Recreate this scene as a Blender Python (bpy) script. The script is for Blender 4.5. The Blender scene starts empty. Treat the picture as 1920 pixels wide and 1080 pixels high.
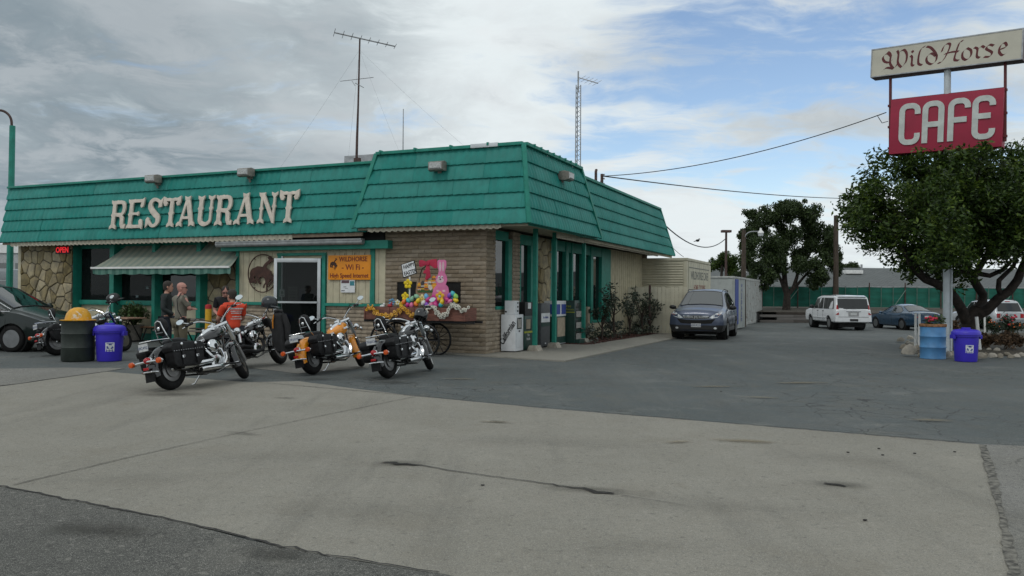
import bpy, bmesh, math, random
from mathutils import Vector, Matrix
R = math.radians
PI = math.pi
rng = random.Random(11)
scene = bpy.context.scene
COL = scene.collection
V = Vector
# ------------------------------------------------------------------ camera
FPX, EYE = 1538.0, 1.55
PITCH, ROLL = math.atan(11 / FPX), math.atan(0.0074)
_f = V((0, math.cos(PITCH), math.sin(PITCH)))
_u0 = V((0, -math.sin(PITCH), math.cos(PITCH)))
_r0 = V((1, 0, 0))
CR = math.cos(ROLL) * _r0 + math.sin(ROLL) * _u0
CU = -math.sin(ROLL) * _r0 + math.cos(ROLL) * _u0
CF = _f
CAMP = V((0, 0, EYE))
cam_data = bpy.data.cameras.new('camera')
cam = bpy.data.objects.new('camera', cam_data)
COL.objects.link(cam)
cam.matrix_world = Matrix(((CR.x, CU.x, -CF.x, 0), (CR.y, CU.y, -CF.y, 0), (CR.z, CU.z, -CF.z, EYE), (0, 0, 0, 1)))
cam_data.sensor_width = 36
cam_data.lens = 36 * FPX / 1920
cam_data.clip_start = 0.1
cam_data.clip_end = 5000
scene.camera = cam
# ------------------------------------------------------------------ light
scene.view_settings.view_transform = 'Standard'
scene.view_settings.look = 'None'
scene.view_settings.exposure = 0.0
scene.view_settings.gamma = 1
scene.view_settings.use_curve_mapping = False
SUN_EL, SUN_AZ = R(52), R(215)          # azimuth measured clockwise from +Y
sd = bpy.data.lights.new('sun', 'SUN')
sd.energy = 0.6
sd.angle = R(14)
sd.color = (1, .96, .9)
sun = bpy.data.objects.new('sun', sd)
COL.objects.link(sun)
_sdir = V((math.sin(SUN_AZ) * math.cos(SUN_EL), math.cos(SUN_AZ) * math.cos(SUN_EL), math.sin(SUN_EL)))
sun.rotation_euler = _sdir.to_track_quat('Z', 'Y').to_euler()
sun.location = (0, 0, 40)
def ray(x, y):
 return (x - 960) / FPX * CR - (y - 540) / FPX * CU + CF
def G(x, y, z=0.0):
 d = ray(x, y)
 return CAMP + d * ((z - EYE) / d.z)
def D(x, y, Y):
 d = ray(x, y)
 return CAMP + d * (Y / d.y)
# building frame: x to the right along the front, y to the back along the side
TH = R(23.54)
BX = V((math.cos(TH), -math.sin(TH), 0))
BY = V((math.sin(TH), math.cos(TH), 0))
BO = V((-0.65, 20.68, 0))
def BW(x, y, z=0.0):
 return BO + BX * x + BY * y + V((0, 0, z))
def loc(p):
 d = p - BO
 return V((d.dot(BX), d.dot(BY), p.z))
def FR(px, py, b):          # building coordinates of a pixel on the front plane y=b
 d = ray(px, py)
 return loc(CAMP + d * ((b - (CAMP - BO).dot(BY)) / d.dot(BY)))
def SI(px, py, a):          # building coordinates of a pixel on the side plane x=a
 d = ray(px, py)
 return loc(CAMP + d * ((a - (CAMP - BO).dot(BX)) / d.dot(BX)))
# ------------------------------------------------------------------ world
world = bpy.data.worlds.new('World')
scene.world = world
world.use_nodes = True
nt = world.node_tree
nt.nodes.clear()
class NG:
 """tiny node graph helper"""
 def __init__(s, tree):
  s.t = tree
 def n(s, kind, **kw):
  nd = s.t.nodes.new(kind)
  for k, v in kw.items():
   if k.startswith('i_'):
    key = k[2:]
    key = int(key) if key.isdigit() else key.replace('_', ' ')
    s.put(nd.inputs[key], v)
   else:
    setattr(nd, k, v)
  return nd
 def put(s, sock, v):
  if isinstance(v, bpy.types.NodeSocket):
   s.t.links.new(v, sock)
  else:
   sock.default_value = v
 def math(s, op, a, b=0.0, c=0.0, clamp=False):
  nd = s.t.nodes.new('ShaderNodeMath')
  nd.operation = op
  nd.use_clamp = clamp
  s.put(nd.inputs[0], a)
  s.put(nd.inputs[1], b)
  s.put(nd.inputs[2], c)
  return nd.outputs[0]
 def vmath(s, op, a, b=(0, 0, 0)):
  nd = s.t.nodes.new('ShaderNodeVectorMath')
  nd.operation = op
  s.put(nd.inputs[0], a)
  s.put(nd.inputs[1], b)
  return nd
 def smooth(s, x, lo, hi, a=0.0, b=1.0):
  nd = s.t.nodes.new('ShaderNodeMapRange')
  nd.interpolation_type = 'SMOOTHSTEP'
  for i, q in enumerate((x, lo, hi, a, b)):
   s.put(nd.inputs[i], q)
  return nd.outputs[0]
 def mix(s, f, a, b, kind='MIX'):
  nd = s.t.nodes.new('ShaderNodeMix')
  nd.data_type = 'RGBA'
  nd.blend_type = kind
  s.put(nd.inputs[0], f)
  s.put(nd.inputs[6], a)
  s.put(nd.inputs[7], b)
  return nd.outputs[2]
 def noise(s, vec, scale, detail=4, rough=.55, dist=0.0):
  nd = s.t.nodes.new('ShaderNodeTexNoise')
  s.put(nd.inputs['Vector'], vec)
  nd.inputs['Scale'].default_value = scale
  nd.inputs['Detail'].default_value = detail
  nd.inputs['Roughness'].default_value = rough
  nd.inputs['Distortion'].default_value = dist
  return nd.outputs['Fac']
def c3(r, g, b, *_):
 return (r, g, b, 1)
g = NG(nt)
sky = g.n('ShaderNodeTexSky', sky_type='NISHITA', sun_disc=False)
sky.sun_elevation = SUN_EL
sky.sun_rotation = SUN_AZ
sky.altitude = 100
sky.air_density = 1.0
sky.dust_density = 1.0
dirv = g.n('ShaderNodeTexCoord').outputs['Generated']
sep = g.n('ShaderNodeSeparateXYZ', i_0=dirv)
zc = g.math('MAXIMUM', sep.outputs[2], 0.0)
den = g.math('ADD', zc, 0.16)
proj = g.n('ShaderNodeCombineXYZ', i_0=g.math('DIVIDE', sep.outputs[0], den), i_1=g.math('DIVIDE', sep.outputs[1], den), i_2=0.0).outputs[0]
def blob(px, py, inner, outer):
 d = ray(px, py).normalized()
 dt = g.vmath('DOT_PRODUCT', dirv, tuple(d)).outputs['Value']
 return g.smooth(dt, math.cos(outer), math.cos(inner))
warp = g.vmath('MULTIPLY', g.vmath('SUBTRACT', g.n('ShaderNodeTexNoise', i_Vector=proj, i_Scale=1.3, i_Detail=4.0).outputs['Color'], (.5, .5, .5)).outputs[0], (.55, .55, 0)).outputs[0]
pw = g.vmath('ADD', proj, warp).outputs[0]
nA = g.noise(pw, 1.25, 10, .60, .2)
nB = g.noise(g.vmath('ADD', pw, (7.3, 2.1, 4.0)).outputs[0], .6, 6, .55, .2)
nC = g.noise(g.vmath('ADD', pw, (1.3, 9.1, 2.0)).outputs[0], 3.4, 10, .64, .3)
# streaks of cloud with blue between them, thinner to the right
nS = g.noise(g.n('ShaderNodeMapping', i_Vector=pw, i_Rotation=(0, 0, R(-38)), i_Scale=(.9, 2.6, 1)).outputs[0], 1.1, 9, .62, .2)
thin = g.math('MAXIMUM', g.math('MAXIMUM', g.math('MULTIPLY', blob(1420, 20, .02, .24), 1.0), g.math('MULTIPLY', blob(1200, 250, .0, .17), .8)),
              g.math('MULTIPLY', blob(1580, 230, .02, .26), 1.0))
cov = g.math('SUBTRACT', g.math('ADD', g.math('MULTIPLY', nA, .35), g.math('ADD', g.math('MULTIPLY', nS, .6), g.math('MULTIPLY', nC, .3))), g.math('MULTIPLY', thin, .155))
hz = g.smooth(sep.outputs[2], .02, .16, .16, 0.0)
mask = g.smooth(g.math('ADD', cov, hz), .43, .60)
# shade of the clouds: heavy grey to the upper left
dark = g.math('MAXIMUM', g.math('MULTIPLY', blob(60, 190, .05, .34), 1.0), g.math('MAXIMUM', g.math('MULTIPLY', blob(330, 240, .02, .2), .95), g.math('MULTIPLY', blob(540, 140, .0, .24), .75)))
dk = g.math('ADD', g.math('MULTIPLY', nB, .34), g.math('ADD', g.math('MULTIPLY', nA, .38), g.math('MULTIPLY', nC, .34)))
shade = g.smooth(g.math('ADD', g.math('MULTIPLY', dark, .165), dk), .475, .775)
cl = g.mix(shade, c3(.80, .865, .885), c3(.175, .235, .28))
puff = g.smooth(g.math('ADD', g.math('MULTIPLY', nC, .65), g.math('MULTIPLY', nA, .35)), .44, .60, 0.0, .7)
cl = g.mix(puff, cl, g.mix(.42, cl, c3(.95, .97, .98)))
b_sky = g.n('ShaderNodeBackground', i_0=sky.outputs[0], i_1=.15)
b_cl = g.n('ShaderNodeBackground', i_0=cl, i_1=1.0)
mx = g.n('ShaderNodeMixShader', i_0=mask, i_1=b_sky.outputs[0], i_2=b_cl.outputs[0])
wo = g.n('ShaderNodeOutputWorld', i_0=mx.outputs[0])
# ------------------------------------------------------------------ materials
MATS = {}
def mat(name, col, rough=.6, metal=0.0, var=.12, scale=6.0, bump=0.0, bscale=None, spec=.5, coat=0.0, rnd=0.0, dirt=None, emit=None, detail=5, stretch=None):
 if name in MATS:
  return MATS[name]
 m = bpy.data.materials.new(name)
 m.use_nodes = True
 t = m.node_tree
 t.nodes.clear()
 q = NG(t)
 out = q.n('ShaderNodeOutputMaterial')
 p = q.n('ShaderNodeBsdfPrincipled')
 t.links.new(p.outputs[0], out.inputs[0])
 p.inputs['Roughness'].default_value = rough
 p.inputs['Metallic'].default_value = metal
 p.inputs['Specular IOR Level'].default_value = spec
 p.inputs['Coat Weight'].default_value = coat
 p.inputs['Coat Roughness'].default_value = .06
 tc = q.n('ShaderNodeTexCoord').outputs['Object']
 if stretch:
  tc = q.n('ShaderNodeMapping', i_Vector=tc, i_Scale=stretch).outputs[0]
 base = c3(*col)
 nz = q.noise(tc, scale, detail)
 lo = c3(*[max(0, c * (1 - var * 1.6)) for c in col])
 hi = c3(*[min(1, c * (1 + var * 1.2)) for c in col])
 cc = q.mix(q.smooth(nz, .28, .72), lo, hi) if var > 0 else base
 if rnd > 0:
  oi = q.n('ShaderNodeObjectInfo').outputs['Random']
  cc = q.mix(q.smooth(oi, 0, 1), q.mix(rnd, cc, c3(0, 0, 0)), q.mix(rnd * .35, cc, c3(1, 1, 1)))
 if dirt:
  dn = q.noise(tc, dirt[1], 7, .65)
  cc = q.mix(q.smooth(dn, dirt[2], dirt[3], 0, dirt[4]), cc, c3(*dirt[0]))
 q.put(p.inputs['Base Color'], cc)
 if emit:
  p.inputs['Emission Color'].default_value = c3(*emit[0])
  p.inputs['Emission Strength'].default_value = emit[1]
 if bump:
  bn = q.noise(tc, bscale or scale * 3, 6, .6)
  bp = q.n('ShaderNodeBump', i_Strength=bump, i_Height=bn)
  bp.inputs['Distance'].default_value = .02
  t.links.new(bp.outputs[0], p.inputs['Normal'])
 MATS[name] = m
 return m
def glass(name, tint=(.02, .03, .03), clear=.35, rough=.02, ior=1.45):
 if name in MATS:
  return MATS[name]
 m = bpy.data.materials.new(name)
 m.use_nodes = True
 t = m.node_tree
 t.nodes.clear()
 q = NG(t)
 out = q.n('ShaderNodeOutputMaterial')
 p = q.n('ShaderNodeBsdfPrincipled')
 q.put(p.inputs['Base Color'], c3(*tint))
 p.inputs['Roughness'].default_value = rough
 p.inputs['IOR'].default_value = ior
 p.inputs['Specular IOR Level'].default_value = .4 if ior < 1.5 else .5
 tr = q.n('ShaderNodeBsdfTransparent')
 tr.inputs[0].default_value = c3(.75, .82, .8)
 fr = q.n('ShaderNodeFresnel')
 fr.inputs[0].default_value = 1.5
 f = q.math('SUBTRACT', clear, q.math('MULTIPLY', fr.outputs[0], clear), clamp=True)
 mxs = q.n('ShaderNodeMixShader', i_0=f, i_1=p.outputs[0], i_2=tr.outputs[0])
 t.links.new(mxs.outputs[0], out.inputs[0])
 MATS[name] = m
 return m
# ------------------------------------------------------------------ mesh builder
class MB:
 def __init__(s):
  s.v, s.f, s.m, s.cur = [], [], [], 0
  s.X = None
 def add(s, vs, fs):
  o = len(s.v)
  if s.X is not None:
   vs = [s.X @ V(p) for p in vs]
  s.v.extend([tuple(p) for p in vs])
  for f in fs:
   s.f.append([i + o for i in f])
   s.m.append(s.cur)
  return s
 def box(s, x0, x1, y0, y1, z0, z1, M=None):
  vs = [V((x, y, z)) for z in (z0, z1) for y in (y0, y1) for x in (x0, x1)]
  if M is not None:
   vs = [M @ p for p in vs]
  return s.add(vs, [(0, 2, 3, 1), (4, 5, 7, 6), (0, 1, 5, 4), (2, 6, 7, 3), (0, 4, 6, 2), (1, 3, 7, 5)])
 def tube(s, pts, r, n=8, caps=True, closed=False, flat=None):
  pts = [V(p) for p in pts]
  k = len(pts)
  rr = r if isinstance(r, (list, tuple)) else [r] * k
  tang = []
  for i in range(k):
   if closed:
    d = pts[(i + 1) % k] - pts[i - 1]
   else:
    d = pts[min(i + 1, k - 1)] - pts[max(i - 1, 0)]
   tang.append(d.normalized() if d.length > 1e-9 else V((0, 0, 1)))
  ref = V((0, 0, 1)) if abs(tang[0].z) < .9 else V((1, 0, 0))
  nx = tang[0].cross(ref).normalized()
  vs = []
  for i in range(k):
   nx = (nx - tang[i] * nx.dot(tang[i]))
   nx = nx.normalized() if nx.length > 1e-6 else tang[i].orthogonal().normalized()
   ny = tang[i].cross(nx)
   for j in range(n):
    a = 2 * PI * j / n
    vs.append(pts[i] + (nx * math.cos(a) + ny * math.sin(a) * (flat or 1)) * rr[i])
  fs = []
  for i in range(k if closed else k - 1):
   i2 = (i + 1) % k
   for j in range(n):
    j2 = (j + 1) % n
    fs.append((i * n + j, i * n + j2, i2 * n + j2, i2 * n + j))
  if caps and not closed:
   fs.append(tuple(range(n - 1, -1, -1)))
   fs.append(tuple((k - 1) * n + j for j in range(n)))
  return s.add(vs, fs)
 def cyl(s, p0, p1, r0, r1=None, n=12):
  return s.tube([p0, p1], [r0, r0 if r1 is None else r1], n)
 def lathe(s, prof, n=20, M=None, a0=0.0, a1=2 * PI):
  full = abs(a1 - a0 - 2 * PI) < 1e-6
  k = n if full else n + 1
  vs = []
  for (r, z) in prof:
   for j in range(k):
    a = a0 + (a1 - a0) * j / n
    p = V((r * math.cos(a), r * math.sin(a), z))
    vs.append(M @ p if M is not None else p)
  fs = []
  for i in range(len(prof) - 1):
   for j in range(n):
    j2 = (j + 1) % k
    fs.append((i * k + j, i * k + j2, (i + 1) * k + j2, (i + 1) * k + j))
  if full and prof[0][0] > 1e-6:
   fs.append(tuple(range(k - 1, -1, -1)))
  if full and prof[-1][0] > 1e-6:
   fs.append(tuple((len(prof) - 1) * k + j for j in range(k)))
  return s.add(vs, fs)
 def ell(s, c, rx, ry, rz, n=12, m=8, M=None):
  vs, fs = [], []
  c = V(c)
  for i in range(m + 1):
   t = PI * i / m
   for j in range(n):
    a = 2 * PI * j / n
    p = V((rx * math.sin(t) * math.cos(a), ry * math.sin(t) * math.sin(a), -rz * math.cos(t)))
    vs.append(c + (M @ p if M is not None else p))
  for i in range(m):
   for j in range(n):
    j2 = (j + 1) % n
    fs.append((i * n + j, i * n + j2, (i + 1) * n + j2, (i + 1) * n + j))
  return s.add(vs, fs)
 def prism(s, poly, M, d0, d1):
  """2-D polygon in the local XY plane of M, extruded along its local Z"""
  k = len(poly)
  vs = [M @ V((x, y, d0)) for x, y in poly] + [M @ V((x, y, d1)) for x, y in poly]
  fs = [tuple(range(k - 1, -1, -1)), tuple(range(k, 2 * k))]
  fs += [(i, (i + 1) % k, k + (i + 1) % k, k + i) for i in range(k)]
  return s.add(vs, fs)
 def grid(s, rows, closed=False):
  n = len(rows[0])
  vs = [p for r_ in rows for p in r_]
  fs = []
  for i in range(len(rows) - 1):
   for j in range(n if closed else n - 1):
    j2 = (j + 1) % n
    fs.append((i * n + j, i * n + j2, (i + 1) * n + j2, (i + 1) * n + j))
  return s.add(vs, fs)
 def loft(s, rings):
  n = len(rings[0])
  s.grid(rings, True)
  o = len(s.v)
  s.f.append(list(range(o - len(rings) * n, o - len(rings) * n + n))[::-1])
  s.f.append(list(range(o - n, o)))
  s.m += [s.cur, s.cur]
  return s
 def mesh(s, name, mats, smooth=35, bevel=0.0, weld=0.0):
  me = bpy.data.meshes.new(name)
  me.from_pydata(s.v, [], s.f)
  if not isinstance(mats, (list, tuple)):
   mats = [mats]
  for m in mats:
   me.materials.append(m)
  if len(mats) > 1:
   me.polygons.foreach_set('material_index', s.m)
  bm = bmesh.new()
  bm.from_mesh(me)
  if weld:
   bmesh.ops.remove_doubles(bm, verts=bm.verts, dist=weld)
  bmesh.ops.recalc_face_normals(bm, faces=bm.faces)
  if bevel:
   ed = [e for e in bm.edges if len(e.link_faces) == 2 and e.calc_face_angle(0) > R(35)]
   bmesh.ops.bevel(bm, geom=ed, offset=bevel, offset_type='OFFSET', segments=2, profile=.7, affect='EDGES', clamp_overlap=True)
  bm.to_mesh(me)
  bm.free()
  if smooth:
   me.polygons.foreach_set('use_smooth', [True] * len(me.polygons))
   me.set_sharp_from_angle(angle=R(smooth))
  me.update()
  return me
def link(name, me, parent=None, at=None, rz=0.0, mw=None):
 o = bpy.data.objects.new(name, me)
 COL.objects.link(o)
 if parent is not None:
  o.parent = parent
 if mw is not None:
  o.matrix_basis = mw
 else:
  if at is not None:
   o.location = at
  o.rotation_euler = (0, 0, rz)
 return o
def obj(name, mb, mats, parent=None, at=None, rz=0.0, mw=None, label=None, **kw):
 o = link(name, mb.mesh(name, mats, **kw), parent, at, rz, mw)
 if label:
  o['label'] = label
 return o
def tag(o, label, cat, group=None):
 o['label'] = label
 o['category'] = cat
 if group:
  o['group'] = group
 return o
def thing(name, label, cat, at=(0, 0, 0), rz=0.0, group=None, mw=None):
 o = bpy.data.objects.new(name, None)
 COL.objects.link(o)
 o.empty_display_size = .2
 if mw is not None:
  o.matrix_basis = mw
 else:
  o.location = at
  o.rotation_euler = (0, 0, rz)
 return tag(o, label, cat, group)
def structure(o):
 o['kind'] = 'structure'
 return o
def stuff(o):
 o['kind'] = 'stuff'
 return o
def copy_tree(o, parent=None):
 c = o.copy()
 COL.objects.link(c)
 if parent is not None:
  c.parent = parent
 for ch in list(o.children):
  copy_tree(ch, c)
 return c
def frame(o, ex, ey, ez):
 ex, ey, ez = V(ex), V(ey), V(ez)
 return Matrix(((ex.x, ey.x, ez.x, o[0]), (ex.y, ey.y, ez.y, o[1]), (ex.z, ey.z, ez.z, o[2]), (0, 0, 0, 1)))
def upright(o, ex):
 """plane frame: local X = ex, local Y = world up, local Z = outward normal"""
 ex = V(ex).normalized()
 up = V((0, 0, 1))
 return frame(o, ex, up, ex.cross(up))
def arc(cx, cy, rx, ry, a0, a1, n=10):
 return [(cx + rx * math.cos(R(a0 + (a1 - a0) * i / n)), cy + ry * math.sin(R(a0 + (a1 - a0) * i / n))) for i in range(n + 1)]
def ribbon(pts, w):
 """polygon outline of a stroke of half width w (number or list)"""
 k = len(pts)
 ws = w if isinstance(w, (list, tuple)) else [w] * k
 L_, R_ = [], []
 for i in range(k):
  a = V(pts[max(0, i - 1)]).to_2d() if False else V((pts[max(0, i - 1)][0], pts[max(0, i - 1)][1]))
  b = V((pts[min(k - 1, i + 1)][0], pts[min(k - 1, i + 1)][1]))
  d = (b - a)
  d = d / (d.length or 1)
  nrm = V((-d.y, d.x))
  sc = 1.0
  if 0 < i < k - 1:
   d0 = (V((pts[i][0], pts[i][1])) - a)
   if d0.length > 1e-9:
    c = abs((d0 / d0.length).dot(d))
    sc = min(1.6, 1 / max(c, .5))
  L_.append((pts[i][0] + nrm.x * ws[i] * sc, pts[i][1] + nrm.y * ws[i] * sc))
  R_.append((pts[i][0] - nrm.x * ws[i] * sc, pts[i][1] - nrm.y * ws[i] * sc))
 return L_ + R_[::-1]
def text_obj(name, s, size, m, mw, parent=None, depth=.002, align='CENTER', sx=1.0, bold=0.0, shear=0.0):
 cu = bpy.data.curves.new(name, 'FONT')
 cu.body = s
 cu.size = size
 cu.align_x = align
 cu.align_y = 'CENTER'
 cu.extrude = depth
 cu.offset = bold
 cu.shear = shear
 cu.resolution_u = 3
 tmp = bpy.data.objects.new('tmp_text', cu)
 COL.objects.link(tmp)
 dg = bpy.context.evaluated_depsgraph_get()
 me = bpy.data.meshes.new_from_object(tmp.evaluated_get(dg))
 bpy.data.objects.remove(tmp)
 bpy.data.curves.remove(cu)
 me.name = name
 me.materials.clear()
 me.materials.append(m)
 o = link(name, me, parent, mw=mw @ Matrix.Diagonal((sx, 1, 1, 1)))
 return o
def clip_poly(poly, p, n):
 """keep the side where (q-p).n <= 0"""
 out = []
 k = len(poly)
 for i in range(k):
  a, b = poly[i], poly[(i + 1) % k]
  da = (a[0] - p[0]) * n[0] + (a[1] - p[1]) * n[1]
  db = (b[0] - p[0]) * n[0] + (b[1] - p[1]) * n[1]
  if da <= 0:
   out.append(a)
  if (da < 0 < db) or (db < 0 < da):
   t = da / (da - db)
   out.append((a[0] + (b[0] - a[0]) * t, a[1] + (b[1] - a[1]) * t))
 return out
def voronoi(w, h, nx, ny, jit, gap, rg):
 """irregular convex stones filling a w x h rectangle"""
 pts = []
 for j in range(-1, ny + 1):
  for i in range(-1, nx + 1):
   pts.append(((i + .5 + rg.uniform(-jit, jit) + (.5 if j % 2 else 0) * .6) * w / nx, (j + .5 + rg.uniform(-jit, jit)) * h / ny))
 cells = []
 for a in pts:
  poly = [(0, 0), (w, 0), (w, h), (0, h)]
  for b in pts:
   if b is a:
    continue
   dx, dy = b[0] - a[0], b[1] - a[1]
   l = math.hypot(dx, dy)
   if l > 3.2 * max(w / nx, h / ny):
    continue
   mxp = (a[0] + dx * .5 - dx / l * gap, a[1] + dy * .5 - dy / l * gap)
   poly = clip_poly(poly, mxp, (dx, dy))
   if len(poly) < 3:
    break
  if len(poly) >= 3:
   ar = 0.5 * abs(sum(poly[i][0] * poly[(i + 1) % len(poly)][1] - poly[(i + 1) % len(poly)][0] * poly[i][1] for i in range(len(poly))))
   if ar > .004:
    cells.append(poly)
 return cells
# ================================================================== ground
def gz(y):
 """the yard falls away gently behind the restaurant"""
 t = min(1, max(0, (y - 30) / 13.0))
 return -0.35 * t * t * (3 - 2 * t)
def ground_material(name, base, fleck, crack, stain, tint2):
 m = bpy.data.materials.new(name)
 m.use_nodes = True
 t = m.node_tree
 t.nodes.clear()
 q = NG(t)
 out = q.n('ShaderNodeOutputMaterial')
 p = q.n('ShaderNodeBsdfPrincipled')
 t.links.new(p.outputs[0], out.inputs[0])
 p.inputs['Roughness'].default_value = .9
 p.inputs['Specular IOR Level'].default_value = .25
 tc = q.n('ShaderNodeTexCoord').outputs['Object']
 big = q.noise(tc, .35, 5, .6)
 mid = q.noise(tc, 2.2, 6, .65)
 fine = q.noise(tc, 38, 4, .75)
 vf = q.noise(tc, 160, 2, .6)
 col = q.mix(q.smooth(big, .35, .68), c3(*base), c3(*tint2))
 stk = q.noise(q.n('ShaderNodeMapping', i_Vector=tc, i_Rotation=(0, 0, .35), i_Scale=(1.5, .16, 1)).outputs[0], 1.0, 6, .65)
 col = q.mix(q.smooth(stk, .50, .70, 0, .5), col, q.mix(.5, col, c3(.04, .04, .038)))
 col = q.mix(q.smooth(stk, .46, .28, 0, .22), col, q.mix(.4, col, c3(.4, .38, .33)))
 col = q.mix(q.smooth(mid, .35, .75, 0, .5), col, q.mix(.45, col, c3(*stain)))
 col = q.mix(q.smooth(fine, .50, .66, 0, fleck[3] * 1.15), col, c3(*fleck[:3]))
 col = q.mix(q.smooth(vf, .56, .68, 0, fleck[3] * .9), col, q.mix(.6, col, c3(.62, .6, .55)))
 col = q.mix(q.smooth(vf, .44, .34, 0, fleck[3] * .9), col, q.mix(.6, col, c3(.02, .02, .02)))
 pit = q.noise(q.vmath('ADD', tc, (3.1, 7.7, 0)).outputs[0], 13, 5, .72)
 col = q.mix(q.smooth(pit, .585, .66, 0, fleck[3] * .75), col, q.mix(.75, col, c3(.03, .03, .028)))
 col = q.mix(q.smooth(pit, .42, .34, 0, fleck[3] * .5), col, q.mix(.35, col, c3(.6, .57, .5)))
 blot = q.noise(q.vmath('ADD', tc, (11.1, 2.7, 0)).outputs[0], .9, 7, .68)
 col = q.mix(q.smooth(blot, .52, .70, 0, .5), col, q.mix(.45, col, c3(*stain[:3])))
 col = q.mix(q.smooth(blot, .46, .30, 0, .3), col, q.mix(.3, col, c3(.5, .47, .4)))
 vo = q.n('ShaderNodeTexVoronoi', i_Vector=q.vmath('ADD', tc, q.n('ShaderNodeTexNoise', i_Vector=tc, i_Scale=3.0).outputs['Color']).outputs[0], i_Scale=.8)
 col = q.mix(q.smooth(vo.outputs['Distance'], .14, .05, 0, stain[3] if len(stain) > 3 else .5), col, c3(*stain[:3]))
 if crack:
  wv = q.vmath('ADD', tc, q.vmath('MULTIPLY', q.n('ShaderNodeTexNoise', i_Vector=tc, i_Scale=1.6, i_Detail=6.0).outputs['Color'], (.5, .5, .5)).outputs[0]).outputs[0]
  v2 = q.n('ShaderNodeTexVoronoi', feature='DISTANCE_TO_EDGE', i_Vector=wv, i_Scale=crack[0])
  where = q.smooth(q.noise(tc, .28, 3), crack[2], crack[2] + .12)
  cm = q.math('MULTIPLY', q.smooth(v2.outputs['Distance'], crack[1], crack[1] * .2), where)
  col = q.mix(q.math('MULTIPLY', cm, crack[3]), col, c3(.03, .03, .03))
 q.put(p.inputs['Base Color'], col)
 h = q.math('ADD', q.math('MULTIPLY', fine, .7), q.math('MULTIPLY', vf, .5))
 bp = q.n('ShaderNodeBump', i_Strength=.35, i_Height=h)
 bp.inputs['Distance'].default_value = .012
 t.links.new(bp.outputs[0], p.inputs['Normal'])
 return m
M_asph = ground_material('asphalt', (.072, .086, .088), (.05, .055, .058, .55), (2.3, .028, .47, .8), (.13, .115, .085, .35), (.096, .108, .108))
M_conc = ground_material('concrete', (.250, .236, .200), (.165, .163, .145, .6), None, (.17, .15, .115, .25), (.215, .204, .172))
M_conc2 = ground_material('worn_concrete', (.175, .170, .150), (.085, .085, .08, .8), (1.2, .02, .5, .5), (.12, .11, .09, .4), (.20, .195, .18))
M_old = ground_material('old_asphalt', (.082, .082, .074), (.04, .04, .037, .85), (1.6, .02, .5, .6), (.07, .07, .06, .5), (.112, .110, .098))
M_walk = ground_material('sidewalk_concrete', (.25, .24, .205), (.20, .19, .17, .5), None, (.2, .18, .15, .4), (.22, .21, .18))
M_mulch = mat('mulch', (.075, .030, .022), .95, var=.7, scale=40, bump=1.0, bscale=60)
M_soil = mat('soil', (.06, .05, .035), .95, var=.6, scale=14, bump=.8, bscale=40)
# one asphalt sheet out to the horizon, finer where the ground bends
b = MB()
ys = [-60, -20, 0, 10, 20, 28] + [30 + i for i in range(14)] + [50, 70, 120, 300, 1500]
xs = [-1500, -300, -80, -30, -10, 0, 10, 20, 30, 50, 100, 300, 1500]
b.grid([[V((x, y, gz(y))) for x in xs] for y in ys])
structure(obj('asphalt_yard', b, M_asph, smooth=0))
def sheet(name, pts, z, m, jag=0.0, seg=.35, sub=0):
 """flat polygon whose edge is slightly ragged, lying on the ground"""
 out = []
 rg = random.Random(len(pts) * 7 + int(z * 1e4))
 k = len(pts)
 for i in range(k):
  a, c = pts[i], pts[(i + 1) % k]
  n = max(1, int((c - a).length / seg)) if jag else 1
  for j in range(n):
   p = a.lerp(c, j / n)
   d = V((rg.gauss(0, jag), rg.gauss(0, jag), 0)) if jag and j else V((0, 0, 0))
   out.append(V((p.x + d.x, p.y + d.y, z)))
 bb = MB()
 bb.add(out, [tuple(range(len(out)))])
 o = obj(name, bb, m, smooth=0)
 return structure(o)
def GP(*pp):
 return [G(x, y) for x, y in pp]
pad = GP((-900, 812), (-300, 765), (0, 725), (200, 697), (262, 702), (465, 717), (560, 715), (690, 732), (780, 743), (1000, 764), (1450, 801), (1842, 834),
         (1858, 890), (1875, 960), (1905, 1110), (1990, 1600))
pad += [G(1700, 1500), G(1100, 1152), G(840, 1080), G(560, 1034), (G(300, 972)), G(0, 913), G(-500, 842)]
sheet('concrete_apron', pad, .004, M_conc, .012)
sheet('old_asphalt_lane', GP((-500, 842), (0, 913), (300, 972), (560, 1034), (840, 1080), (1100, 1152), (1700, 1500), (1100, 2400), (-2500, 1500)), .008, M_old, .02)
sheet('worn_concrete_lane', GP((1842, 834), (2100, 842), (2900, 862), (2700, 1500), (1990, 1600), (1905, 1110), (1875, 960), (1858, 890)), .006, M_conc2, .015)
sheet('patched_concrete', GP((-300, 708), (0, 692), (120, 690), (235, 691), (200, 697), (0, 724), (-300, 765)), .009, M_conc2, .02)
sheet('entrance_slab', GP((380, 662), (470, 650), (640, 652), (720, 664), (690, 690), (560, 701), (470, 690), (400, 690)), .005, M_conc2, .02)
M_crack = mat('crack_filler', (.035, .033, .03), .95, var=.4, scale=30)
M_seam = mat('seam_dirt', (.125, .118, .10), .95, var=.5, scale=20)
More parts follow.
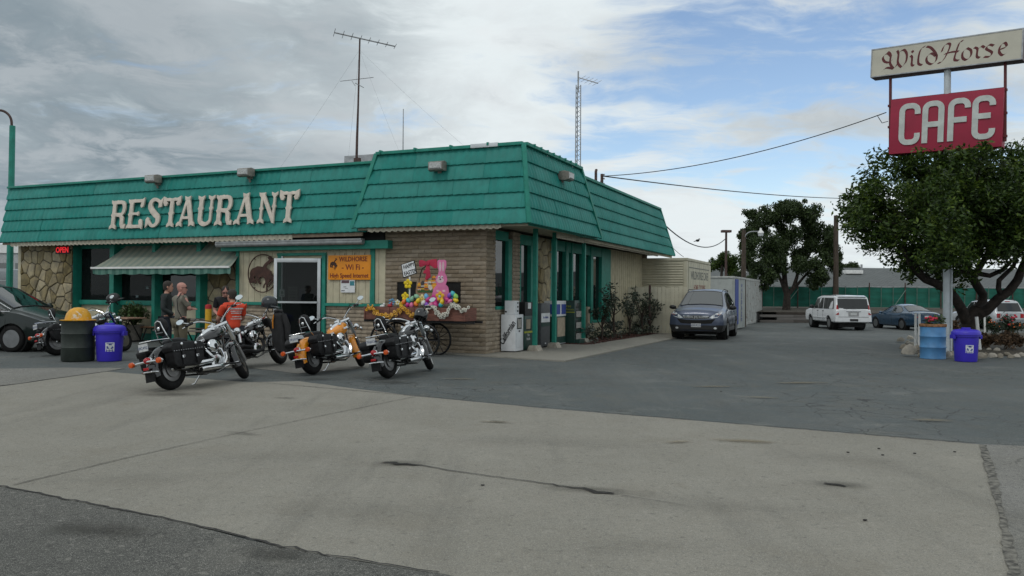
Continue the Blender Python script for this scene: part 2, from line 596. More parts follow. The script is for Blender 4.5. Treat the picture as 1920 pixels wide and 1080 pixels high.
def crack(name, path, w, z, m, rg, jag=.5):
 L_, R_ = [], []
 pts = []
 for i in range(len(path) - 1):
  a, c = G(*path[i]), G(*path[i + 1])
  n = max(2, int((c - a).length / .06))
  for j in range(n):
   pts.append((a.lerp(c, j / n), w[i] + (w[i + 1] - w[i]) * j / n))
 m1 = m2 = .65
 for i, (p, ww) in enumerate(pts):
  m1, m2 = .75 * m1 + .25 * rg.uniform(-.1, 1.35), .75 * m2 + .25 * rg.uniform(-.1, 1.35)
  d = (pts[min(i + 1, len(pts) - 1)][0] - pts[max(i - 1, 0)][0])
  d.z = 0
  d = d.normalized() if d.length else V((1, 0, 0))
  nn = V((-d.y, d.x, 0))
  off = nn * rg.gauss(0, ww * jag)
  L_.append(V((p.x, p.y, z)) + off + nn * ww * m1)
  R_.append(V((p.x, p.y, z)) + off - nn * ww * m2)
 bb = MB()
 bb.grid([L_, R_])
 o = obj(name, bb, m, smooth=0)
 return structure(o)
rg = random.Random(3)
crack('ground_crack', [(722, 868), (745, 872), (790, 874), (850, 885), (960, 900), (1060, 914), (1120, 924), (1165, 931)], [.05, .07, .012, .010, .008, .02, .055, .008], .012, M_crack, rg)
crack('ground_crack', [(1165, 931), (1250, 944), (1330, 958)], [.008, .004, .002], .012, M_crack, rg)
crack('ground_crack', [(1545, 908), (1570, 911), (1605, 917)], [.03, .05, .008], .012, M_crack, rg)
crack('slab_joint', [(25, 911), (250, 857), (470, 808), (790, 742)], [.012, .010, .008, .010], .012, M_seam, rg, .25)
crack('slab_joint', [(1843, 836), (1858, 890), (1875, 960), (1905, 1110)], [.055, .05, .05, .055], .012, M_seam, rg, .03)
crack('pavement_edge', [(465, 716), (780, 743), (1000, 764), (1450, 801), (1842, 834)], [.01, .02, .014, .02, .016], .012, M_crack, rg, .5)
crack('pavement_edge', [(0, 913), (300, 972), (560, 1034), (840, 1080)], [.02, .014, .02, .012], .013, M_crack, rg, .5)
def soft_stain(name, col, amount):
 m = bpy.data.materials.new(name)
 m.use_nodes = True
 q = NG(m.node_tree)
 pb = m.node_tree.nodes['Principled BSDF']
 q.put(pb.inputs['Base Color'], c3(*col))
 pb.inputs['Roughness'].default_value = .85
 pb.inputs['Specular IOR Level'].default_value = .2
 tcn = q.n('ShaderNodeTexCoord')
 d = q.vmath('LENGTH', q.vmath('MULTIPLY', q.vmath('SUBTRACT', tcn.outputs['Generated'], (.5, .5, 0)).outputs[0], (2, 2, 0)).outputs[0]).outputs['Value']
 nz = q.noise(tcn.outputs['Object'], 5, 7, .7)
 f = q.smooth(q.math('ADD', d, q.math('MULTIPLY', nz, 1.1)), 1.25, .55, 0, amount)
 tr = q.n('ShaderNodeBsdfTransparent')
 ms = q.n('ShaderNodeMixShader', i_0=f, i_1=tr.outputs[0], i_2=pb.outputs[0])
 m.node_tree.links.new(ms.outputs[0], m.node_tree.nodes['Material Output'].inputs[0])
 return m
M_tan = soft_stain('tan_dust', (.20, .165, .105), .6)
M_oil_shade = soft_stain('oil_and_contact_shade', (.05, .047, .04), .42)  # oil spots; those below the bikes also paint in contact shade
M_damp = soft_stain('grey_smudge', (.12, .116, .10), .10)
STN = [(1400, 829, .7, .22, M_tan), (930, 793, .4, .12, M_tan), (1340, 726, .8, .22, M_tan), (1500, 719, 1.0, .28, M_tan), (1270, 831, .3, .1, M_tan), (865, 712, .6, .15, M_tan), (1430, 747, .5, .15, M_tan), (1745, 790, .5, .2, M_tan),
       (455, 815, .5, .1, M_oil_shade), (535, 748, .4, .12, M_oil_shade), (320, 741, .9, .5, M_oil_shade), (590, 712, .9, .5, M_oil_shade), (735, 718, .9, .5, M_oil_shade), (470, 705, .8, .4, M_oil_shade), (930, 793, .25, .1, M_oil_shade), (1575, 912, .5, .2, M_oil_shade), (745, 872, .5, .22, M_oil_shade), (1110, 922, .9, .16, M_oil_shade),
       (250, 900, 1.6, .5, M_damp), (700, 960, 2.0, .6, M_damp), (1300, 950, 2.2, .5, M_damp), (1000, 830, 2.4, .6, M_damp), (1550, 860, 1.8, .5, M_damp), (1200, 1030, 1.2, .35, M_damp), (500, 860, 1.8, .5, M_damp), (1050, 720, 2.6, .8, M_damp), (1600, 700, 2.2, .9, M_damp), (1320, 640, 2.4, 1.2, M_oil_shade), (1600, 640, 3, 1.5, M_damp), (200, 1000, .8, .3, M_oil_shade), (520, 1045, .5, .2, M_oil_shade)]
for k, (px, py, rx_, ry_, m_) in enumerate(STN):
 p = G(px, py)
 bb = MB()
 z = .014 + .0006 * k
 bb.add([(-rx_, -ry_, 0), (rx_, -ry_, 0), (rx_, ry_, 0), (-rx_, ry_, 0)], [(0, 1, 2, 3)])
 structure(obj('ground_stain', bb, m_, at=(p.x, p.y, z), smooth=0, rz=rg.uniform(-.5, .3)))
for (px, py) in ((1648, 843), (1655, 855), (1790, 849), (1622, 978), (1590, 850), (905, 912), (1352, 735), (1715, 852)):
 p = G(px, py)
 bb = MB()
 bb.ell((p.x, p.y, .012), .018, .012, .006, 7, 4)
 structure(obj('tar_lump', bb, M_crack))
# sidewalk round the corner, mulch bed along the side wall
bb = MB()
sw = [(2.49, -1.02), (2.55, 9.6), (2.55, 12.0), (2.2, 17.0), (-.05, 17.0), (-.05, .1), (-1.4, .1), (-1.4, -.16), (-.2, -.42)]
bb.prism(sw[::-1], frame(BO, BX, BY, (0, 0, 1)), -.02, .035)
structure(obj('sidewalk', bb, M_walk, smooth=0, bevel=.008))
bb = MB()
bed = [(.02, 4.9), (1.05, 4.9), (1.2, 9), (1.25, 15.5), (.02, 15.5)]
bb.prism(bed, frame(BO, BX, BY, (0, 0, 1)), .0, .05)
structure(obj('mulch_bed', bb, M_mulch, smooth=0))
bb = MB()
for i in range(900):
 x, y = rng.uniform(.05, 1.2), rng.uniform(4.9, 15.4)
 p = BW(x, y, .055)
 a = rng.uniform(0, PI)
 M_ = Matrix.Translation(p) @ Matrix.Rotation(a, 4, 'Z') @ Matrix.Rotation(rng.uniform(-.5, .5), 4, 'X')
 bb.box(-.04, .04, -.012, .012, -.005, .006, M_)
o = obj('bark_chips', bb, M_mulch, smooth=0)
stuff(o)
o['label'] = 'dark red brown bark chips covering the bed along the side wall'
o['category'] = 'mulch'
# ================================================================== restaurant
M_teal = mat('teal_roof_metal', (.007, .212, .178), .62, var=.08, scale=3.5, bump=.12, bscale=30, rnd=.06, dirt=((.02, .14, .115), 5.0, .52, .75, .3), spec=.35)
M_green = mat('teal_paint', (.016, .215, .160), .55, var=.10, scale=5, bump=.08, bscale=40, spec=.4)
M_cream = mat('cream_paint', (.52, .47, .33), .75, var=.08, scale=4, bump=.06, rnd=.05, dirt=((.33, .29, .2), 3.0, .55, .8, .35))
M_val = mat('cream_valance', (.50, .46, .36), .7, var=.10, scale=6)
M_brick = mat('slump_block', (.285, .225, .155), .9, var=.18, scale=6, bump=.3, bscale=22, rnd=.16, dirt=((.18, .13, .09), 4.0, .5, .8, .35))
M_mortar = mat('mortar', (.215, .170, .120), .95, var=.2, scale=14, bump=.3)
M_stone = mat('yellow_fieldstone', (.285, .22, .095), .9, var=.30, scale=5, bump=.45, bscale=14, rnd=.38, dirt=((.16, .15, .09), 4.0, .48, .75, .5))
M_stmort = mat('stone_mortar', (.085, .075, .06), .95, var=.25, scale=10)
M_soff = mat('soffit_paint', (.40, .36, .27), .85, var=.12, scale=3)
M_dark = mat('painted_dark_shade', (.012, .012, .012), .9, var=.2)  # near-black colour stands in for shade in rooms, recess and eave
M_alu = mat('aluminium', (.55, .57, .58), .38, metal=.75, var=.06, scale=4)
M_glass = glass('window_glass', (.02, .025, .025), .78, ior=1.6)
M_glassd = glass('dark_glass', (.010, .013, .013), .12, ior=1.6)
M_blind = mat('blind_slat', (.34, .36, .35), .6, var=.1)
M_white = mat('white_paint', (.72, .72, .70), .55, var=.08, scale=4)
M_black = mat('black_paint', (.012, .012, .013), .45, var=.2, spec=.25)
M_ctrim = mat('corner_trim', (.29, .22, .16), .8, var=.15)
M_letter = mat('sign_letter_paint', (.60, .53, .45), .6, var=.08, scale=7)
M_grey = mat('grey_metal', (.28, .29, .29), .5, metal=.3, var=.15)
M_deck = mat('roof_felt', (.15, .15, .15), .9)
bmw = Matrix.Translation(BO) @ Matrix.Rotation(-TH, 4, 'Z')
REST = thing('restaurant', 'single storey roadside restaurant with teal metal mansard roof and big cream letters', 'restaurant', mw=bmw)
Z3 = V((0, 0, 1))
def bpart(name, mb, m, parent=None, **kw):
 return obj(name, mb, m, parent or REST, **kw)
def bbox(name, x0, x1, y0, y1, z0, z1, m, parent=None, bevel=.006, **kw):
 bb = MB()
 bb.box(x0, x1, y0, y1, z0, z1)
 return bpart(name, bb, m, parent, bevel=bevel, **kw)
# ---- core, ceilings
bbox('core_light_block', -17.2, -1.3, 1.9, 15.9, 0, 3.2, M_dark, bevel=0)  # solid box added inside the shell to block light and views through
bbox('interior_floor', -17.3, -.14, .52, 16.0, -.05, .02, M_dark, bevel=0)
bb = MB()
bb.box(-17.75, -.02, -.02, 15.6, 4.75, 4.85)
bb.box(-3.3, .9, -.2, 4.2, 4.95, 5.05)
bpart('roof_deck', bb, M_deck)
bb = MB()
bb.box(-17.75, -3.0, -.33, .65, 3.20, 3.25)
bb.box(-3.55, 1.33, -.53, 4.9, 3.30, 3.34)
bb.box(-.6, .95, 4.9, 16.9, 3.30, 3.34)
bb.box(-17.3, -.3, .65, 16, 3.22, 3.28)
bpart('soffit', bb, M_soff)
# ---- mansard roof of overlapping tile-profile panels
WAVE = .2
def mansard(name, P0, P1, P2, P3, rows, plen, seed, ends=(1, 1)):
 P0, P1, P2, P3 = V(P0), V(P1), V(P2), V(P3)
 e = (P1 - P0).normalized()
 up = (P3 - P0)
 up = (up - e * up.dot(e)).normalized()
 nrm = e.cross(up).normalized()
 base = MB()
 base.add([P0 - nrm * .03, P1 - nrm * .03, P2 - nrm * .03, P3 - nrm * .03], [(0, 1, 2, 3)])
 root = bpart(name, base, M_teal, smooth=0)
 rg_ = random.Random(seed)
 lmin = min((P0 - P0).dot(e), (P3 - P0).dot(e))
 lmax = max((P1 - P0).dot(e), (P2 - P0).dot(e))
 for r_ in range(rows):
  t0, t1 = r_ / rows, min(1.0, (r_ + 1.0) / rows)
  def lim(t):
   return (P0.lerp(P3, t) - P0).dot(e), (P1.lerp(P2, t) - P0).dot(e)
  x = lmin - (plen * .5 if r_ % 2 else 0) * .0 + rg_.uniform(-.12, .12) - .15
  while x < lmax:
   x1 = x + plen
   n = int(round(plen / (WAVE / 4)))
   lift_j = rg_.uniform(-.003, .004)
   rws = [[], [], [], [], []]
   ok = False
   for i in range(n + 1):
    xx = x + (x1 - x) * i / n - (0 if i < n else .004)
    w = .5 + .5 * math.cos(2 * PI * (xx / WAVE))
    w = w ** .6
    for k, (t, lift, wz) in enumerate(((t0 + .006, -.014, 0), (t0 - .014, .010, .022), (t0 - .008, .055, .030), (t0 + .03, .062, .030), (t1 + .002, .008, .020))):
     t = min(max(t, -.02), 1.0)
     l0, l1 = lim(t)
     xc = min(max(xx, l0), l1)
     if l0 < xx < l1:
      ok = True
     hgt = (P0.lerp(P3, t) - P0).dot(up)
     rws[k].append(P0 + e * xc + up * (hgt - .022 * w * (1 if k in (1, 2) else 0)) + nrm * (lift + wz * w + lift_j))
   if ok:
    mb = MB()
    mb.grid(rws)
    bpart('roof_panel', mb, M_teal, root, smooth=50)
   x = x1
 return root, e, up, nrm
def board(name, p, q_, w, d, nrm, m, parent):
 p, q_, nrm = V(p), V(q_), V(nrm).normalized()
 ez = (q_ - p)
 L_ = ez.length
 ez.normalize()
 ex = nrm.cross(ez).normalized()
 mb = MB()
 mb.box(-w / 2, w / 2, 0, d, 0, L_, frame(p, ex, ez.cross(ex) * (1 if ez.cross(ex).dot(nrm) > 0 else -1), ez))
 return bpart(name, mb, m, parent, bevel=.008)
eL0 = FR(3, 455, -.35)
eL3 = FR(20, 354, -.05)
zl, zt = 3.16, 4.98
left_roof, *_ = mansard('mansard_roof', (eL0.x, -.35, zl), (-3.3, -.35, zl + .03), (-3.3, -.05, zt + .03), (eL3.x, -.05, zt), 5, 1.05, 1)
board('parapet_cap', (eL3.x - .03, -.07, zt + .03), (-3.1, -.07, zt + .06), .07, .1, (0, -1, 0), M_green, left_roof)
b0, b1 = FR(662, 429, -.6), FR(990, 415, -.6)
t0, t1 = FR(708, 292, -.33), FR(980, 270, -.33)
BZ, BT = 3.27, 5.18
bxl, bxr, txl, txr = b0.x, b1.x, t0.x, t1.x
front_roof, e_, u_, nf = mansard('mansard_roof', (bxl, -.6, BZ), (bxr, -.6, BZ), (txr, -.33, BT), (txl, -.33, BT), 5, 1.0, 2)
sb1 = SI(1124, 444, bxr)
st1 = SI(1086, 317, txr)
side_roof, e_, u_, ns = mansard('mansard_roof', (bxr, -.6, BZ), (bxr, sb1.y, BZ), (txr, st1.y, BT), (txr, -.33, BT), 5, 1.0, 3)
rb1 = SI(1263, 479, 1.0)
rt1 = SI(1236, 392, .74)
rear_roof, *_ = mansard('mansard_roof', (1.0, 3.9, 3.29), (1.0, rb1.y, 3.28), (.74, rt1.y, 5.13), (.74, 3.6, 5.13), 5, 1.05, 4)
hipn = V((.7, -.7, 0))
board('hip_trim', (bxr + .02, -.63, BZ - .03), (txr + .02, -.36, BT + .03), .11, .07, hipn, M_green, front_roof)
board('roof_edge_trim', (bxl, -.63, BZ - .02), (txl, -.37, BT + .02), .10, .06, (0, -1, 0), M_green, front_roof)
board('roof_edge_trim', (bxr + .04, sb1.y, BZ - .02), (txr + .04, st1.y, BT + .02), .10, .06, (1, 0, 0), M_green, side_roof)
board('roof_edge_trim', (1.03, rb1.y, 3.27), (.77, rt1.y, 5.15), .09, .05, (1, 0, 0), M_green, rear_roof)
board('parapet_cap', (txl, -.34, BT + .03), (txr + .03, -.34, BT + .03), .08, .1, (0, -1, 0), M_green, front_roof)
c0, c1 = FR(885, 277, -.36), FR(936, 273, -.36)
board('bare_metal_cap', (c0.x, -.352, BT + .034), (c1.x, -.352, BT + .034), .10, .1, (0, -1, 0), M_alu, front_roof)
board('parapet_cap', (txr + .02, -.3, BT + .03), (txr + .02, st1.y, BT + .03), .08, .1, (1, 0, 0), M_green, side_roof)
board('parapet_cap', (.74, 3.7, 5.16), (.74, rt1.y, 5.16), .08, .1, (1, 0, 0), M_green, rear_roof)
# clips on the block parapet
for k in range(4):
 x = txl + .15 + k * (txr - txl) / 4
 bbox('cap_clip', x - .025, x + .025, -.47, -.33, BT + .02, BT + .10, M_green, front_roof)
for k in range(1, 9):
 y = -.3 + k * .45
 if y < st1.y:
  bbox('cap_clip', txr + .03, txr + .15, y - .02, y + .02, BT + .02, BT + .09, M_green, side_roof)
# returns of the projecting corner roof
mb = MB()
mb.add([(bxl, -.6, BZ), (bxl, .3, BZ), (txl, .3, BT), (txl, -.33, BT)], [(0, 1, 2, 3)])
mb.add([(bxr, sb1.y, BZ), (-.1, sb1.y, BZ), (-.1, st1.y, BT), (txr, st1.y, BT)], [(0, 1, 2, 3)])
mb.add([(bxr, sb1.y, BZ), (bxr, sb1.y, BZ), (txr, st1.y, BT)], [(0, 1, 2)])
bpart('roof_return', mb, M_teal, smooth=0)
mb = MB()
mb.add([(1.0, rb1.y, 3.28), (-.3, rb1.y, 3.28), (-.3, rt1.y, 5.13), (.74, rt1.y, 5.13)], [(0, 1, 2, 3)])
mb.add([(eL0.x, -.35, zl), (eL0.x, 1.2, zl), (eL3.x, 1.2, zt), (eL3.x, -.05, zt)], [(0, 1, 2, 3)])
bpart('roof_end', mb, M_teal, smooth=0)
# teal fascia under the eaves
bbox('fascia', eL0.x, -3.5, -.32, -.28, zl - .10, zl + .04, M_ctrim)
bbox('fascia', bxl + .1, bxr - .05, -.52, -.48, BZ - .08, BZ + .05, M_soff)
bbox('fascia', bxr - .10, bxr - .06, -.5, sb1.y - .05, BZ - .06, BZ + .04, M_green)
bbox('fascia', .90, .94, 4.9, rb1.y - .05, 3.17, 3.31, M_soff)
def valance(x0, x1, y, zt_, drop, along='x', m=M_val):
 """corrugated strip with a scalloped lower edge"""
 n = int(abs(x1 - x0) / .03)
 rws = [[], []]
 for i in range(n + 1):
  s_ = x0 + (x1 - x0) * i / n
  ph = math.pi * 2 * s_ / .18
  o_ = .022 * math.cos(ph)
  lo = zt_ - drop - .035 * abs(math.cos(ph / 2))
  if along == 'x':
   rws[0].append(V((s_, y + o_ * .6, zt_)))
   rws[1].append(V((s_, y + o_, lo)))
  else:
   rws[0].append(V((y + o_ * .6, s_, zt_)))
   rws[1].append(V((y + o_, s_, lo)))
 mb = MB()
 mb.grid(rws)
 mb.grid([[p + (V((0, .006, 0)) if along == 'x' else V((-.006, 0, 0))) for p in r_] for r_ in rws])
 return bpart('valance', mb, m, smooth=60)
v1 = FR(548, 447, -.33).x
valance(eL0.x + .45, v1, -.34, zl - .02, .11)
valance(FR(690, 431, -.55).x, FR(940, 421, -.55).x, -.55, BZ - .01, .10)
valance(2.6, 4.9, bxr - .45, BZ - .02, .12, 'y')
valance(4.95, 14.6, .86, 3.27, .11, 'y')
# ---- slump block walls
BRICKS = bpart('block_wall', MB().box(-2.98, -.02, .05, .22, 0, 3.2), M_mortar, smooth=0)
CH, BL = .108, .40
_bcache = {}
def brick_mesh(l, h, d):
 key = (round(l, 2), round(h, 3), rng.randrange(4))
 if key not in _bcache:
  mb = MB()
  g_ = .004
  hb = h / 2 - g_
  j = [rng.uniform(-.008, .008) for _ in range(8)]
  # bulging slumped face: 3 columns x 4 rows on the front
  rws = []
  for (zz, yy) in ((-hb, .006), (-hb * .6, -.008), (hb * .5, -.009), (hb, .006)):
   rws.append([V((xx * (l / 2 - g_), yy + (.010 if abs(xx) > .9 else 0) + rng.uniform(-.004, .003), zz)) for xx in (-1, -.94, 0, .94, 1)])
  mb.grid(rws)
  o_ = len(mb.v)
  for (r_a) in (rws[0], rws[-1]):
   mb.grid([r_a, [p + V((0, d, 0)) for p in r_a]])
  for c_ in (0, -1):
   mb.grid([[r_[c_] for r_ in rws], [r_[c_] + V((0, d, 0)) for r_ in rws]])
  _bcache[key] = mb.mesh('brick', M_brick, smooth=40)
 return _bcache[key]
def put_brick(x, y, z, l, side=False):
 me = brick_mesh(l, CH, .09)
 if STUFF_BRICKS is not None:
  STUFF_BRICKS.append((me, Matrix.Translation((x, y, z)) @ Matrix.Rotation(PI / 2 if side else 0, 4, 'Z')))
  return
 link('brick', me, BRICKS, at=(x, y, z), rz=(PI / 2 if side else 0))
STUFF_BRICKS = None
nh0, nh1 = FR(745, 528, .02), FR(864, 570, .02)
def brick_run(a, b_, z0, z1, side=False, plane=0.0, hole=None):
 r_ = 0
 z = z0
 while z < z1 - .05:
  x = a - (BL / 2 if r_ % 2 else 0)
  while x < b_ - .01:
   xa, xb = max(x, a), min(x + BL, b_)
   if hole and z + CH / 2 > hole[2] and z + CH / 2 < hole[3] and xb > hole[0] + .02 and xa < hole[1] - .02:
    if xa < hole[0] - .1:
     xb = hole[0]
    elif xb > hole[1] + .1:
     xa = hole[1]
    else:
     x += BL
     continue
   if xb - xa > .06:
    if side:
     put_brick(plane, (xa + xb) / 2, z + CH / 2, xb - xa, True)
    else:
     put_brick((xa + xb) / 2, plane, z + CH / 2, xb - xa)
   x += BL
  z += CH
  r_ += 1
hole = (nh0.x, nh1.x, nh1.z, nh0.z)
brick_run(-2.98, 0, 0, 3.2, hole=hole)
brick_run(0, .56, 0, 3.2, True)
STUFF_BRICKS = []
brick_run(.56, 1.66, 0, 1.2, True)
brick_run(1.66, 2.18, 0, 3.2, True)
brick_run(-8.05, -6.48, 0, 1.2, plane=.03)
brick_run(-4.95, -2.98, 0, 1.2, plane=.03)
mb = MB()
for me_, M_ in STUFF_BRICKS:
 mb.add([M_ @ v_.co for v_ in me_.vertices], [tuple(p_.vertices) for p_ in me_.polygons])
stuff(obj('bricks', mb, M_brick, BRICKS, smooth=40))
for b6 in ((-.22, -.05, .03, 2.18, 0, 1.2), (-.22, -.05, .03, .56, 1.201, 3.2), (-.22, -.05, 1.68, 2.18, 1.201, 3.2), (-8.04, -6.5, .07, .2, 0, 1.2), (-4.94, -2.98, .07, .2, 0, 1.2)):
 bpart('wall_backing', MB().box(*b6), M_mortar, smooth=0)
bbox('opening_shade_panel', hole[0] - .05, hole[1] + .05, .035, .045, hole[2] - .05, hole[3] + .05, M_dark, bevel=0)  # flat near-black panel, paints the shade of the recess
# ---- fieldstone panels
def stone_panel(M_, w, h, nx, ny, seed, name='stone_panel'):
 root = bpart(name, MB().box(0, w, 0, h, -.14, -.012, M_), M_stmort, smooth=0)
 rg_ = random.Random(seed)
 for poly in voronoi(w, h, nx, ny, .42, .016, rg_):
  cx = sum(p[0] for p in poly) / len(poly)
  cy = sum(p[1] for p in poly) / len(poly)
  th = rg_.uniform(.018, .045)
  k = len(poly)
  tl = (rg_.uniform(-.05, .05), rg_.uniform(-.05, .05))
  ins = [(cx + (x - cx) * .84, cy + (y - cy) * .84) for x, y in poly]
  vs = [M_ @ V((x, y, -.02)) for x, y in poly] + [M_ @ V((x, y, th * .55)) for x, y in poly] + [M_ @ V((x, y, th + (x - cx) * tl[0] + (y - cy) * tl[1])) for x, y in ins]
  mb = MB()
  fs = [tuple(range(2 * k, 3 * k))]
  for ring in (0, 1):
   fs += [(ring * k + i, ring * k + (i + 1) % k, (ring + 1) * k + (i + 1) % k, (ring + 1) * k + i) for i in range(k)]
  mb.add(vs, fs)
  bpart('stone', mb, M_stone, root, smooth=30)
 return root
sl0, sl1 = FR(41, 462, .15).x, FR(135, 520, .15).x
stone_panel(upright((sl0, .15, 0), (1, 0, 0)), sl1 - sl0, 3.15, 7, 9, 5)
so0, so1 = FR(379, 520, .5).x, FR(446, 520, .5).x + .15
stone_panel(upright((so0, .5, 0), (1, 0, 0)), so1 - so0, 3.1, 5, 7, 6)
stone_panel(upright((0, 3.30, 0), (0, 1, 0)), 1.2, 3.2, 3, 7, 7)
bbox('wall_end_board', sl0 - .14, sl0, .12, .4, 0, 3.15, M_cream)
bbox('wall_end_panel', sl0 - .12, sl0 - .02, .4, 15.9, 0, 3.2, M_cream)
# ---- entry wall: vertical boards
bx0, bx1 = FR(446, 500, 0).x - .02, -2.98
dl, dr = -6.42, -5.02            # door opening
ENT = bpart('entry_wall', MB().box(bx0, dl - .02, .05, .16, 1.2, 3.2).box(dr + .02, bx1, .05, .16, 1.2, 3.2).box(dl - .02, dr + .02, .05, .16, 2.5, 3.2)
   .box(bx0 + .01, bx0 + .10, .16, .9, 0, 3.2), M_cream, smooth=0)
nb = 24
for i in range(nb):
 xa = bx0 + (bx1 - bx0) * i / nb
 xb = bx0 + (bx1 - bx0) * (i + 1) / nb
 zlo = 1.265
 if xb > dl - .12 and xa < dr + .12:
  zlo = 2.60
 bbox('wall_board', xa + .005, xb - .005, .012 + rng.uniform(-.002, .002), .05, zlo, 2.80, M_cream, ENT, bevel=.004)
bbox('sill_trim', bx0 - .02, dl - .12, -.045, .06, 1.18, 1.26, M_green, ENT)
bbox('sill_trim', dr + .12, -2.99, -.045, .06, 1.18, 1.26, M_green, ENT)
xg = FR(699, 500, 0).x
bbox('green_batten', xg - .07, xg + .07, -.03, .012, 1.262, 2.80, M_green, ENT)
bbox('corner_batten', bx0 - .035, bx0 + .07, -.03, .012, 0.0, 2.80, M_green, ENT)
bbox('door_trim', dr, dr + .12, -.035, .06, 0, 2.575, M_green, ENT)
bbox('door_trim', dl - .12, dl, -.035, .06, 0, 2.575, M_green, ENT)
bbox('door_trim', dl - .14, dr + .14, -.04, .06, 2.577, 2.655, M_green, ENT)
# beam and rolled-up awning cassette over it
zb0, zb1 = FR(726, 465.5, -.25).z, FR(726, 450, -.25).z
xb0, xb1 = FR(414, 462, -.25).x, FR(727, 458, -.25).x
bbox('entry_beam', xb0, xb1, -.25, -.002, zb0, zb1, M_green)
mb = MB()
xr = FR(681, 453, -.36).x
zc_ = FR(681, 453, -.36).z
mb.tube([(xb0 - .05, -.36, zc_), (xr, -.36, zc_)], .075, 12)
mb.box(xb0 - .03, xr - .02, -.44, -.26, zc_ + .04, zc_ + .085)
bpart('awning_cassette', mb, M_grey)
bbox('eave_shade_strip', xb0 + .1, -3.0, -.02, .011, zb1 - .06, 3.2, M_dark, bevel=0)  # near-black strip, paints the shade between eave and beam
# ---- door leaf, swung a little open
DOOR = bpart('door', MB().box(0, 0.001, 0, .001, 1, 1.001), M_alu)
bpy.data.objects.remove(DOOR)
LW, LA = 1.34, R(17)
dm = Matrix.Translation((dr - .01, -.05, .03)) @ Matrix.Rotation(PI + LA, 4, 'Z')
mb = MB()
LH = 2.46
mb.box(0, .09, -.025, .025, 0, LH, dm)
mb.box(LW - .09, LW, -.025, .025, 0, LH, dm)
mb.box(.09, LW - .09, -.025, .025, LH - .11, LH, dm)
mb.box(.09, LW - .09, -.025, .025, 0, .34, dm)
DOOR = bpart('glass_door', mb, M_alu, bevel=.006)
bpart('door_glass', MB().box(.09, LW - .09, -.006, .006, .34, LH - .11, dm), glass('door_glass', (.008, .010, .010), .45), DOOR, smooth=0)
bpart('push_bar', MB().box(.09, LW - .09, .03, .06, 1.22, 1.27, dm), M_alu, DOOR)
mb = MB()
hp = [(LW - .05, -.025 + .0, 1.0), (LW - .05, .11, 1.0), (LW - .05, .11, 1.30), (LW - .05, .03, 1.30)]
mb.tube([dm @ V(p) for p in hp], .018, 8)
bpart('door_handle', mb, M_alu, DOOR)
bpart('door_threshold', MB().box(dl, dr, -.1, .2, .0, .03), M_alu, bevel=.004)
bbox('door_jamb', dl, dl + .05, -.02, .12, .03, 2.57, M_alu)
# things stuck on the inside of the opening are separate notices, built later
# ---- left windows, set back
WY = .5
def px_x(px, b=WY):
 return FR(px, 520, b).x
WIN = bpart('window_bay', MB().box(px_x(138), px_x(380), WY + .06, WY + .14, 0, 1.1), M_cream, smooth=0)
posts = [(136, 143, 0), (211, 219, 0), (290, 296, 0), (373, 381, 0)]
for a, c, _ in posts:
 bbox('window_post', px_x(a, .3), px_x(c, .3), .18, WY + .05, 0, 3.15, M_green, WIN)
for i in range(3):
 xa, xb = px_x(posts[i][1], .3) + .002, px_x(posts[i + 1][0], .3) - .002
 bbox('window_sill', xa, xb, WY - .10, WY + .05, 1.10, 1.25, M_green, WIN)
 bbox('window_head', xa, xb, WY - .06, WY + .05, 2.93, 3.15, M_green, WIN)
 bbox('panel_below', xa, xb, WY + .01, WY + .055, .22, 1.10, M_cream, WIN)
 bbox('base_board', xa, xb, WY - .05, WY + .05, 0, .21, M_green, WIN)
 if i < 2:
  bpart('window_pane', MB().box(xa, xb, WY + .0, WY + .012, 1.25, 2.93), M_glass, WIN, smooth=0)
  mb = MB()
  z = 1.28
  while z < 2.9:
   mb.add([(xa + .04, WY + .10, z), (xb - .04, WY + .10, z), (xb - .04, WY + .125, z + .05), (xa + .04, WY + .125, z + .05)], [(0, 1, 2, 3)])
   z += .085
  bpart('window_blind', mb, M_blind, WIN, smooth=0)
 else:
  bpart('window_pane', MB().box(xa, xb, WY + .0, WY + .012, 1.25, 2.93), M_glassd, WIN, smooth=0)
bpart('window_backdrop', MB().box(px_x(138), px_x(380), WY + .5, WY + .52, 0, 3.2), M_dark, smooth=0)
# ---- awning over those windows
M_awn = bpy.data.materials.new('awning_cloth')
M_awn.use_nodes = True
q = NG(M_awn.node_tree)
pb = M_awn.node_tree.nodes['Principled BSDF']
pb.inputs['Roughness'].default_value = .85
tc = q.n('ShaderNodeTexCoord').outputs['Object']
sx = q.n('ShaderNodeSeparateXYZ', i_0=tc).outputs[0]
st = q.math('FRACT', q.math('MULTIPLY', sx, 3.4))
q.put(pb.inputs['Base Color'], q.mix(q.smooth(st, .5, .56), q.mix(q.noise(tc, 6), c3(.20, .23, .19), c3(.27, .28, .22)), q.mix(q.noise(tc, 6), c3(.15, .19, .165), c3(.19, .23, .19))))
M_awn2 = bpy.data.materials.new('awning_valance_cloth')
M_awn2.use_nodes = True
q = NG(M_awn2.node_tree)
pb = M_awn2.node_tree.nodes['Principled BSDF']
pb.inputs['Roughness'].default_value = .85
tc = q.n('ShaderNodeTexCoord').outputs['Object']
sx = q.n('ShaderNodeSeparateXYZ', i_0=tc).outputs[0]
st = q.math('FRACT', q.math('MULTIPLY', sx, 3.4))
q.put(pb.inputs['Base Color'], q.mix(q.smooth(st, .5, .56), c3(.10, .21, .17), c3(.05, .14, .11)))
a_fl, a_fr = FR(174, 499, -.5), FR(443, 503, -.5)
a_bl = FR(236, 470, .42)
zf = (a_fl.z + a_fr.z) / 2
mb = MB()
rws = []
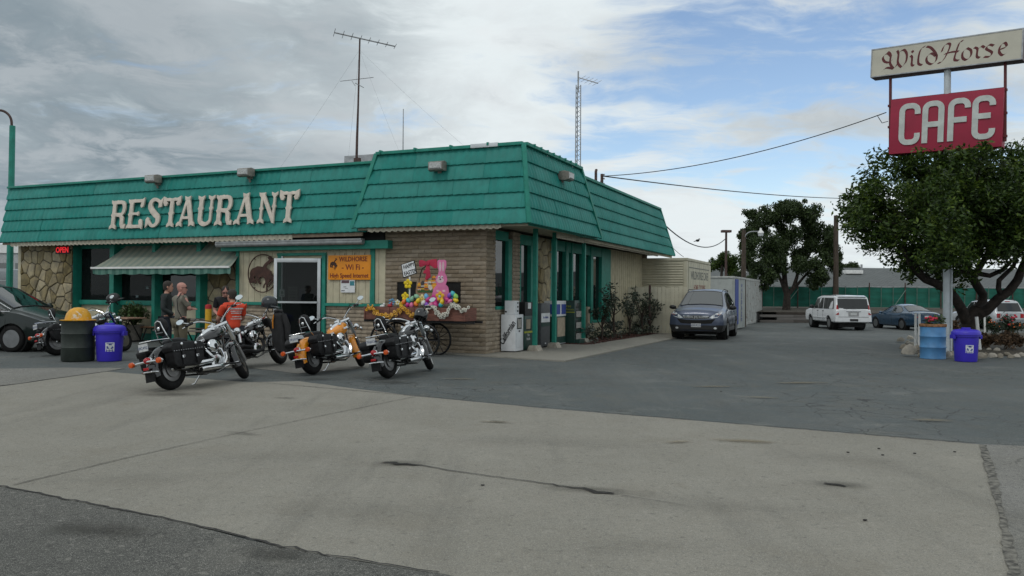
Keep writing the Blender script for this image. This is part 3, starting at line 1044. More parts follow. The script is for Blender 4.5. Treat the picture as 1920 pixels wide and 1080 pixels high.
for k in range(7):
 t = k / 6
 row = []
 for i in range(41):
  s_ = i / 40
  p = V((a_bl.x, .42, 2.98)).lerp(V((-8.12, .42, 2.98)), s_).lerp(V((a_fl.x, -.5, zf)).lerp(V((a_fr.x - .2, -.5, zf)), s_), t)
  p.z -= .05 * math.sin(t * PI) + .008 * math.sin(s_ * 60) * t
  row.append(p)
 rws.append(row)
mb.grid(rws)
AWN = bpart('awning', mb, M_awn, smooth=60)
mb = MB()
rws = [[], []]
for i in range(161):
 s_ = i / 160
 x = a_fl.x + (a_fr.x - .2 - a_fl.x) * s_
 rws[0].append(V((x, -.50, zf - .03)))
 rws[1].append(V((x, -.50 + .02 * math.sin(s_ * 80), zf - .19 - .03 * abs(math.sin(s_ * 26)))))
mb.grid(rws)
bpart('awning_valance', mb, M_awn2, AWN, smooth=60)
bpart('awning_bar', MB().box(a_fl.x - .06, a_fr.x - .24, -.54, -.48, zf - .04, zf + .02), M_white, AWN, bevel=.006)
for s_ in (.08, .92):
 x = a_fl.x + (a_fr.x - a_fl.x) * s_
 bpart('awning_arm', MB().tube([(x, -.46, zf - .02), (x + (.3 if s_ < .5 else -.5), 0, zf + .1), (x, .46, 2.85)], .022, 6), M_white, AWN)
# ---- right side windows
SIDE = bpart('side_wall', MB().box(-.16, -.06, 2.18, 3.3, 0, .55).box(-.16, -.06, 4.5, 10.8, 0, .55).box(-.16, -.06, 10.8, 16.1, 0, 3.25), M_cream, smooth=0)
def side_frame(name, y0, y1, z0, z1, x0=-.14, x1=.0, m=M_green):
 return bbox(name, x0, x1, y0, y1, z0, z1, m, SIDE)
side_frame('window_frame', 1.42, 1.66, 1.20, 3.02, -.14, -.015)
side_frame('window_sill', .56, 1.42, 1.14, 1.22, -.14, .03)
side_frame('window_head', .56, 1.42, 2.96, 3.2, -.14, -.02)
bpart('window_pane', MB().box(-.125, -.115, .56, 1.42, 1.22, 2.96), M_glassd, SIDE, smooth=0)
side_frame('window_frame', 2.18, 2.26, .55, 3.2)
side_frame('window_frame', 2.98, 3.30, .55, 3.2)
side_frame('window_head', 2.26, 2.98, 2.93, 3.2)
bpart('window_pane', MB().box(-.125, -.115, 2.26, 2.98, .55, 2.93), M_glassd, SIDE, smooth=0)
for (y0, y1) in ((4.5, 4.98), (5.86, 6.10), (6.42, 6.54), (7.52, 7.78), (8.40, 8.66), (9.70, 10.82)):
 side_frame('window_frame', y0, y1, .55, 3.22, -.14, .03 if y1 - y0 < .4 else .012)
for (y0, y1) in ((4.98, 5.86), (6.10, 6.42), (6.54, 7.52), (7.78, 8.40), (8.66, 9.70)):
 side_frame('window_head', y0, y1, 2.9, 3.22)
 side_frame('window_rail', y0, y1, .55, .65)
 bpart('window_pane', MB().box(-.115, -.105, y0, y1, .65, 2.9), M_glassd, SIDE, smooth=0)
for (y0, y1) in ((2.18, 3.30), (4.5, 10.82)):
 side_frame('panel_below', y0, y1, .12, .548, -.06, -.01, M_cream)
bpart('side_shade_sheet', MB().box(-1.2, -1.15, .5, 10.8, 0, 3.2), M_dark, SIDE, smooth=0)  # near-black sheet added behind the panes, stands in for the unlit room
# ribbed metal siding
ry = 10.84
while ry < 15.55:
 mb = MB()
 mb.prism([(0, 0), (.0, .02), (.04, .075), (.12, .075), (.16, .02), (.29, .02), (.29, 0)], frame((-.06, ry, 0), (0, 1, 0), (1, 0, 0), (0, 0, -1)), -3.24, -.08)
 bpart('ribbed_siding', mb, M_cream, SIDE, smooth=20)
 ry += .294
bbox('corner_board', -.06, .05, 15.56, 16.12, 0, 3.26, M_ctrim, SIDE)
bpart('rear_wall', MB().box(-17.2, -.07, 16.0, 16.1, 0, 3.26), M_cream, smooth=0)
# ---- porch posts
M_pier = mat('pier_concrete', (.33, .30, .25), .9, var=.15, scale=8, bump=.2)
for py_ in (1.67, 3.13, 5.73):
 x = .66
 po = bbox('porch_post', x - .055, x + .055, py_ - .055, py_ + .055, .16, 3.30, M_green)
 mb = MB()
 mb.prism([(-.17, .03), (.17, .03), (.10, .18), (-.10, .18)], upright((x, py_ + .17, 0), (1, 0, 0)), 0, .34)
 bpart('post_base', mb, M_pier, po, bevel=.01)
# ---- RESTAURANT letters
def stem(mb, M_, cx, h, a=.07, s=.135, y0=0.0, head=True, foot=True, d=.05, mid=True):
 r_ = []
 hh = h
 if foot:
  r_ += [(s, y0 - .015), (s * .95, y0 + .07), (a, y0 + .14)]
 else:
  r_ += [(a, y0)]
 if mid:
  m_ = y0 + (hh - y0) * .48
  r_ += [(a, m_ - .06), (a + .035, m_), (a, m_ + .06)]
 if head:
  r_ += [(a, hh - .14), (s * .95, hh - .07), (s, hh + .015)]
 else:
  r_ += [(a, hh)]
 l_ = [(-x, y) for x, y in r_][::-1]
 poly = [(cx + x, y) for x, y in r_]
 if head:
  poly.append((cx, hh - .03))
 poly += [(cx + x, y) for x, y in l_]
 if foot:
  poly.append((cx, y0 + .035))
 mb.prism(poly, M_, 0, d)
def letter(ch, w, h, M_):
 mb = MB()
 a = .068
 if ch == 'R':
  stem(mb, M_, .13, h)
  bw = [(.1, h - .06)] + arc(w - .22, h * .75 - .03, .13, h * .22, 90, -90, 10) + [(.1, h * .50)]
  mb.prism(ribbon(bw, [.055] * 3 + [.062] * 6 + [.05] * 4), M_, 0, .051)
  mb.prism(ribbon([(.2, h * .5), (w - .22, h * .47), (w - .15, h * .36), (w - .14, h * .16), (w - .10, .05), (w - .03, .04), (w + .0, .14)], [.05, .06, .07, .07, .06, .035, .015]), M_, 0, .052)
 elif ch == 'E':
  stem(mb, M_, .14, h)
  mb.prism([(.1, h - .1), (w - .12, h - .1), (w - .15, h - .22), (w - .10, h - .27), (w - .03, h - .24), (w, h - .12), (w + .01, h + .05), (w - .08, h), (.1, h)], M_, 0, .051)
  mb.prism([(.12, h * .45), (w - .28, h * .46), (w - .20, h * .42), (w - .17, h * .5), (w - .20, h * .58), (w - .28, h * .54), (.12, h * .55)], M_, 0, .052)
  mb.prism([(.1, .0), (w - .08, .0), (w, -.04), (w + .01, .12), (w - .02, .25), (w - .10, .28), (w - .16, .22), (w - .13, .1), (.1, .1)], M_, 0, .053)
 elif ch == 'S':
  pts = [(w - .10, h * .72), (w - .11, h * .86)] + arc(w * .5, h * .76, w * .28, h * .19, 60, 200, 8) + [(w * .36, h * .58), (w * .62, h * .42)] + arc(w * .52, h * .25, w * .27, h * .20, 40, -150, 9) + [(.10, h * .24), (.12, h * .32)]
  ws = [.06, .05] + [.05, .05, .055, .06, .065, .07, .075, .08, .085] + [.09, .09] + [.085, .085, .08, .07, .06, .055, .05, .05, .05, .05] + [.06, .04]
  mb.prism(ribbon(pts, ws), M_, 0, .05)
  mb.prism([(w - .17, h * .66), (w - .03, h * .68), (w + .02, h + .02), (w - .10, h * .9)], M_, 0, .051)
  mb.prism([(.02, h * .0 - .02), (.12, h * .1), (.17, h * .3), (.08, h * .36), (.02, h * .28)], M_, 0, .052)
 elif ch == 'T':
  c = w / 2
  stem(mb, M_, c, h - .02, head=False)
  half = [(0, h - .03), (.1, h), (.2, h - .01), (w / 2, h + .05), (w / 2 + .0, h - .14), (w / 2 - .05, h - .24), (w / 2 - .13, h - .25), (w / 2 - .18, h - .16), (w / 2 - .13, h - .10), (.05, h - .10)]
  mb.prism([(c + x, y) for x, y in half] + [(c - x, y) for x, y in half[::-1]], M_, 0, .051)
 elif ch == 'A':
  c = w / 2
  mb.prism(ribbon([(.12, .03), (c - .02, h - .08)], .042), M_, 0, .05)
  mb.prism(ribbon([(w - .13, .03), (c + .01, h - .06)], .078), M_, 0, .051)
  mb.prism([(.2, h * .24), (w - .2, h * .24), (w - .22, h * .33), (.24, h * .33)], M_, 0, .052)
  mb.prism([(c - .11, h + .02), (c - .09, h - .1), (c + .1, h - .1), (c + .12, h + .02), (c, h - .02)], M_, 0, .053)
  for x in (.10, w - .12):
   mb.prism([(x - .11, -.015), (x, .03), (x + .11, -.015), (x + .10, .08), (x + .05, .14), (x - .04, .14), (x - .10, .08)], M_, 0, .054)
 elif ch == 'U':
  for x, aa in ((.12, .07), (w - .11, .042)):
   stem(mb, M_, x, h, aa, .125, h * .2, foot=False)
  mb.prism(ribbon([(.12, h * .24)] + arc(w / 2 + .01, h * .22, w / 2 - .12, h * .16, 180, 360, 10) + [(w - .11, h * .24)], [.07] * 3 + [.065] * 4 + [.05] * 3 + [.042] * 3), M_, 0, .051)
 elif ch == 'N':
  stem(mb, M_, .11, h, .038, .11)
  stem(mb, M_, w - .10, h + .0, .038, .11, .1, foot=False)
  mb.prism([(.04, h + .0), (.17, h), (w - .06, .12), (w - .06, -.02), (w - .13, .0)], M_, 0, .052)
 return mb
spans = [('R', 112, 248, 482, 215), ('E', 262, 405, 477, 205), ('S', 430, 572, 470, 192), ('T', 578, 735, 465, 190), ('A', 715, 878, 460, 180),
         ('U', 892, 1040, 458, 172), ('R', 1058, 1208, 450, 165), ('A', 1232, 1412, 442, 150), ('N', 1442, 1608, 432, 142), ('T', 1628, 1803, 428, 130)]
LB = -.46
for ch, X0, X1, Yb, Yt in spans:
 x0, y0, x1 = 180 + X0 / 4.8, 330 + Yb / 4.8, 180 + X1 / 4.8
 p0, p1, pt = FR(x0, y0, LB), FR(x1, y0, LB), FR(x0, 330 + Yt / 4.8, LB)
 w, h = p1.x - p0.x, pt.z - p0.z - .03
 sl = math.atan2(.30, 1.82)
 M_ = Matrix.Translation((p0.x, LB + .06, p0.z + .015)) @ Matrix.Rotation(PI / 2 - sl * .8, 4, 'X')
 bpart('sign_letter', letter(ch, w, h, M_), M_letter, bevel=.004, smooth=30, label='cream wooden letter %s of the roof sign' % ch)
# ================================================================== things on and around the restaurant
def at_b(x, y, z=0.0, rz=0.0):
 return bmw @ Matrix.Translation((x, y, z)) @ Matrix.Rotation(rz, 4, 'Z')
def thing_b(name, label, cat, x, y, z=0.0, rz=0.0, group=None):
 return thing(name, label, cat, mw=at_b(x, y, z, rz), group=group)
M_lens = mat('lamp_lens', (.42, .43, .42), .15, var=.2, scale=20, spec=.6)
M_fix = mat('weathered_fixture', (.21, .19, .165), .6, var=.2, scale=10)
M_rust = mat('rusty_steel', (.070, .040, .034), .75, var=.3, scale=12)
M_galv = mat('galvanised_steel', (.34, .35, .36), .5, metal=.4, var=.15, scale=9)
M_red = mat('red_paint', (.45, .02, .025), .5, var=.1)
M_paper = mat('paper', (.70, .71, .72), .8, var=.05)
M_orange = mat('orange_sign', (.78, .27, .006), .5, var=.06, scale=3)
M_dkred = mat('dark_red_lettering', (.16, .006, .008), .6, var=.05)
M_brown = mat('rusted_plate', (.055, .022, .014), .7, var=.25, scale=8)
# ---- floodlights
fl = [(-10.95, -.30, 4.93, 0, 'grey floodlight on the roof edge above the letters S and T'),
      (-7.40, -.30, 4.94, 0, 'grey floodlight on the roof edge above the letters A and N'),
      (-1.10, -.50, 4.74, 0, 'grey floodlight on the front slope of the tall corner roof'),
      (1.30, 2.05, 4.72, PI / 2, 'grey floodlight on the side slope of the tall corner roof')]
for x, y, z, rz, lab in fl:
 t = thing_b('floodlight', lab, 'floodlight', x, y, z, rz, 'floodlights on the roof')
 mb = MB()
 mb.loft([[V((-.20, -.22, -.10)), V((.20, -.22, -.10)), V((.20, -.22, .10)), V((-.20, -.22, .10))],
             [V((-.22, -.10, -.13)), V((.22, -.10, -.13)), V((.22, -.10, .13)), V((-.22, -.10, .13))],
             [V((-.17, .10, -.09)), V((.17, .10, -.09)), V((.17, .10, .12)), V((-.17, .10, .12))]])
 obj('housing', mb, M_fix, t, bevel=.012)
 mb = MB()
 mb.loft([[V((-.16, -.25, -.06)), V((.16, -.25, -.06)), V((.16, -.25, .07)), V((-.16, -.25, .07))],
             [V((-.18, -.222, -.085)), V((.18, -.222, -.085)), V((.18, -.222, .085)), V((-.18, -.222, .085))]])
 obj('lens', mb, M_lens, t)
 obj('bracket', MB().box(-.05, .05, .02, .34, -.16, -.09).tube([(0, .05, -.12), (0, .1, -.25)], .03, 6), M_fix, t)
# ---- roof aerials
t = thing_b('tv_aerial', 'tall thin mast with a long toothed boom, left of the air conditioner', 'aerial', -5.99, 3.0, 4.84)
obj('mast', MB().tube([(0, 0, 0), (.03, 0, 1.6), (.06, 0, 2.6), (.10, 0, 4.7)], [.045, .04, .03, .025], 8), M_rust, t)
obj('clamp_box', MB().box(-.05, .15, -.06, .06, .75, .95), M_rust, t)
BA, BB = FR(627, 61, 2.4) - V((-5.99, 3.0, 4.84)), FR(741, 87, 3.6) - V((-5.99, 3.0, 4.84))
mb = MB().tube([BA, BB], .022, 6)
obj('boom', mb, M_galv, t)
for k in range(8):
 s_ = -1 + 2 * k / 7
 c_ = BA.lerp(BB, .5 + .5 * s_)
 L_ = .42 - .02 * k
 obj('element', MB().tube([c_ + V((-.64, .76, .02)) * L_ , c_ - V((-.64, .76, .02)) * L_], .009, 5), M_galv, t)
for k, (a, c_) in enumerate((((-.62, 0, 3.44), (.62, 0, 3.44)), ((-.25, .1, 3.44), (.0, -.1, 3.22)), ((.0, -.1, 3.30), (.2, .1, 3.18)))):
 obj('cross_rod', MB().tube([a, c_], .012, 5), M_galv, t)
def wire(name, label, pts, sag=0.0, r=.012, n=14, m=None, cat='wire', group=None):
 out = []
 for i in range(len(pts) - 1):
  a, c_ = V(pts[i]), V(pts[i + 1])
  for k in range(n + (1 if i == len(pts) - 2 else 0)):
   s_ = k / n
   p = a.lerp(c_, s_)
   p.z -= sag * 4 * s_ * (1 - s_)
   out.append(p)
 o = obj(name, MB().tube(out, r, 5), m or M_black)
 return tag(o, label, cat, group)
M_wire = mat('guy_wire', (.25, .26, .27), .5)
top = bmw @ V((-5.9, 3.0, 9.2))
for (x, y, z, lab) in ((-9.2, 2.5, 4.85, 'thin guy wire from the tall aerial down to the roof behind the letter N'),
                       (-8.2, 5.5, 4.85, 'thin guy wire from the tall aerial to the back of the left roof'),
                       (-3.6, 2.2, 5.05, 'thin guy wire dropping steeply from the aerial beside the whip antenna'),
                       (-.6, .8, 5.1, 'long thin guy wire from the aerial to the front corner roof')):
 wire('guy_wire', lab, [top, bmw @ V((x, y, z))], .06, .0022, 8, M_wire, group='guy wires of the tall aerial')
o = obj('whip_antenna', MB().tube([at_b(-4.28, 3, 4.9).translation, at_b(-4.28, 3, 7.2).translation], [.022, .014], 6), M_galv)
tag(o, 'plain vertical whip antenna rising behind the corner roof', 'antenna')
t = thing_b('lattice_mast', 'narrow lattice mast with a short tilted aerial behind the side roof', 'mast', .34, 6.0, 4.7)
for k in range(3):
 a = 2 * PI * k / 3
 obj('mast_leg', MB().tube([(.10 * math.cos(a), .10 * math.sin(a), 0), (.085 * math.cos(a), .085 * math.sin(a), 3.5)], .016, 6), M_galv, t)
mb = MB()
for i in range(22):
 for k in range(3):
  a, c_ = 2 * PI * k / 3, 2 * PI * (k + 1) / 3
  z = .1 + i * .155
  mb.tube([(.095 * math.cos(a), .095 * math.sin(a), z), (.095 * math.cos(c_), .095 * math.sin(c_), z + .14)], .007, 4)
stuff(obj('lattice', mb, M_galv, t))
obj('top_pole', MB().tube([(0, 0, 3.3), (0, 0, 3.95)], .025, 6), M_galv, t)
obj('aerial_boom', MB().tube([(0, 0, 3.75), (.75, -.3, 3.42)], .018, 6), M_galv, t)
for k in range(5):
 c_ = V((.12 + .15 * k, -.05 - .06 * k, 3.70 - .066 * k))
 obj('element', MB().tube([c_ + V((.08, .2, .12)), c_ - V((.08, .2, .12))], .006, 4), M_galv, t)
a0, a1 = FR(664, 302, 4.0), FR(712, 290, 4.0)
t = thing_b('roof_air_conditioner', 'grey air conditioning box on the roof behind the tall corner mansard', 'air conditioner', (a0.x + a1.x) / 2, 4.3, 4.84)
obj('casing', MB().box(-.75, .85, -.5, .5, .0, a1.z - 4.84), M_galv, t, bevel=.02)
for k in range(9):
 obj('louvre', MB().box(-.45, .8, -.53, -.503, .16 + .09 * k, .2 + .09 * k), M_fix, t)
vp = FR(147, 345, 2.0)
o = obj('vent_pipe', MB().cyl(bmw @ V((vp.x, 2, 4.8)), bmw @ V((vp.x, 2, 5.32)), .07, n=10), M_galv)
tag(o, 'short grey vent pipe poking above the left end of the roof', 'pipe')
# service mast with insulators and the overhead wires
sp = SI(1123, 335, .2)
t = thing_b('service_mast', 'short braced mast with insulators where the overhead wires land on the roof', 'mast', .2, sp.y, 4.85)
obj('riser_pipe', MB().tube([(0, -.35, 0), (0, -.35, .95), (0, -.30, 1.0)], .05, 8), M_rust, t)
obj('mast_post', MB().tube([(0, .35, 0), (0, .35, .95)], .055, 8), M_rust, t)
obj('brace', MB().tube([(0, -.15, .05), (0, .3, .75)], .035, 6), M_rust, t)
obj('brace', MB().tube([(.4, .55, .0), (0, .35, .6)], .04, 6), M_rust, t)
for z in (.6, .78, .92):
 obj('insulator', MB().lathe([(0, -.03), (.035, -.02), (.02, 0), (.035, .02), (0, .03)], 8, Matrix.Translation((.08, .35, z))), M_lens, t)
mast_top = bmw @ V((.25, sp.y + .35, 5.72))
# ---- lamp pole at far left
lp = D(18, 470, 30)
t = thing('street_lamp', 'tall teal lamp pole with a curved arm behind the left end of the roof', 'lamp pole', at=(lp.x, lp.y, 0))
zt1 = D(20, 236, 30).z
obj('pole', MB().tube([(0, 0, 0), (.05, 0, zt1)], [.12, .10], 10), M_green, t)
ah = D(18, 212, 30).z - zt1
obj('arm', MB().tube([(.03, 0, zt1 - .5), (.02, 0, zt1 + .1)] + [(-.45 + .47 * math.cos(R(a)), 0, zt1 + .1 + ah * math.sin(R(a))) for a in range(10, 100, 10)] + [(-1.6, 0, zt1 + .1 + ah * .9)], .045, 8), M_rust, t)
obj('lamp_head', MB().ell((-1.9, 0, zt1 + .1 + ah * .85), .4, .16, .1, 12, 6), M_fix, t)
# ---- bucking horse plate sign
OP = -.06
HP = [(120, 260), (150, 235), (175, 228), (200, 212), (240, 212), (275, 222), (292, 195), (312, 168), (335, 150), (352, 136), (365, 122), (350, 108), (340, 92), (358, 88), (372, 72),
      (392, 80), (404, 100), (402, 115), (440, 122), (446, 134), (412, 141), (388, 152), (370, 178), (347, 192), (326, 215), (332, 242), (362, 256), (388, 276), (401, 310), (402, 338),
      (440, 340), (442, 375), (426, 412), (402, 440), (376, 468), (356, 500), (350, 486), (370, 450), (392, 412), (402, 382), (384, 394), (360, 430), (346, 452), (341, 480), (341, 552), (322, 552),
      (325, 482), (320, 452), (302, 475), (296, 510), (280, 506), (286, 470), (314, 430), (309, 392), (290, 366), (262, 352), (238, 366), (226, 395), (236, 424), (256, 440), (246, 460), (222, 446),
      (206, 422), (192, 392), (180, 346), (166, 346), (162, 368), (176, 396), (192, 420), (194, 440), (178, 446), (150, 434), (122, 440), (102, 422), (98, 376), (106, 340), (102, 312), (110, 284)]
oc = FR(455 + 275 / 7.245, 470 + 308 / 7.245, OP)
t = thing_b('horse_sign', 'round metal silhouette of a rider on a bucking horse left of the door', 'sign', oc.x, OP, oc.z)
poly = []
for X, Y in HP:
 p = FR(455 + X / 7.245, 470 + Y / 7.245, OP)
 poly.append((p.x - oc.x, p.z - oc.z))
UP0 = upright((0, 0, 0), (1, 0, 0))
obj('horse_silhouette', MB().prism(poly, UP0, 0, .02), M_brown, t, smooth=0)
e0 = FR(455 + 78 / 7.245, 470 + 308 / 7.245, OP)
rx_, rz_ = oc.x - e0.x, FR(455 + 275 / 7.245, 470 + 52 / 7.245, OP).z - oc.z
obj('ring', MB().tube([(rx_ * math.cos(2 * PI * k / 48), -.01, rz_ * math.sin(2 * PI * k / 48)) for k in range(48)], .016, 6, closed=True), M_brown, t)
for a in (50, 130, 230, 310):
 obj('spacer', MB().tube([(rx_ * math.cos(R(a)), 0, rz_ * math.sin(R(a))), (rx_ * math.cos(R(a)), .07, rz_ * math.sin(R(a)))], .012, 6), M_brown, t)
# ---- orange sign
w0, w1 = FR(615.5, 479, -.05), FR(694.5, 524.5, -.05)
wc = V(((w0.x + w1.x) / 2, -.05, (w0.z + w1.z) / 2))
SW, SH = w1.x - w0.x, w0.z - w1.z
t = thing_b('internet_sign', 'orange rectangular internet sign on the cream wall right of the door', 'sign', wc.x, wc.y, wc.z)
obj('panel', MB().box(-SW / 2, SW / 2, 0, .025, -SH / 2, SH / 2), M_orange, t, bevel=.004)
F0 = upright((0, -.001, 0), (1, 0, 0))
for s_, size, x, z, sx_ in (('WiLDHORSE', .18, .13, .22, .90), ('- Wi Fi -', .21, .12, .0, 1.0), ('High Speed Internet', .165, 0, -.225, .93)):
 text_obj('lettering', s_, size, M_dkred, Matrix.Translation((x, 0, z)) @ F0, t, .003, sx=sx_, bold=.003)
sc = .0007
em = [((X - 275) * sc * 1.0, (Y - 300) * -sc) for X, Y in HP]
obj('rider_emblem', MB().prism(em, Matrix.Translation((-.50, 0, .10)) @ F0, 0, .004), M_brown, t, smooth=0)
for k in range(4):
 obj('hanger', MB().tube([(-.48 + k * .32, .01, SH / 2), (-.48 + k * .32, .03, SH / 2 + .06)], .006, 5), M_black, t)
def notice(px, py, w, h, b_, lab, bands, m=None):
 p = FR(px, py, b_)
 t_ = thing_b('paper_notice', lab, 'notice', p.x, b_, p.z)
 obj('sheet', MB().box(-w / 2, w / 2, 0, .004, -h / 2, h / 2), m or M_paper, t_, smooth=0)
 for (x0, x1, z0, z1, col) in bands:
  obj('printed_block', MB().box(x0 * w, x1 * w, -.0025, -.0005, z0 * h, z1 * h), mat('print_%.2f_%.2f_%.2f' % col, col, .8, var=.1), t_, smooth=0)
DG = (.06, .06, .07)
notice(652, 536, .46, .36, -.035, 'white printed notice pinned under the orange sign', [(-.45, .1, .2, .42, (.12, .07, .08)), (.15, .46, .02, .36, (.05, .22, .26)), (-.3, -.1, -.1, -.06, DG), (-.2, .0, -.2, -.17, DG), (-.45, -.2, -.4, -.34, DG)])
notice(529, 549.5, .19, .21, -.12, 'small white card stuck low on the left edge of the door glass', [(-.2, .2, -.1, .25, (.15, .25, .2)), (-.3, .3, -.35, -.28, DG)])
M_oldpaper = mat('old_paper', (.22, .21, .18), .8, var=.15)
notice(549, 550, .32, .38, .10, 'greyish flyer with rounded corners behind the door glass', [(-.35, .35, .05, .12, DG), (-.35, .35, -.12, -.05, DG), (-.3, .3, .3, .38, DG), (-.35, .3, -.35, -.28, DG)], M_oldpaper)
notice(572, 552, .40, .32, .10, 'two-part flyer with a blue half behind the door glass', [(-.5, -.02, -.48, .48, (.05, .06, .16)), (.03, .5, -.1, -.04, DG), (.03, .5, .1, .4, (.2, .09, .06))], M_oldpaper)
# small decorations hanging inside the window blinds
M_deco = mat('pale_figurine', (.35, .45, .47), .5, var=.2)
k = 0
for px, py, w, h, lab in ((159, 549, .12, .14, 'pale cup shaped trinket at the far left of the first window'), (171, 541, .12, .30, 'tall pale angel shaped trinket in the first window'), (189, 535, .05, .10, 'small pale drop trinket in the first window'), (202, 539, .10, .16, 'round pale trinket at the right of the first window'),
                          (242, 536, .11, .22, 'slim pale trinket at the left of the second window'), (262, 529, .11, .26, 'tall rectangular trinket in the second window'), (279, 538, .22, .10, 'wide low trinket at the right of the second window'), (260, 555, .22, .08, 'flat pale dish on the sill of the second window')):
 p = FR(px, py, .57)
 bb = MB()
 bb.lathe([(0, -h / 2), (w * .45, -h / 2), (w * .3, -h * .1), (w * .5, h * .12), (w * .2, h * .32), (w * .25, h * .42), (0, h / 2)], 8)
 o = obj('window_trinket', bb, M_deco, mw=at_b(p.x, .57, p.z))
 tag(o, lab, 'trinket', 'trinkets hanging in the front windows')
# ---- OPEN sign (lit)
M_neon = mat('red_led', (.5, .01, .01), .4, var=0, emit=((1, .02, .03), .55))
p = FR(116.5, 469, .08)
t = thing_b('open_sign', 'small lit red OPEN sign under the eave at the fieldstone wall', 'sign', p.x, .08, p.z)
obj('backing', MB().box(-.34, .34, .02, .05, -.12, .12), M_black, t)
text_obj('lettering', 'OPEN', .25, M_neon, upright((0, .0, 0), (1, 0, 0)), t, .004, bold=.006, sx=.92)
# ---- news racks on the side pavement
M_ncal = mat('white_rack_enamel', (.62, .64, .66), .4, var=.05, dirt=((.35, .34, .32), 5, .6, .8, .4))
M_ndk = mat('dark_green_rack', (.010, .045, .035), .4, var=.12)
M_ngrey = mat('slate_grey_rack', (.07, .075, .08), .45, var=.12)
M_nbrown = mat('brown_rack', (.075, .04, .03), .5, var=.15)
M_nwin = glass('rack_window', (.05, .055, .05), .3)
M_yel = mat('yellow_print', (.35, .36, .03), .6)
M_blue = mat('blue_print', (.03, .06, .28), .6, var=.1)
M_beige = mat('beige_print', (.36, .30, .22), .7, var=.1)
M_news = mat('newsprint', (.30, .29, .27), .9, var=.3, scale=25)
def SY(px, py, a):
 return SI(px, py, a).y
def rack(lab, x0, x1, y0, y1, h, m, slope=0.0, z0=.03, group='news racks on the side pavement'):
 t_ = thing_b('news_rack', lab, 'news rack', (x0 + x1) / 2, (y0 + y1) / 2, z0, 0, group)
 w, d = (x1 - x0) / 2, (y1 - y0) / 2
 if slope:
  obj('cabinet', MB().prism([(-w, .06), (w, .06), (w, h - slope), (-w, h)], upright((0, d, 0), (1, 0, 0)), 0, 2 * d), m, t_, bevel=.012)
 else:
  obj('cabinet', MB().box(-w, w, -d, d, .03, h), m, t_, bevel=.014)
 return t_, w, d
def side_face(w, y=0.0, z=0.0):
 return upright((w + .001, y, z), (0, 1, 0))
y0, y1 = SY(965.5, 650, .44), SY(981, 650, .44)
t, w, d = rack('white news rack with a slanted black title on its side, at the building corner', .04, .44, y0, y1, .98, M_ncal)
text_obj('lettering', 'Californian', .215, M_black, Matrix.Translation((-.015, -d - .001, .50)) @ UP0 @ Matrix.Rotation(R(58), 4, 'Z'), t, .002, sx=.72, bold=.006, shear=.25)
obj('display_window', MB().box(w, w + .006, -d + .12, d - .12, .60, .90), M_nwin, t, bevel=.003)
obj('front_page', MB().box(w + .006, w + .009, -d + .16, d - .16, .63, .86), M_news, t)
obj('door_panel', MB().box(w, w + .010, -d + .08, d - .08, .12, .50), M_ncal, t, bevel=.004)
text_obj('price_text', '50c', .07, M_black, side_face(w + .006, 0, .545), t)
yb0, yb1 = SY(976, 580, .40), SY(981, 580, .40)
t = thing_b('coin_box', 'small white coin box standing on top of the white news rack', 'coin box', .26, y0 + .2, 1.012, 0)
obj('casing', MB().box(-.14, .14, -.15, .15, 0, .36), M_ncal, t, bevel=.012)
for z in (.09, .2, .3):
 obj('coin_slot', MB().box(.14, .146, .02, .1, z - .02, z + .02), M_black, t)
obj('lock', MB().box(-.13, -.08, -.156, -.15, .05, .09), M_black, t)
y0, y1 = SY(983, 650, .43), SY(998, 650, .43)
t, w, d = rack('dark green news rack squeezed between the white rack and the first post', .05, .43, y0, y1, .93, M_ndk)
obj('display_window', MB().box(w, w + .006, -d + .1, d - .1, .55, .85), M_nwin, t, bevel=.003)
obj('front_page', MB().box(w + .006, w + .009, -d + .12, d - .16, .58, .84), M_beige, t)
text_obj('lettering', 'The\nPacific', .1, M_paper, side_face(w, 0, .36), t, .002)
obj('title_stripe', MB().box(w, w + .004, -d, d, .47, .52), M_yel, t)
t = thing_b('black_news_rack', 'tall black news rack standing behind the white coin box', 'news rack', .12, y0 + .55, .03, 0, 'news racks on the side pavement')
obj('cabinet', MB().box(-.09, .22, -.3, .3, .03, 1.30), M_black, t, bevel=.012)
obj('price_card', MB().box(.22, .224, -.1, .12, 1.12, 1.28), M_paper, t)
y0, y1 = SY(1014, 650, .40), SY(1031, 650, .40)
t, w, d = rack('slate grey pedestal news rack with a white title label, between two posts', .02, .40, y0, y1, 1.26, M_ngrey)
obj('label_band', MB().box(w, w + .006, -d + .02, d - .03, .72, .98), M_paper, t)
text_obj('lettering', 'the Bulletin', .10, M_blue, side_face(w + .006, 0, .86), t, .002, sx=.9)
obj('green_band', MB().box(w, w + .005, -d + .02, d - .03, .60, .71), M_ndk, t)
obj('badge', MB().box(w, w + .005, -.04, .04, .10, .14), M_paper, t)
obj('brown_side', MB().box(-w + .02, w - .12, -d - .004, -d, .5, 1.22), M_nbrown, t)
for sgn in (-1, 1):
 obj('foot', MB().box(-w, w, sgn * d * .8 - .03, sgn * d * .8 + .03, -.03, .04), M_ngrey, t)
y0, y1 = SY(1034, 600, .25), SY(1056, 600, .25)
t, w, d = rack('white and blue plastic news rack half hidden behind the second post', -.0, .34, y0, y1, 1.32, M_ncal)
obj('blue_panel', MB().box(w, w + .006, -d + .05, -.02, .92, 1.22), M_blue, t)
obj('blue_panel', MB().box(w, w + .006, .1, d - .03, .92, 1.22), M_blue, t)
obj('blue_panel', MB().box(-w + .04, w - .04, -d - .006, -d, .92, 1.22), M_blue, t)
obj('dark_base', MB().box(-w + .01, w + .004, -d - .003, d - .02, .05, .86), M_ndk, t)
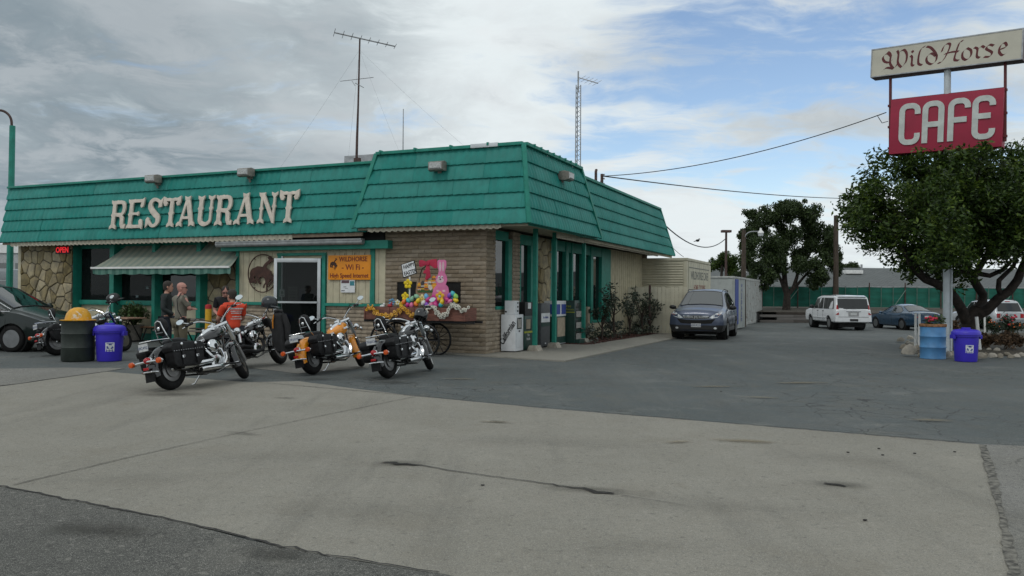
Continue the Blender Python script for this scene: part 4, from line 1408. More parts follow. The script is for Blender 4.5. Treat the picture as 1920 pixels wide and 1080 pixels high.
obj('poster', MB().box(w + .004, w + .009, -d + .25, d - .1, .25, .82), M_beige, t)
y0, y1 = SY(1077, 650, .60), SY(1094.5, 645, .60)
t, w, d = rack('big dark green news rack with yellow lettering beside the third post', .16, .60, y0, y1, 1.33, M_ndk)
text_obj('lettering', 'Free', .12, M_yel, Matrix.Translation((.0, -d - .001, 1.16)) @ UP0, t, .002)
text_obj('lettering', 'Homes', .10, M_yel, Matrix.Translation((.05, -d - .001, 1.06)) @ UP0, t, .002)
obj('stripe', MB().box(-w, w, -d - .003, -d, .96, .985), M_yel, t)
for z0_, z1_ in ((.78, 1.25), (.44, .74), (.10, .40)):
 obj('display_window', MB().box(w, w + .006, -d + .08, d - .1, z0_, z1_), M_nwin, t, bevel=.003)
 obj('magazine', MB().box(w + .006, w + .010, -d + .14, d - .2, z0_ + .04, z0_ + .22), M_news, t)
obj('plinth', MB().box(-w + .02, w + .16, -d + .03, d - .03, .0, .14), M_ndk, t, bevel=.01)
t = thing_b('meter_box', 'small beige utility box on the side wall behind the third post', 'utility box', .06, SY(1100, 590, .06), .78)
obj('casing', MB().box(-.06, .08, -.12, .12, -.55, .35), M_beige, t, bevel=.01)
obj('dial', MB().cyl((.08, 0, .2), (.10, 0, .2), .07, n=14), M_black, t)
# ---- rose bushes in the bed
M_leafd = mat('rose_leaf', (.028, .048, .022), .6, var=.5, scale=9, rnd=.2)
M_bark = mat('bark', (.05, .035, .026), .9, var=.4, scale=10, bump=.6, bscale=25)
def leaf_cloud(mb, blobs, n, size, rg_, droop=0.0, hollow=.5):
 for _ in range(n):
  c_, r_ = rg_.choices(blobs, [q_[1] ** 2 for q_ in blobs])[0]
  d_ = V((rg_.gauss(0, 1), rg_.gauss(0, 1), rg_.gauss(0, 1))).normalized()
  rr = r_ * (hollow + (1 - hollow) * rg_.random() ** .5) * rg_.uniform(.75, 1.12)
  p = V(c_) + V((d_.x, d_.y, d_.z * .9)) * rr
  s_ = size * rg_.uniform(.6, 1.4)
  a = V((rg_.gauss(0, 1), rg_.gauss(0, 1), rg_.gauss(0, .6) - droop)).normalized()
  c2 = a.cross(V((rg_.gauss(0, 1), rg_.gauss(0, 1), rg_.gauss(0, 1)))).normalized()
  nrm = a.cross(c2)
  mb.add([p - a * s_, p + c2 * s_ * .42 + nrm * s_ * .12, p + a * s_, p - c2 * s_ * .42 + nrm * s_ * .12], [(0, 1, 2, 3)])
def rose(x, y, h, spread, lab, seed, n=420):
 rg_ = random.Random(seed)
 t_ = thing_b('rose_bush', lab, 'rose bush', x, y, .04, 0, 'rose bushes in the bed along the side wall')
 mb = MB()
 tips = []
 mb.tube([(0, 0, 0), (.02, .02, h * .25), (0, 0, h * .45)], [.035, .03, .028], 6)
 for k in range(7):
  a = rg_.uniform(0, 2 * PI)
  r_ = spread * rg_.uniform(.4, 1)
  hh = h * rg_.uniform(.65, 1.05)
  tip = V((r_ * math.cos(a), r_ * math.sin(a), hh))
  mb.tube([(0, 0, h * rg_.uniform(.2, .45)), tip * .6 + V((0, 0, h * .12)), tip], [.02, .012, .006], 5)
  tips.append((tip, spread * .32))
  tips.append((tip * .75 + V((0, 0, h * .08)), spread * .36))
 obj('stem', mb, M_bark, t_)
 low = [(V((rg_.uniform(-1, 1) * spread, rg_.uniform(-1, 1) * spread, h * .14)), spread * .4) for _ in range(4)]
 mb = MB()
 leaf_cloud(mb, tips + [(V((0, 0, h * .62)), spread * .65)] + low, n, .055, rg_)
 obj('foliage', mb, M_leafd, t_, smooth=0)
for k, (px, py, h, sp_, lab) in enumerate(((1128, 640, 1.45, .42, 'rose bush nearest the third post, dense with bare stem below'), (1150, 637, 1.9, .45, 'tallest rose bush, reaching up the ribbed cream siding'),
                                           (1180, 633, 1.45, .42, 'rose bush in the middle of the side bed'), (1205, 630, 1.85, .42, 'tall rose bush at the brown corner board'), (1236, 628, 1.2, .5, 'last low straggly rose bush at the far end of the bed'))):
 p = loc(G(px, py))
 rose(min(1.0, max(.45, p.x)), p.y, h, sp_, lab, 40 + k, 520)
for k, (px, py) in enumerate(((1112, 645), (1165, 636), (1222, 629))):
 p = loc(G(px, py))
 rose(.7, p.y, .62, .42, ('low leafy rose at the near end of the mulch bed', 'low leafy rose between the tall ones', 'low leafy rose near the dark fence pipe')[k], 60 + k, 330)
# ---- flower cart with the Easter display
M_cartwood = mat('redwood_box', (.17, .068, .048), .75, var=.2, scale=5, stretch=(1, 1, 6), bump=.15)
CY = -.78
cx0, cx1 = FR(683, 590, CY - .3).x, FR(873, 590, CY - .3).x
CARTX = (cx0 + cx1) / 2
CW = (cx1 - cx0) / 2
t = thing_b('flower_cart', 'old two wheeled cart with a long red brown flower box on top', 'cart', CARTX, CY, 0)
BZ0, BZ1 = .88, 1.20
for (x0, x1, y0, y1) in ((-CW, CW, -.30, -.27), (-CW, CW, .27, .30), (-CW, -CW + .03, -.268, .268), (CW - .03, CW, -.268, .268)):
 obj('box_board', MB().box(x0, x1, y0, y1, BZ0, BZ1), M_cartwood, t, bevel=.006)
for k in range(5):
 x = -CW + .02 + k * (2 * CW - .04) / 4
 obj('box_cleat', MB().box(x - .02, x + .02, -.322, -.302, BZ0, BZ1), M_cartwood, t, bevel=.004)
obj('soil_bed', MB().box(-CW + .03, CW - .03, -.268, .268, BZ0, BZ1 - .06), M_soil, t, smooth=0)
obj('deck_rail', MB().box(-CW - .05, CW + .2, -.24, -.19, BZ0 - .06, BZ0 - .002), M_black, t)
obj('deck_rail', MB().box(-CW - .05, CW + .2, .19, .24, BZ0 - .06, BZ0 - .002), M_black, t)
WXR = FR(819, 641, CY + .30).x - CARTX
for wx in (WXR, -CW + .6):
 for wy in (-.30, .30):
  wh = obj('wheel', MB().tube([(wx + .39 * math.cos(2 * PI * k / 28), wy, .39 + .39 * math.sin(2 * PI * k / 28)) for k in range(28)], .026, 6, closed=True), M_black, t)
  for k in range(12):
   a = 2 * PI * k / 12
   obj('spoke', MB().tube([(wx, wy, .39), (wx + .38 * math.cos(a), wy, .39 + .38 * math.sin(a))], .010, 5), M_black, wh)
  obj('hub', MB().cyl((wx, wy - .06, .39), (wx, wy + .06, .39), .05, n=10), M_black, wh)
 obj('axle', MB().cyl((wx, -.30, .39), (wx, .30, .39), .022, n=8), M_black, t)
 for wy in (-.2, .2):
  obj('leg', MB().tube([(wx, wy, .39), (wx - .02, wy, BZ0 - .06)], .028, 6), M_black, t)
  obj('brace', MB().tube([(wx - .35, wy, BZ0 - .06), (wx, wy, .5)], .018, 6), M_black, t)
for wy in (-.2, .2):
 obj('brace', MB().tube([(-CW + .6, wy, .45), (CW - .9, wy, BZ0 - .06)], .018, 6), M_black, t)
# garlands
M_gy = mat('orange_garland', (.72, .36, .008), .8, var=.25, scale=30, rnd=.2)
M_gw = mat('white_garland', (.62, .60, .52), .8, var=.25, scale=30)
M_gd = mat('garland_eye', (.06, .045, .02), .8)
def garland(lab, pts, m, seed):
 rg_ = random.Random(seed)
 t_ = thing_b('paper_flower_garland', lab, 'garland', 0, 0, 0, 0, 'garlands on the flower cart')
 y = CY - .36
 P = [FR(px, py, y) for px, py in pts]
 path = []
 for i in range(len(P) - 1):
  for k in range(8):
   s_ = k / 8
   a, b_ = P[max(i - 1, 0)], P[min(i + 2, len(P) - 1)]
   p, q_ = P[i], P[i + 1]
   path.append(.5 * ((2 * p) + (q_ - a) * s_ + (2 * a - 5 * p + 4 * q_ - b_) * s_ ** 2 + (3 * p - a - 3 * q_ + b_) * s_ ** 3))
 path.append(P[-1])
 obj('string', MB().tube(path, .02, 5), m, t_)
 L_ = [0]
 for i in range(len(path) - 1):
  L_.append(L_[-1] + (path[i + 1] - path[i]).length)
 s_ = 0
 flower = None
 while s_ < L_[-1]:
  i = max(j for j in range(len(L_)) if L_[j] <= s_)
  p = path[i]
  for q_ in range(2):
   if flower is None:
    mb = MB()
    for k in range(6):
     a = 2 * PI * k / 6
     mb.ell((.026 * math.cos(a), 0, .026 * math.sin(a)), .020, .012, .020, 6, 4)
    flower = mb.mesh('paper_flower', m)
    eye = MB().ell((0, -.012, 0), .011, .007, .011, 6, 4).mesh('flower_eye', M_gd)
   o_ = V((rg_.gauss(0, .02), rg_.uniform(-.05, .02), rg_.gauss(0, .03)))
   f = link('paper_flower', flower, t_, at=p + o_)
   f.rotation_euler = (rg_.uniform(-.6, .6), rg_.uniform(0, 3), rg_.uniform(-.7, .7))
   e_ = link('flower_eye', eye, f)
  s_ += .05
garland('orange paper flower garland looped along the left of the cart box', [(689, 578), (700, 580), (712, 592), (728, 594), (743, 588), (757, 576), (766, 586), (775, 592), (795, 590)], M_gy, 5)
garland('white paper flower garland looped along the right of the cart box', [(794, 586), (806, 576), (815, 578), (824, 590), (834, 592), (842, 582), (848, 571), (856, 575), (864, 582), (878, 578)], M_gw, 6)
# painted plywood cut-outs standing in the box
M_pink = mat('pink_paint', (.62, .16, .33), .6, var=.08)
M_lpink = mat('pale_pink_paint', (.66, .45, .50), .6)
M_ply = mat('plywood', (.30, .20, .12), .8, var=.15)
M_crim = mat('crimson_paint', (.42, .012, .05), .6, var=.1)
M_daf = mat('daffodil_yellow', (.70, .50, .01), .6, var=.1)
KY = CY + .02
def cut(mb, pts, d0=0.0, d1=.016, org=None):
 poly = []
 for px, py in pts:
  p = FR(px, py, KY)
  poly.append((p.x - org.x, p.z - org.z))
 mb.prism(poly, UP0, d0, d1)
 return mb
def zc(X, Y):
 return (670 + X / 4.909, 460 + Y / 4.909)
def zell(X, Y, rx, ry, n=18):
 return [zc(X + rx * math.cos(2 * PI * k / n), Y + ry * math.sin(2 * PI * k / n)) for k in range(n)]
org = FR(825, 560, KY)
t = thing_b('bunny_cutout', 'pink painted plywood rabbit standing at the right of the cart box', 'cut-out', org.x, KY, org.z)
obj('body_board', cut(MB(), [zc(*q_) for q_ in ((690, 450), (705, 400), (725, 375), (735, 360), (722, 330), (726, 290), (745, 270), (752, 240), (738, 180), (738, 145), (755, 132), (775, 135), (800, 132), (820, 145), (822, 190), (805, 250), (822, 280), (830, 320), (815, 360), (838, 385), (845, 430), (838, 480), (830, 540), (700, 540))], org=org), M_pink, t, bevel=.003)
for X0 in (765, 795):
 obj('inner_ear', cut(MB(), zell(X0 + (0 if X0 < 780 else -2), 195, 10, 46), .016, .02, org), M_lpink, t)
obj('muzzle', cut(MB(), zell(766, 322, 34, 24), .016, .021, org), M_lpink, t)
for X0 in (755, 783):
 obj('eye', cut(MB(), zell(X0, 293, 9, 13), .016, .022, org), M_paper, t)
 obj('pupil', cut(MB(), zell(X0 + 2, 296, 4, 7), .022, .025, org), M_black, t)
obj('nose', cut(MB(), zell(768, 312, 8, 6), .021, .025, org), M_black, t)
obj('paw', cut(MB(), zell(745, 420, 14, 10), .016, .02, org), M_lpink, t)
obj('paw', cut(MB(), zell(800, 420, 14, 10), .016, .02, org), M_lpink, t)
org = FR(795, 545, KY + .05)
t = thing_b('basket_cutout', 'plywood Easter basket of striped eggs with a thin handle, left of the rabbit', 'cut-out', org.x, KY + .05, org.z)
obj('basket_board', cut(MB(), [zc(*q_) for q_ in ((530, 420), (540, 340), (560, 300), (700, 300), (720, 420), (700, 540), (540, 540))], org=org), M_ply, t)
cols = [(.45, .05, .03), (.75, .28, .02), (.06, .05, .05), (.7, .2, .02)]
for k, (X, Y, rx, ry) in enumerate(((565, 385, 20, 42), (598, 375, 22, 50), (632, 370, 24, 55), (668, 355, 26, 60), (700, 340, 26, 62))):
 e_ = obj('painted_egg', cut(MB(), zell(X, Y, rx, ry), .016 + .001 * k, .022 + .001 * k, org), mat('egg_paint_%d' % k, cols[(k + 1) % 4] if k != 3 else (.62, .58, .5), .6), t)
 for j in range(3):
  pts = []
  yy = Y - ry * .5 + j * ry * .5
  hw = rx * .75
  zz = [(X - hw + i * hw * 2 / 6, yy + (4 if i % 2 else -4)) for i in range(7)]
  rb_ = ribbon(zz, 3.2)
  obj('egg_stripe', cut(MB(), [zc(*q_) for q_ in rb_], .025 + .001 * k, .028 + .001 * k, org), mat('egg_stripe_%d' % ((k + j) % 3), ((.7, .45, .05), (.05, .05, .06), (.6, .55, .5))[(k + j) % 3], .6), e_)
obj('grass_edge', cut(MB(), [zc(550 + i * 8, 405 + (16 if i % 2 else 0)) for i in range(20)] + [zc(710, 432), zc(550, 432)], .03, .034, org), mat('painted_grass', (.03, .09, .02), .7), t)
hpts = [FR(*zc(*q_), KY + .05) - org for q_ in ((570, 340), (582, 270), (598, 215), (640, 190))]
obj('handle', MB().tube([V((p.x, -.01, p.z)) for p in hpts], .012, 6), M_black, t)
org = FR(800, 500, KY - .02)
t = thing_b('bow_cutout', 'large crimson bow with hanging tails above the basket', 'bow', org.x, KY - .02, org.z)
obj('bow_loops', cut(MB(), [zc(*q_) for q_ in ((575, 140), (600, 135), (640, 150), (655, 140), (690, 130), (735, 125), (740, 210), (715, 212), (680, 185), (665, 182), (640, 180), (610, 195), (580, 200), (572, 170))], org=org), M_crim, t, bevel=.004)
obj('bow_tail', cut(MB(), [zc(*q_) for q_ in ((640, 178), (668, 180), (672, 230), (680, 290), (640, 320), (628, 310), (640, 260), (612, 258), (615, 235), (632, 225))], -.006, .01, org), M_crim, t, bevel=.003)
obj('knot', cut(MB(), zell(654, 165, 16, 20), .016, .03, org), M_crim, t, bevel=.003)
org = FR(768, 505, KY - .05)
t = thing_b('easter_sign', 'tilted white HAPPY EASTER placard on a stick in the cart', 'sign', org.x, KY - .05, org.z)
quad = ((413, 178), (537, 137), (560, 258), (435, 302))
obj('board', cut(MB(), [zc(*q_) for q_ in quad], org=org), M_black, t)
inn = [(413 + 8, 178 + 3), (537 - 6, 137 + 8), (560 - 7, 258 - 4), (435 + 5, 302 - 9)]
obj('face', cut(MB(), [zc(*q_) for q_ in inn], .016, .019, org), M_paper, t)
for s_, X, Y in (('HAPPY', 478, 190), ('EASTER', 491, 248)):
 p = FR(*zc(X, Y), KY - .05) - org
 text_obj('lettering', s_, .135, M_black, Matrix.Translation((p.x, -.020, p.z)) @ UP0 @ Matrix.Rotation(R(15), 4, 'Z'), t, .002, sx=.82, bold=.003)
p0, p1 = FR(*zc(492, 290), KY - .05) - org, FR(*zc(500, 540), KY - .05) - org
obj('stick', MB().box(-.02, .02, .0, .02, p1.z, p0.z), M_white, t)
# flowers and plastic eggs heaped in the box
rg_ = random.Random(21)
flcols = [('turquoise', (.05, .38, .42)), ('magenta', (.50, .03, .20)), ('violet', (.20, .06, .42)), ('orange', (.70, .17, .02)), ('lime', (.25, .52, .10)), ('yellow', (.72, .50, .02)), ('pale green', (.22, .42, .28)), ('white', (.62, .62, .58)), ('pink', (.62, .15, .30)), ('sky blue', (.12, .38, .62))]
def petal_flower(px, py, col, r, lab, b_=None, centre=(.7, .5, .05)):
 b_ = KY - .12 if b_ is None else b_
 r *= .72
 p = FR(px, py, b_)
 t_ = thing_b('paper_flower', lab, 'flower', p.x, b_, p.z, 0, 'flowers in the cart')
 m_ = mat('petal_%.2f_%.2f_%.2f' % col, col, .7, var=.12)
 for k in range(5):
  a = 2 * PI * k / 5 + .3
  obj('petal', MB().ell((r * .62 * math.cos(a), 0, r * .62 * math.sin(a)), r * .42, r * .14, r * .42, 8, 5), m_, t_)
 obj('flower_centre', MB().ell((0, -r * .12, 0), r * .26, r * .16, r * .26, 8, 5), mat('centre_%.2f_%.2f_%.2f' % centre, centre, .7), t_)
 obj('stem', MB().tube([(0, .01, 0), (.01, .02, -max(.1, p.z - 1.15))], .008, 5), mat('stem_green', (.05, .12, .03), .7), t_)
petal_flower(*zc(465, 355), (.75, .55, .01), .17, 'large yellow daffodil cut-out under the placard', KY - .08)
petal_flower(*zc(440, 470), (.75, .55, .01), .15, 'yellow daffodil low at the left of the placard stick')
petal_flower(*zc(595, 492), (.72, .62, .30), .15, 'cream and yellow daffodil in front of the basket')
petal_flower(*zc(880, 480), (.12, .42, .55), .20, 'big flower with turquoise, violet and lime petals at the right end', centre=(.1, .3, .5))
petal_flower(*zc(700, 505), (.50, .03, .22), .19, 'large magenta flower below the rabbit')
petal_flower(*zc(760, 470), (.72, .40, .02), .17, 'golden flower with a blue eye in front of the rabbit', centre=(.3, .5, .6))
petal_flower(*zc(370, 525), (.68, .66, .5), .10, 'small white flower at the left of the heap')
petal_flower(*zc(405, 545), (.72, .50, .02), .10, 'small yellow flower at the foot of the placard')
eggs = [(470, 508, 0), (505, 492, 6), (465, 545, 1), (500, 550, 8), (540, 540, 3), (430, 520, 3), (650, 500, 1), (640, 545, 2), (680, 550, 8), (720, 545, 1), (545, 470, 6), (635, 470, 9), (780, 520, 5), (830, 500, 1), (850, 460, 2), (880, 445, 0), (905, 468, 4), (905, 505, 5), (855, 515, 8), (560, 510, 5), (610, 530, 7), (770, 545, 0)]
for k, (X, Y, c_) in enumerate(eggs):
 p = FR(*zc(X, Y), KY - .17)
 nm, col = flcols[c_]
 o = obj('plastic_egg', MB().lathe([(0, -.075), (.04, -.06), (.06, -.02), (.055, .02), (.03, .065), (0, .08)], 10, Matrix.Rotation(rg_.uniform(-1, 1), 4, 'Y')), mat('egg_' + nm.replace(' ', '_'), col, .35, var=.05), mw=at_b(p.x, KY - .17, p.z))
 near = 'left end under the placard' if X < 520 else 'under the basket' if X < 660 else 'below the rabbit' if X < 800 else 'right end'
 row = 'upper' if Y < 490 else 'middle' if Y < 530 else 'lower'
 tag(o, '%s plastic egg in the %s row of the heap, %s' % (nm, row, near), 'egg', 'plastic eggs in the cart')
# garden ornaments at the left end
for k, (X, Y, nm, col) in enumerate(((300, 555, 'small red ornament at the left end of the cart box', (.35, .02, .03)), (230, 560, 'small white ornament at the far left of the cart box', (.6, .6, .58)), (318, 520, 'blue pinwheel at the left end of the cart box', (.1, .25, .4)))):
 p = FR(*zc(X, Y), KY - .1)
 mb = MB()
 if k == 2:
  for j in range(5):
   a = 2 * PI * j / 5
   mb.ell((.06 * math.cos(a), 0, .06 * math.sin(a)), .05, .012, .03, 6, 4)
  mb.tube([(0, 0.02, 0), (.02, .02, -.25)], .006, 5)
 else:
  mb.ell((0, 0, 0), .08, .05, .045, 8, 6)
  mb.ell((.05, 0, .05), .035, .03, .035, 8, 6)
 o = obj('garden_ornament', mb, mat('ornament_%d' % k, col, .5), mw=at_b(p.x, KY - .1, p.z))
 tag(o, nm, 'ornament')
# ---- picnic tables, bollard, potted plant
M_wood = mat('weathered_redwood', (.30, .155, .085), .75, var=.2, scale=4, stretch=(1, 8, 8), bump=.15, rnd=.2)
M_woodg = mat('grey_wood', (.17, .15, .13), .8, var=.2, scale=4, stretch=(1, 8, 8), bump=.15, rnd=.2)
def picnic(x, y, w, lab, m):
 t_ = thing_b('picnic_table', lab, 'picnic table', x, y, 0, 0, 'picnic tables by the front windows')
 for k in range(5):
  yy = -.36 + k * .145
  obj('top_plank', MB().box(-w, w, yy, yy + .138, .71, .75), m, t_, bevel=.005)
 for sgn in (-1, 1):
  for k in range(2):
   yy = sgn * (.62 + .14 * k)
   obj('seat_plank', MB().box(-w, w, yy - .066, yy + .066, .42, .455), m, t_, bevel=.005)
  xx = sgn * (w - .3)
  pts = [(xx, -.78, .41), (xx, -.62, .40), (xx, -.45, .03), (xx, .45, .03), (xx, .62, .40), (xx, .78, .41)]
  obj('tube_frame', MB().tube(pts, .022, 6), M_black, t_)
  obj('leg', MB().tube([(xx, -.42, .03), (xx, .0, .69), (xx, .42, .03)], .022, 6), M_black, t_)
  obj('brace', MB().tube([(xx, 0, .69), (xx - sgn * .5, 0, .70)], .018, 6), M_black, t_)
picnic(-12.35, -.55, 1.0, 'reddish plank picnic table under the awning behind the blue bin', M_wood)
picnic(-9.0, -.45, .95, 'grey plank picnic table behind the yellow bollard and the standing men', M_woodg)
M_yb = mat('bollard_yellow', (.62, .34, .012), .55, var=.15, dirt=((.3, .22, .1), 6, .55, .8, .4))
bp_ = FR(391, 560, -1.35)
t = thing_b('bollard', 'yellow steel bollard with a dark red cap in front of the awning', 'bollard', bp_.x, -1.35, 0)
zb = bp_.z
ztop = FR(391, 571, -1.35).z
obj('post', MB().cyl((0, 0, 0), (0, 0, ztop - .12), .085, n=16), M_yb, t)
obj('cap', MB().lathe([(.087, ztop - .12), (.087, ztop - .02), (.05, ztop), (0, ztop + .005)], 16), M_red, t)
M_fern = mat('bushy_leaf', (.045, .085, .020), .6, var=.5, scale=8)
pp = FR(250, 600, -.0)
t = thing_b('potted_shrub', 'bushy green shrub in a pot under the front windows', 'shrub', pp.x, .02, 0)
obj('pot', MB().lathe([(.2, 0), (.28, .45), (.31, .45), (.31, .5), (.25, .5), (.25, .44), (0, .44)], 16), M_fix, t)
mb = MB()
rg_ = random.Random(8)
for k in range(150):
 a = rg_.uniform(0, 2 * PI)
 r_ = rg_.uniform(.25, .75)
 tip = V((r_ * math.cos(a), r_ * math.sin(a) * .5, .75 + (1 - r_ * .8) * .6 * rg_.uniform(.3, 1)))
 w_ = V((-math.sin(a), math.cos(a), 0)) * .03
 m1 = V((0, 0, .45)).lerp(tip, .55) + V((0, 0, .12))
 mb.add([V((0, 0, .45)) - w_ * .4, V((0, 0, .45)) + w_ * .4, m1 + w_, tip, m1 - w_], [(0, 1, 2, 3, 4)])
leaf_cloud(mb, [(V((-.3, 0, .85)), .28), (V((.25, 0, .85)), .3), (V((0, 0, 1.0)), .3), (V((-.05, -.1, .75)), .4)], 420, .07, rg_)
obj('foliage', mb, M_fern, t, smooth=0)
# ---- bins at the left
M_drum = mat('dark_green_drum', (.018, .026, .020), .6, var=.2, scale=5, bump=.08)
M_dome = mat('yellow_dome', (.62, .30, .008), .45, var=.12, dirt=((.6, .58, .5), 7, .58, .66, .8))
M_bin = mat('blue_plastic', (.045, .030, .46), .42, var=.06, scale=4, spec=.4)
p = G(146, 677)
t = thing('trash_drum', 'dark green trash drum with a scuffed yellow dome lid', 'trash drum', at=(p.x, p.y, .01))
obj('drum', MB().lathe([(.32, 0), (.335, .02), (.335, .28), (.345, .30), (.335, .32), (.335, .58), (.345, .60), (.335, .62), (.335, .86), (.345, .88), (.32, .885), (.32, .84), (0, .84)], 32), M_drum, t, smooth=50)
mb = MB().lathe([(.36, .885), (.365, .90), (.27, .905), (.262, .95), (.235, 1.04), (.175, 1.12), (.09, 1.165), (0, 1.175)], 32)
obj('dome_lid', mb, M_dome, t, smooth=60)
def bin_(px, py, s_, lab, stick_a, rot):
 p = G(px, py)
 t_ = thing('recycling_bin', lab, 'recycling bin', at=(p.x, p.y, .01), rz=rot, group='blue recycling bins')
 obj('tub', MB().lathe([(.225 * s_, 0), (.232 * s_, .02), (.262 * s_, .56 * s_), (.29 * s_, .565 * s_), (.29 * s_, .60 * s_), (.275 * s_, .61 * s_)], 28), M_bin, t_, smooth=50)
 obj('lid', MB().lathe([(.275 * s_, .585 * s_), (.305 * s_, .60 * s_), (.305 * s_, .655 * s_), (.27 * s_, .70 * s_), (.24 * s_, .715 * s_), (.12 * s_, .73 * s_), (0, .735 * s_)], 28), M_bin, t_, smooth=50)
 for sg in (-1, 1):
  obj('handle', MB().box(sg * .30 * s_ - .03, sg * .30 * s_ + .03, -.09, .09, .51 * s_, .60 * s_), M_bin, t_, bevel=.01)
 obj('lid_grip', MB().box(-.10, .10, -.03, .03, .72 * s_, .765 * s_), M_bin, t_, bevel=.012)
 # sticker with a recycling mark bent round the tub
 rows = []
 for z in (.20, .38):
  rr = (.225 + .037 * z / .56) * s_ + .004
  rows.append([V((rr * math.cos(R(stick_a + a)), rr * math.sin(R(stick_a + a)), z * s_)) for a in (-19, -9, 0, 9, 19)])
 st_ = obj('sticker', MB().grid(rows), M_paper, t_, smooth=60)
 for k in range(3):
  a = R(90 + 120 * k)
  pts = []
  for j in range(5):
   b_ = a + R(-40 + 18 * j)
   ang = R(stick_a) + math.cos(b_) * .19
   z = (.30 + math.sin(b_) * .045) * s_
   pts.append((ang, z))
  mbk = MB()
  rr = (.225 + .037 * .3 / .56) * s_ + .007
  mbk.tube([V((rr * math.cos(a2), rr * math.sin(a2), z)) for a2, z in pts], [.014, .014, .014, .02, .004], 5)
  obj('recycling_arrow', mbk, M_blue, st_)
 for z in (.222, .36):
  rr = (.225 + .037 * z / .56) * s_ + .006
  obj('printed_line', MB().tube([V((rr * math.cos(R(stick_a + a)), rr * math.sin(R(stick_a + a)), z * s_)) for a in (-14, -5, 5, 14)], .006, 4), M_blue, st_)
 return t_
bin_(205, 677, 1.09, 'blue recycling bin beside the dark green drum on the left', -62, 0)
bin_(1811, 678, 1.06, 'blue recycling bin beside the light blue barrel under the tree', -101, 0)
# ================================================================== motorcycles
M_chrome = mat('chrome', (.62, .63, .64), .09, metal=1.0, var=.05)
M_tyre = mat('tyre_rubber', (.010, .010, .010), .75, var=.2, scale=20, spec=.18)
M_leather = mat('black_leather', (.012, .012, .013), .42, var=.25, scale=14, bump=.12, spec=.18)
M_engine = mat('engine_black', (.018, .018, .019), .45, var=.15, spec=.18)
M_fins = mat('engine_fin_silver', (.22, .22, .22), .35, metal=.8, var=.1)
M_pblack = mat('gloss_black_paint', (.006, .006, .007), .16, var=.05, coat=.6)
M_pamber = mat('pearl_amber_paint', (.66, .235, .006), .25, var=.06, coat=.5)
M_tail = mat('red_lamp', (.36, .008, .012), .2, var=.05)
M_amber = mat('amber_lamp', (.58, .085, .012), .2, var=.05)
M_wwall = mat('whitewall', (.55, .55, .53), .6, var=.06)
M_hlens = mat('headlamp_glass', (.55, .57, .58), .08, var=.05)
M_plate = mat('licence_plate', (.50, .51, .51), .5, var=.1, scale=30)
M_pblue = mat('plate_print', (.04, .06, .16), .6)
M_mirror = mat('mirror_glass', (.55, .6, .62), .03, metal=1.0, var=0)
def fender(mb, cx, cz, r, a0, a1, w, dep, n=14):
 rows = []
 for i in range(n + 1):
  a = R(a0 + (a1 - a0) * i / n)
  row = []
  for (y, o) in ((-w / 2, -dep), (-w / 2, -.03), (-w * .36, -.005), (0, .012), (w * .36, -.005), (w / 2, -.03), (w / 2, -dep)):
   row.append(V((cx + (r + o) * math.cos(a), y, cz + (r + o) * math.sin(a))))
  rows.append(row)
 mb.grid(rows)
 inner = [[V((p.x * .99 + cx * .01, p.y * .96, p.z * .99 + cz * .01)) for p in r_] for r_ in rows]
 mb.grid(inner)
 return mb
def rot_y_about(mb, c, ang):
 pass
def wheel_parts(root, cx, R_, w, wall, disc_side=-1, M_=None):
 """tyre as the wheel part, with rim, spokes, hub below it"""
 X = M_ or Matrix.Identity(4)
 mb = MB()
 mb.X = X @ Matrix.Translation((cx, 0, R_)) @ Matrix.Rotation(PI / 2, 4, 'X')
 rt = R_ - w * .5
 prof = []
 for k in range(13):
  a = -PI * .80 + 1.6 * PI * k / 12
  prof.append((rt + w * .5 * math.cos(a), w * .52 * math.sin(a)))
 mb.lathe(prof, 36)
 t_ = obj('wheel', mb, M_tyre, root, smooth=60)
 mb = MB()
 mb.X = X @ Matrix.Translation((cx, 0, R_)) @ Matrix.Rotation(PI / 2, 4, 'X')
 ri = R_ - w * .92
 mb.lathe([(ri, -w * .42), (ri + .012, -w * .40), (ri - .012, -w * .2), (ri - .018, 0), (ri - .012, w * .2), (ri + .012, w * .40), (ri, w * .42)], 32)
 obj('rim', mb, M_fins, t_, smooth=60)
 mb = MB()
 mb.X = X @ Matrix.Translation((cx, 0, R_))
 for k in range(24):
  a = 2 * PI * k / 24
  sd = .05 if k % 2 else -.05
  mb.tube([(.04 * math.cos(a + .5), sd, .04 * math.sin(a + .5)), (ri * math.cos(a), sd * .2, ri * math.sin(a))], .0035, 4, caps=False)
 stuff(obj('spokes', mb, M_chrome, t_))
 mb = MB()
 mb.X = X @ Matrix.Translation((cx, 0, R_)) @ Matrix.Rotation(PI / 2, 4, 'X')
 mb.lathe([(.02, -w * .7), (.05, -w * .5), (.045, 0), (.05, w * .5), (.02, w * .7)], 14)
 obj('hub', mb, M_chrome, t_)
 mb = MB()
 mb.X = X @ Matrix.Translation((cx, 0, R_)) @ Matrix.Rotation(PI / 2, 4, 'X')
 mb.lathe([(.06, w * .52), (.13, w * .52), (.13, w * .56), (.06, w * .56)], 24)
 obj('brake_disc', mb, M_fins, t_)
 if wall:
  for sg in (-1, 1):
   mb = MB()
   mb.X = X @ Matrix.Translation((cx, 0, R_)) @ Matrix.Rotation(PI / 2, 4, 'X')
   mb.lathe([(ri + .022, sg * w * .50), (ri + .034, sg * w * .535), (ri + .046, sg * w * .545)], 36)
   obj('whitewall_band', mb, M_wwall, t_, smooth=60)
 return t_
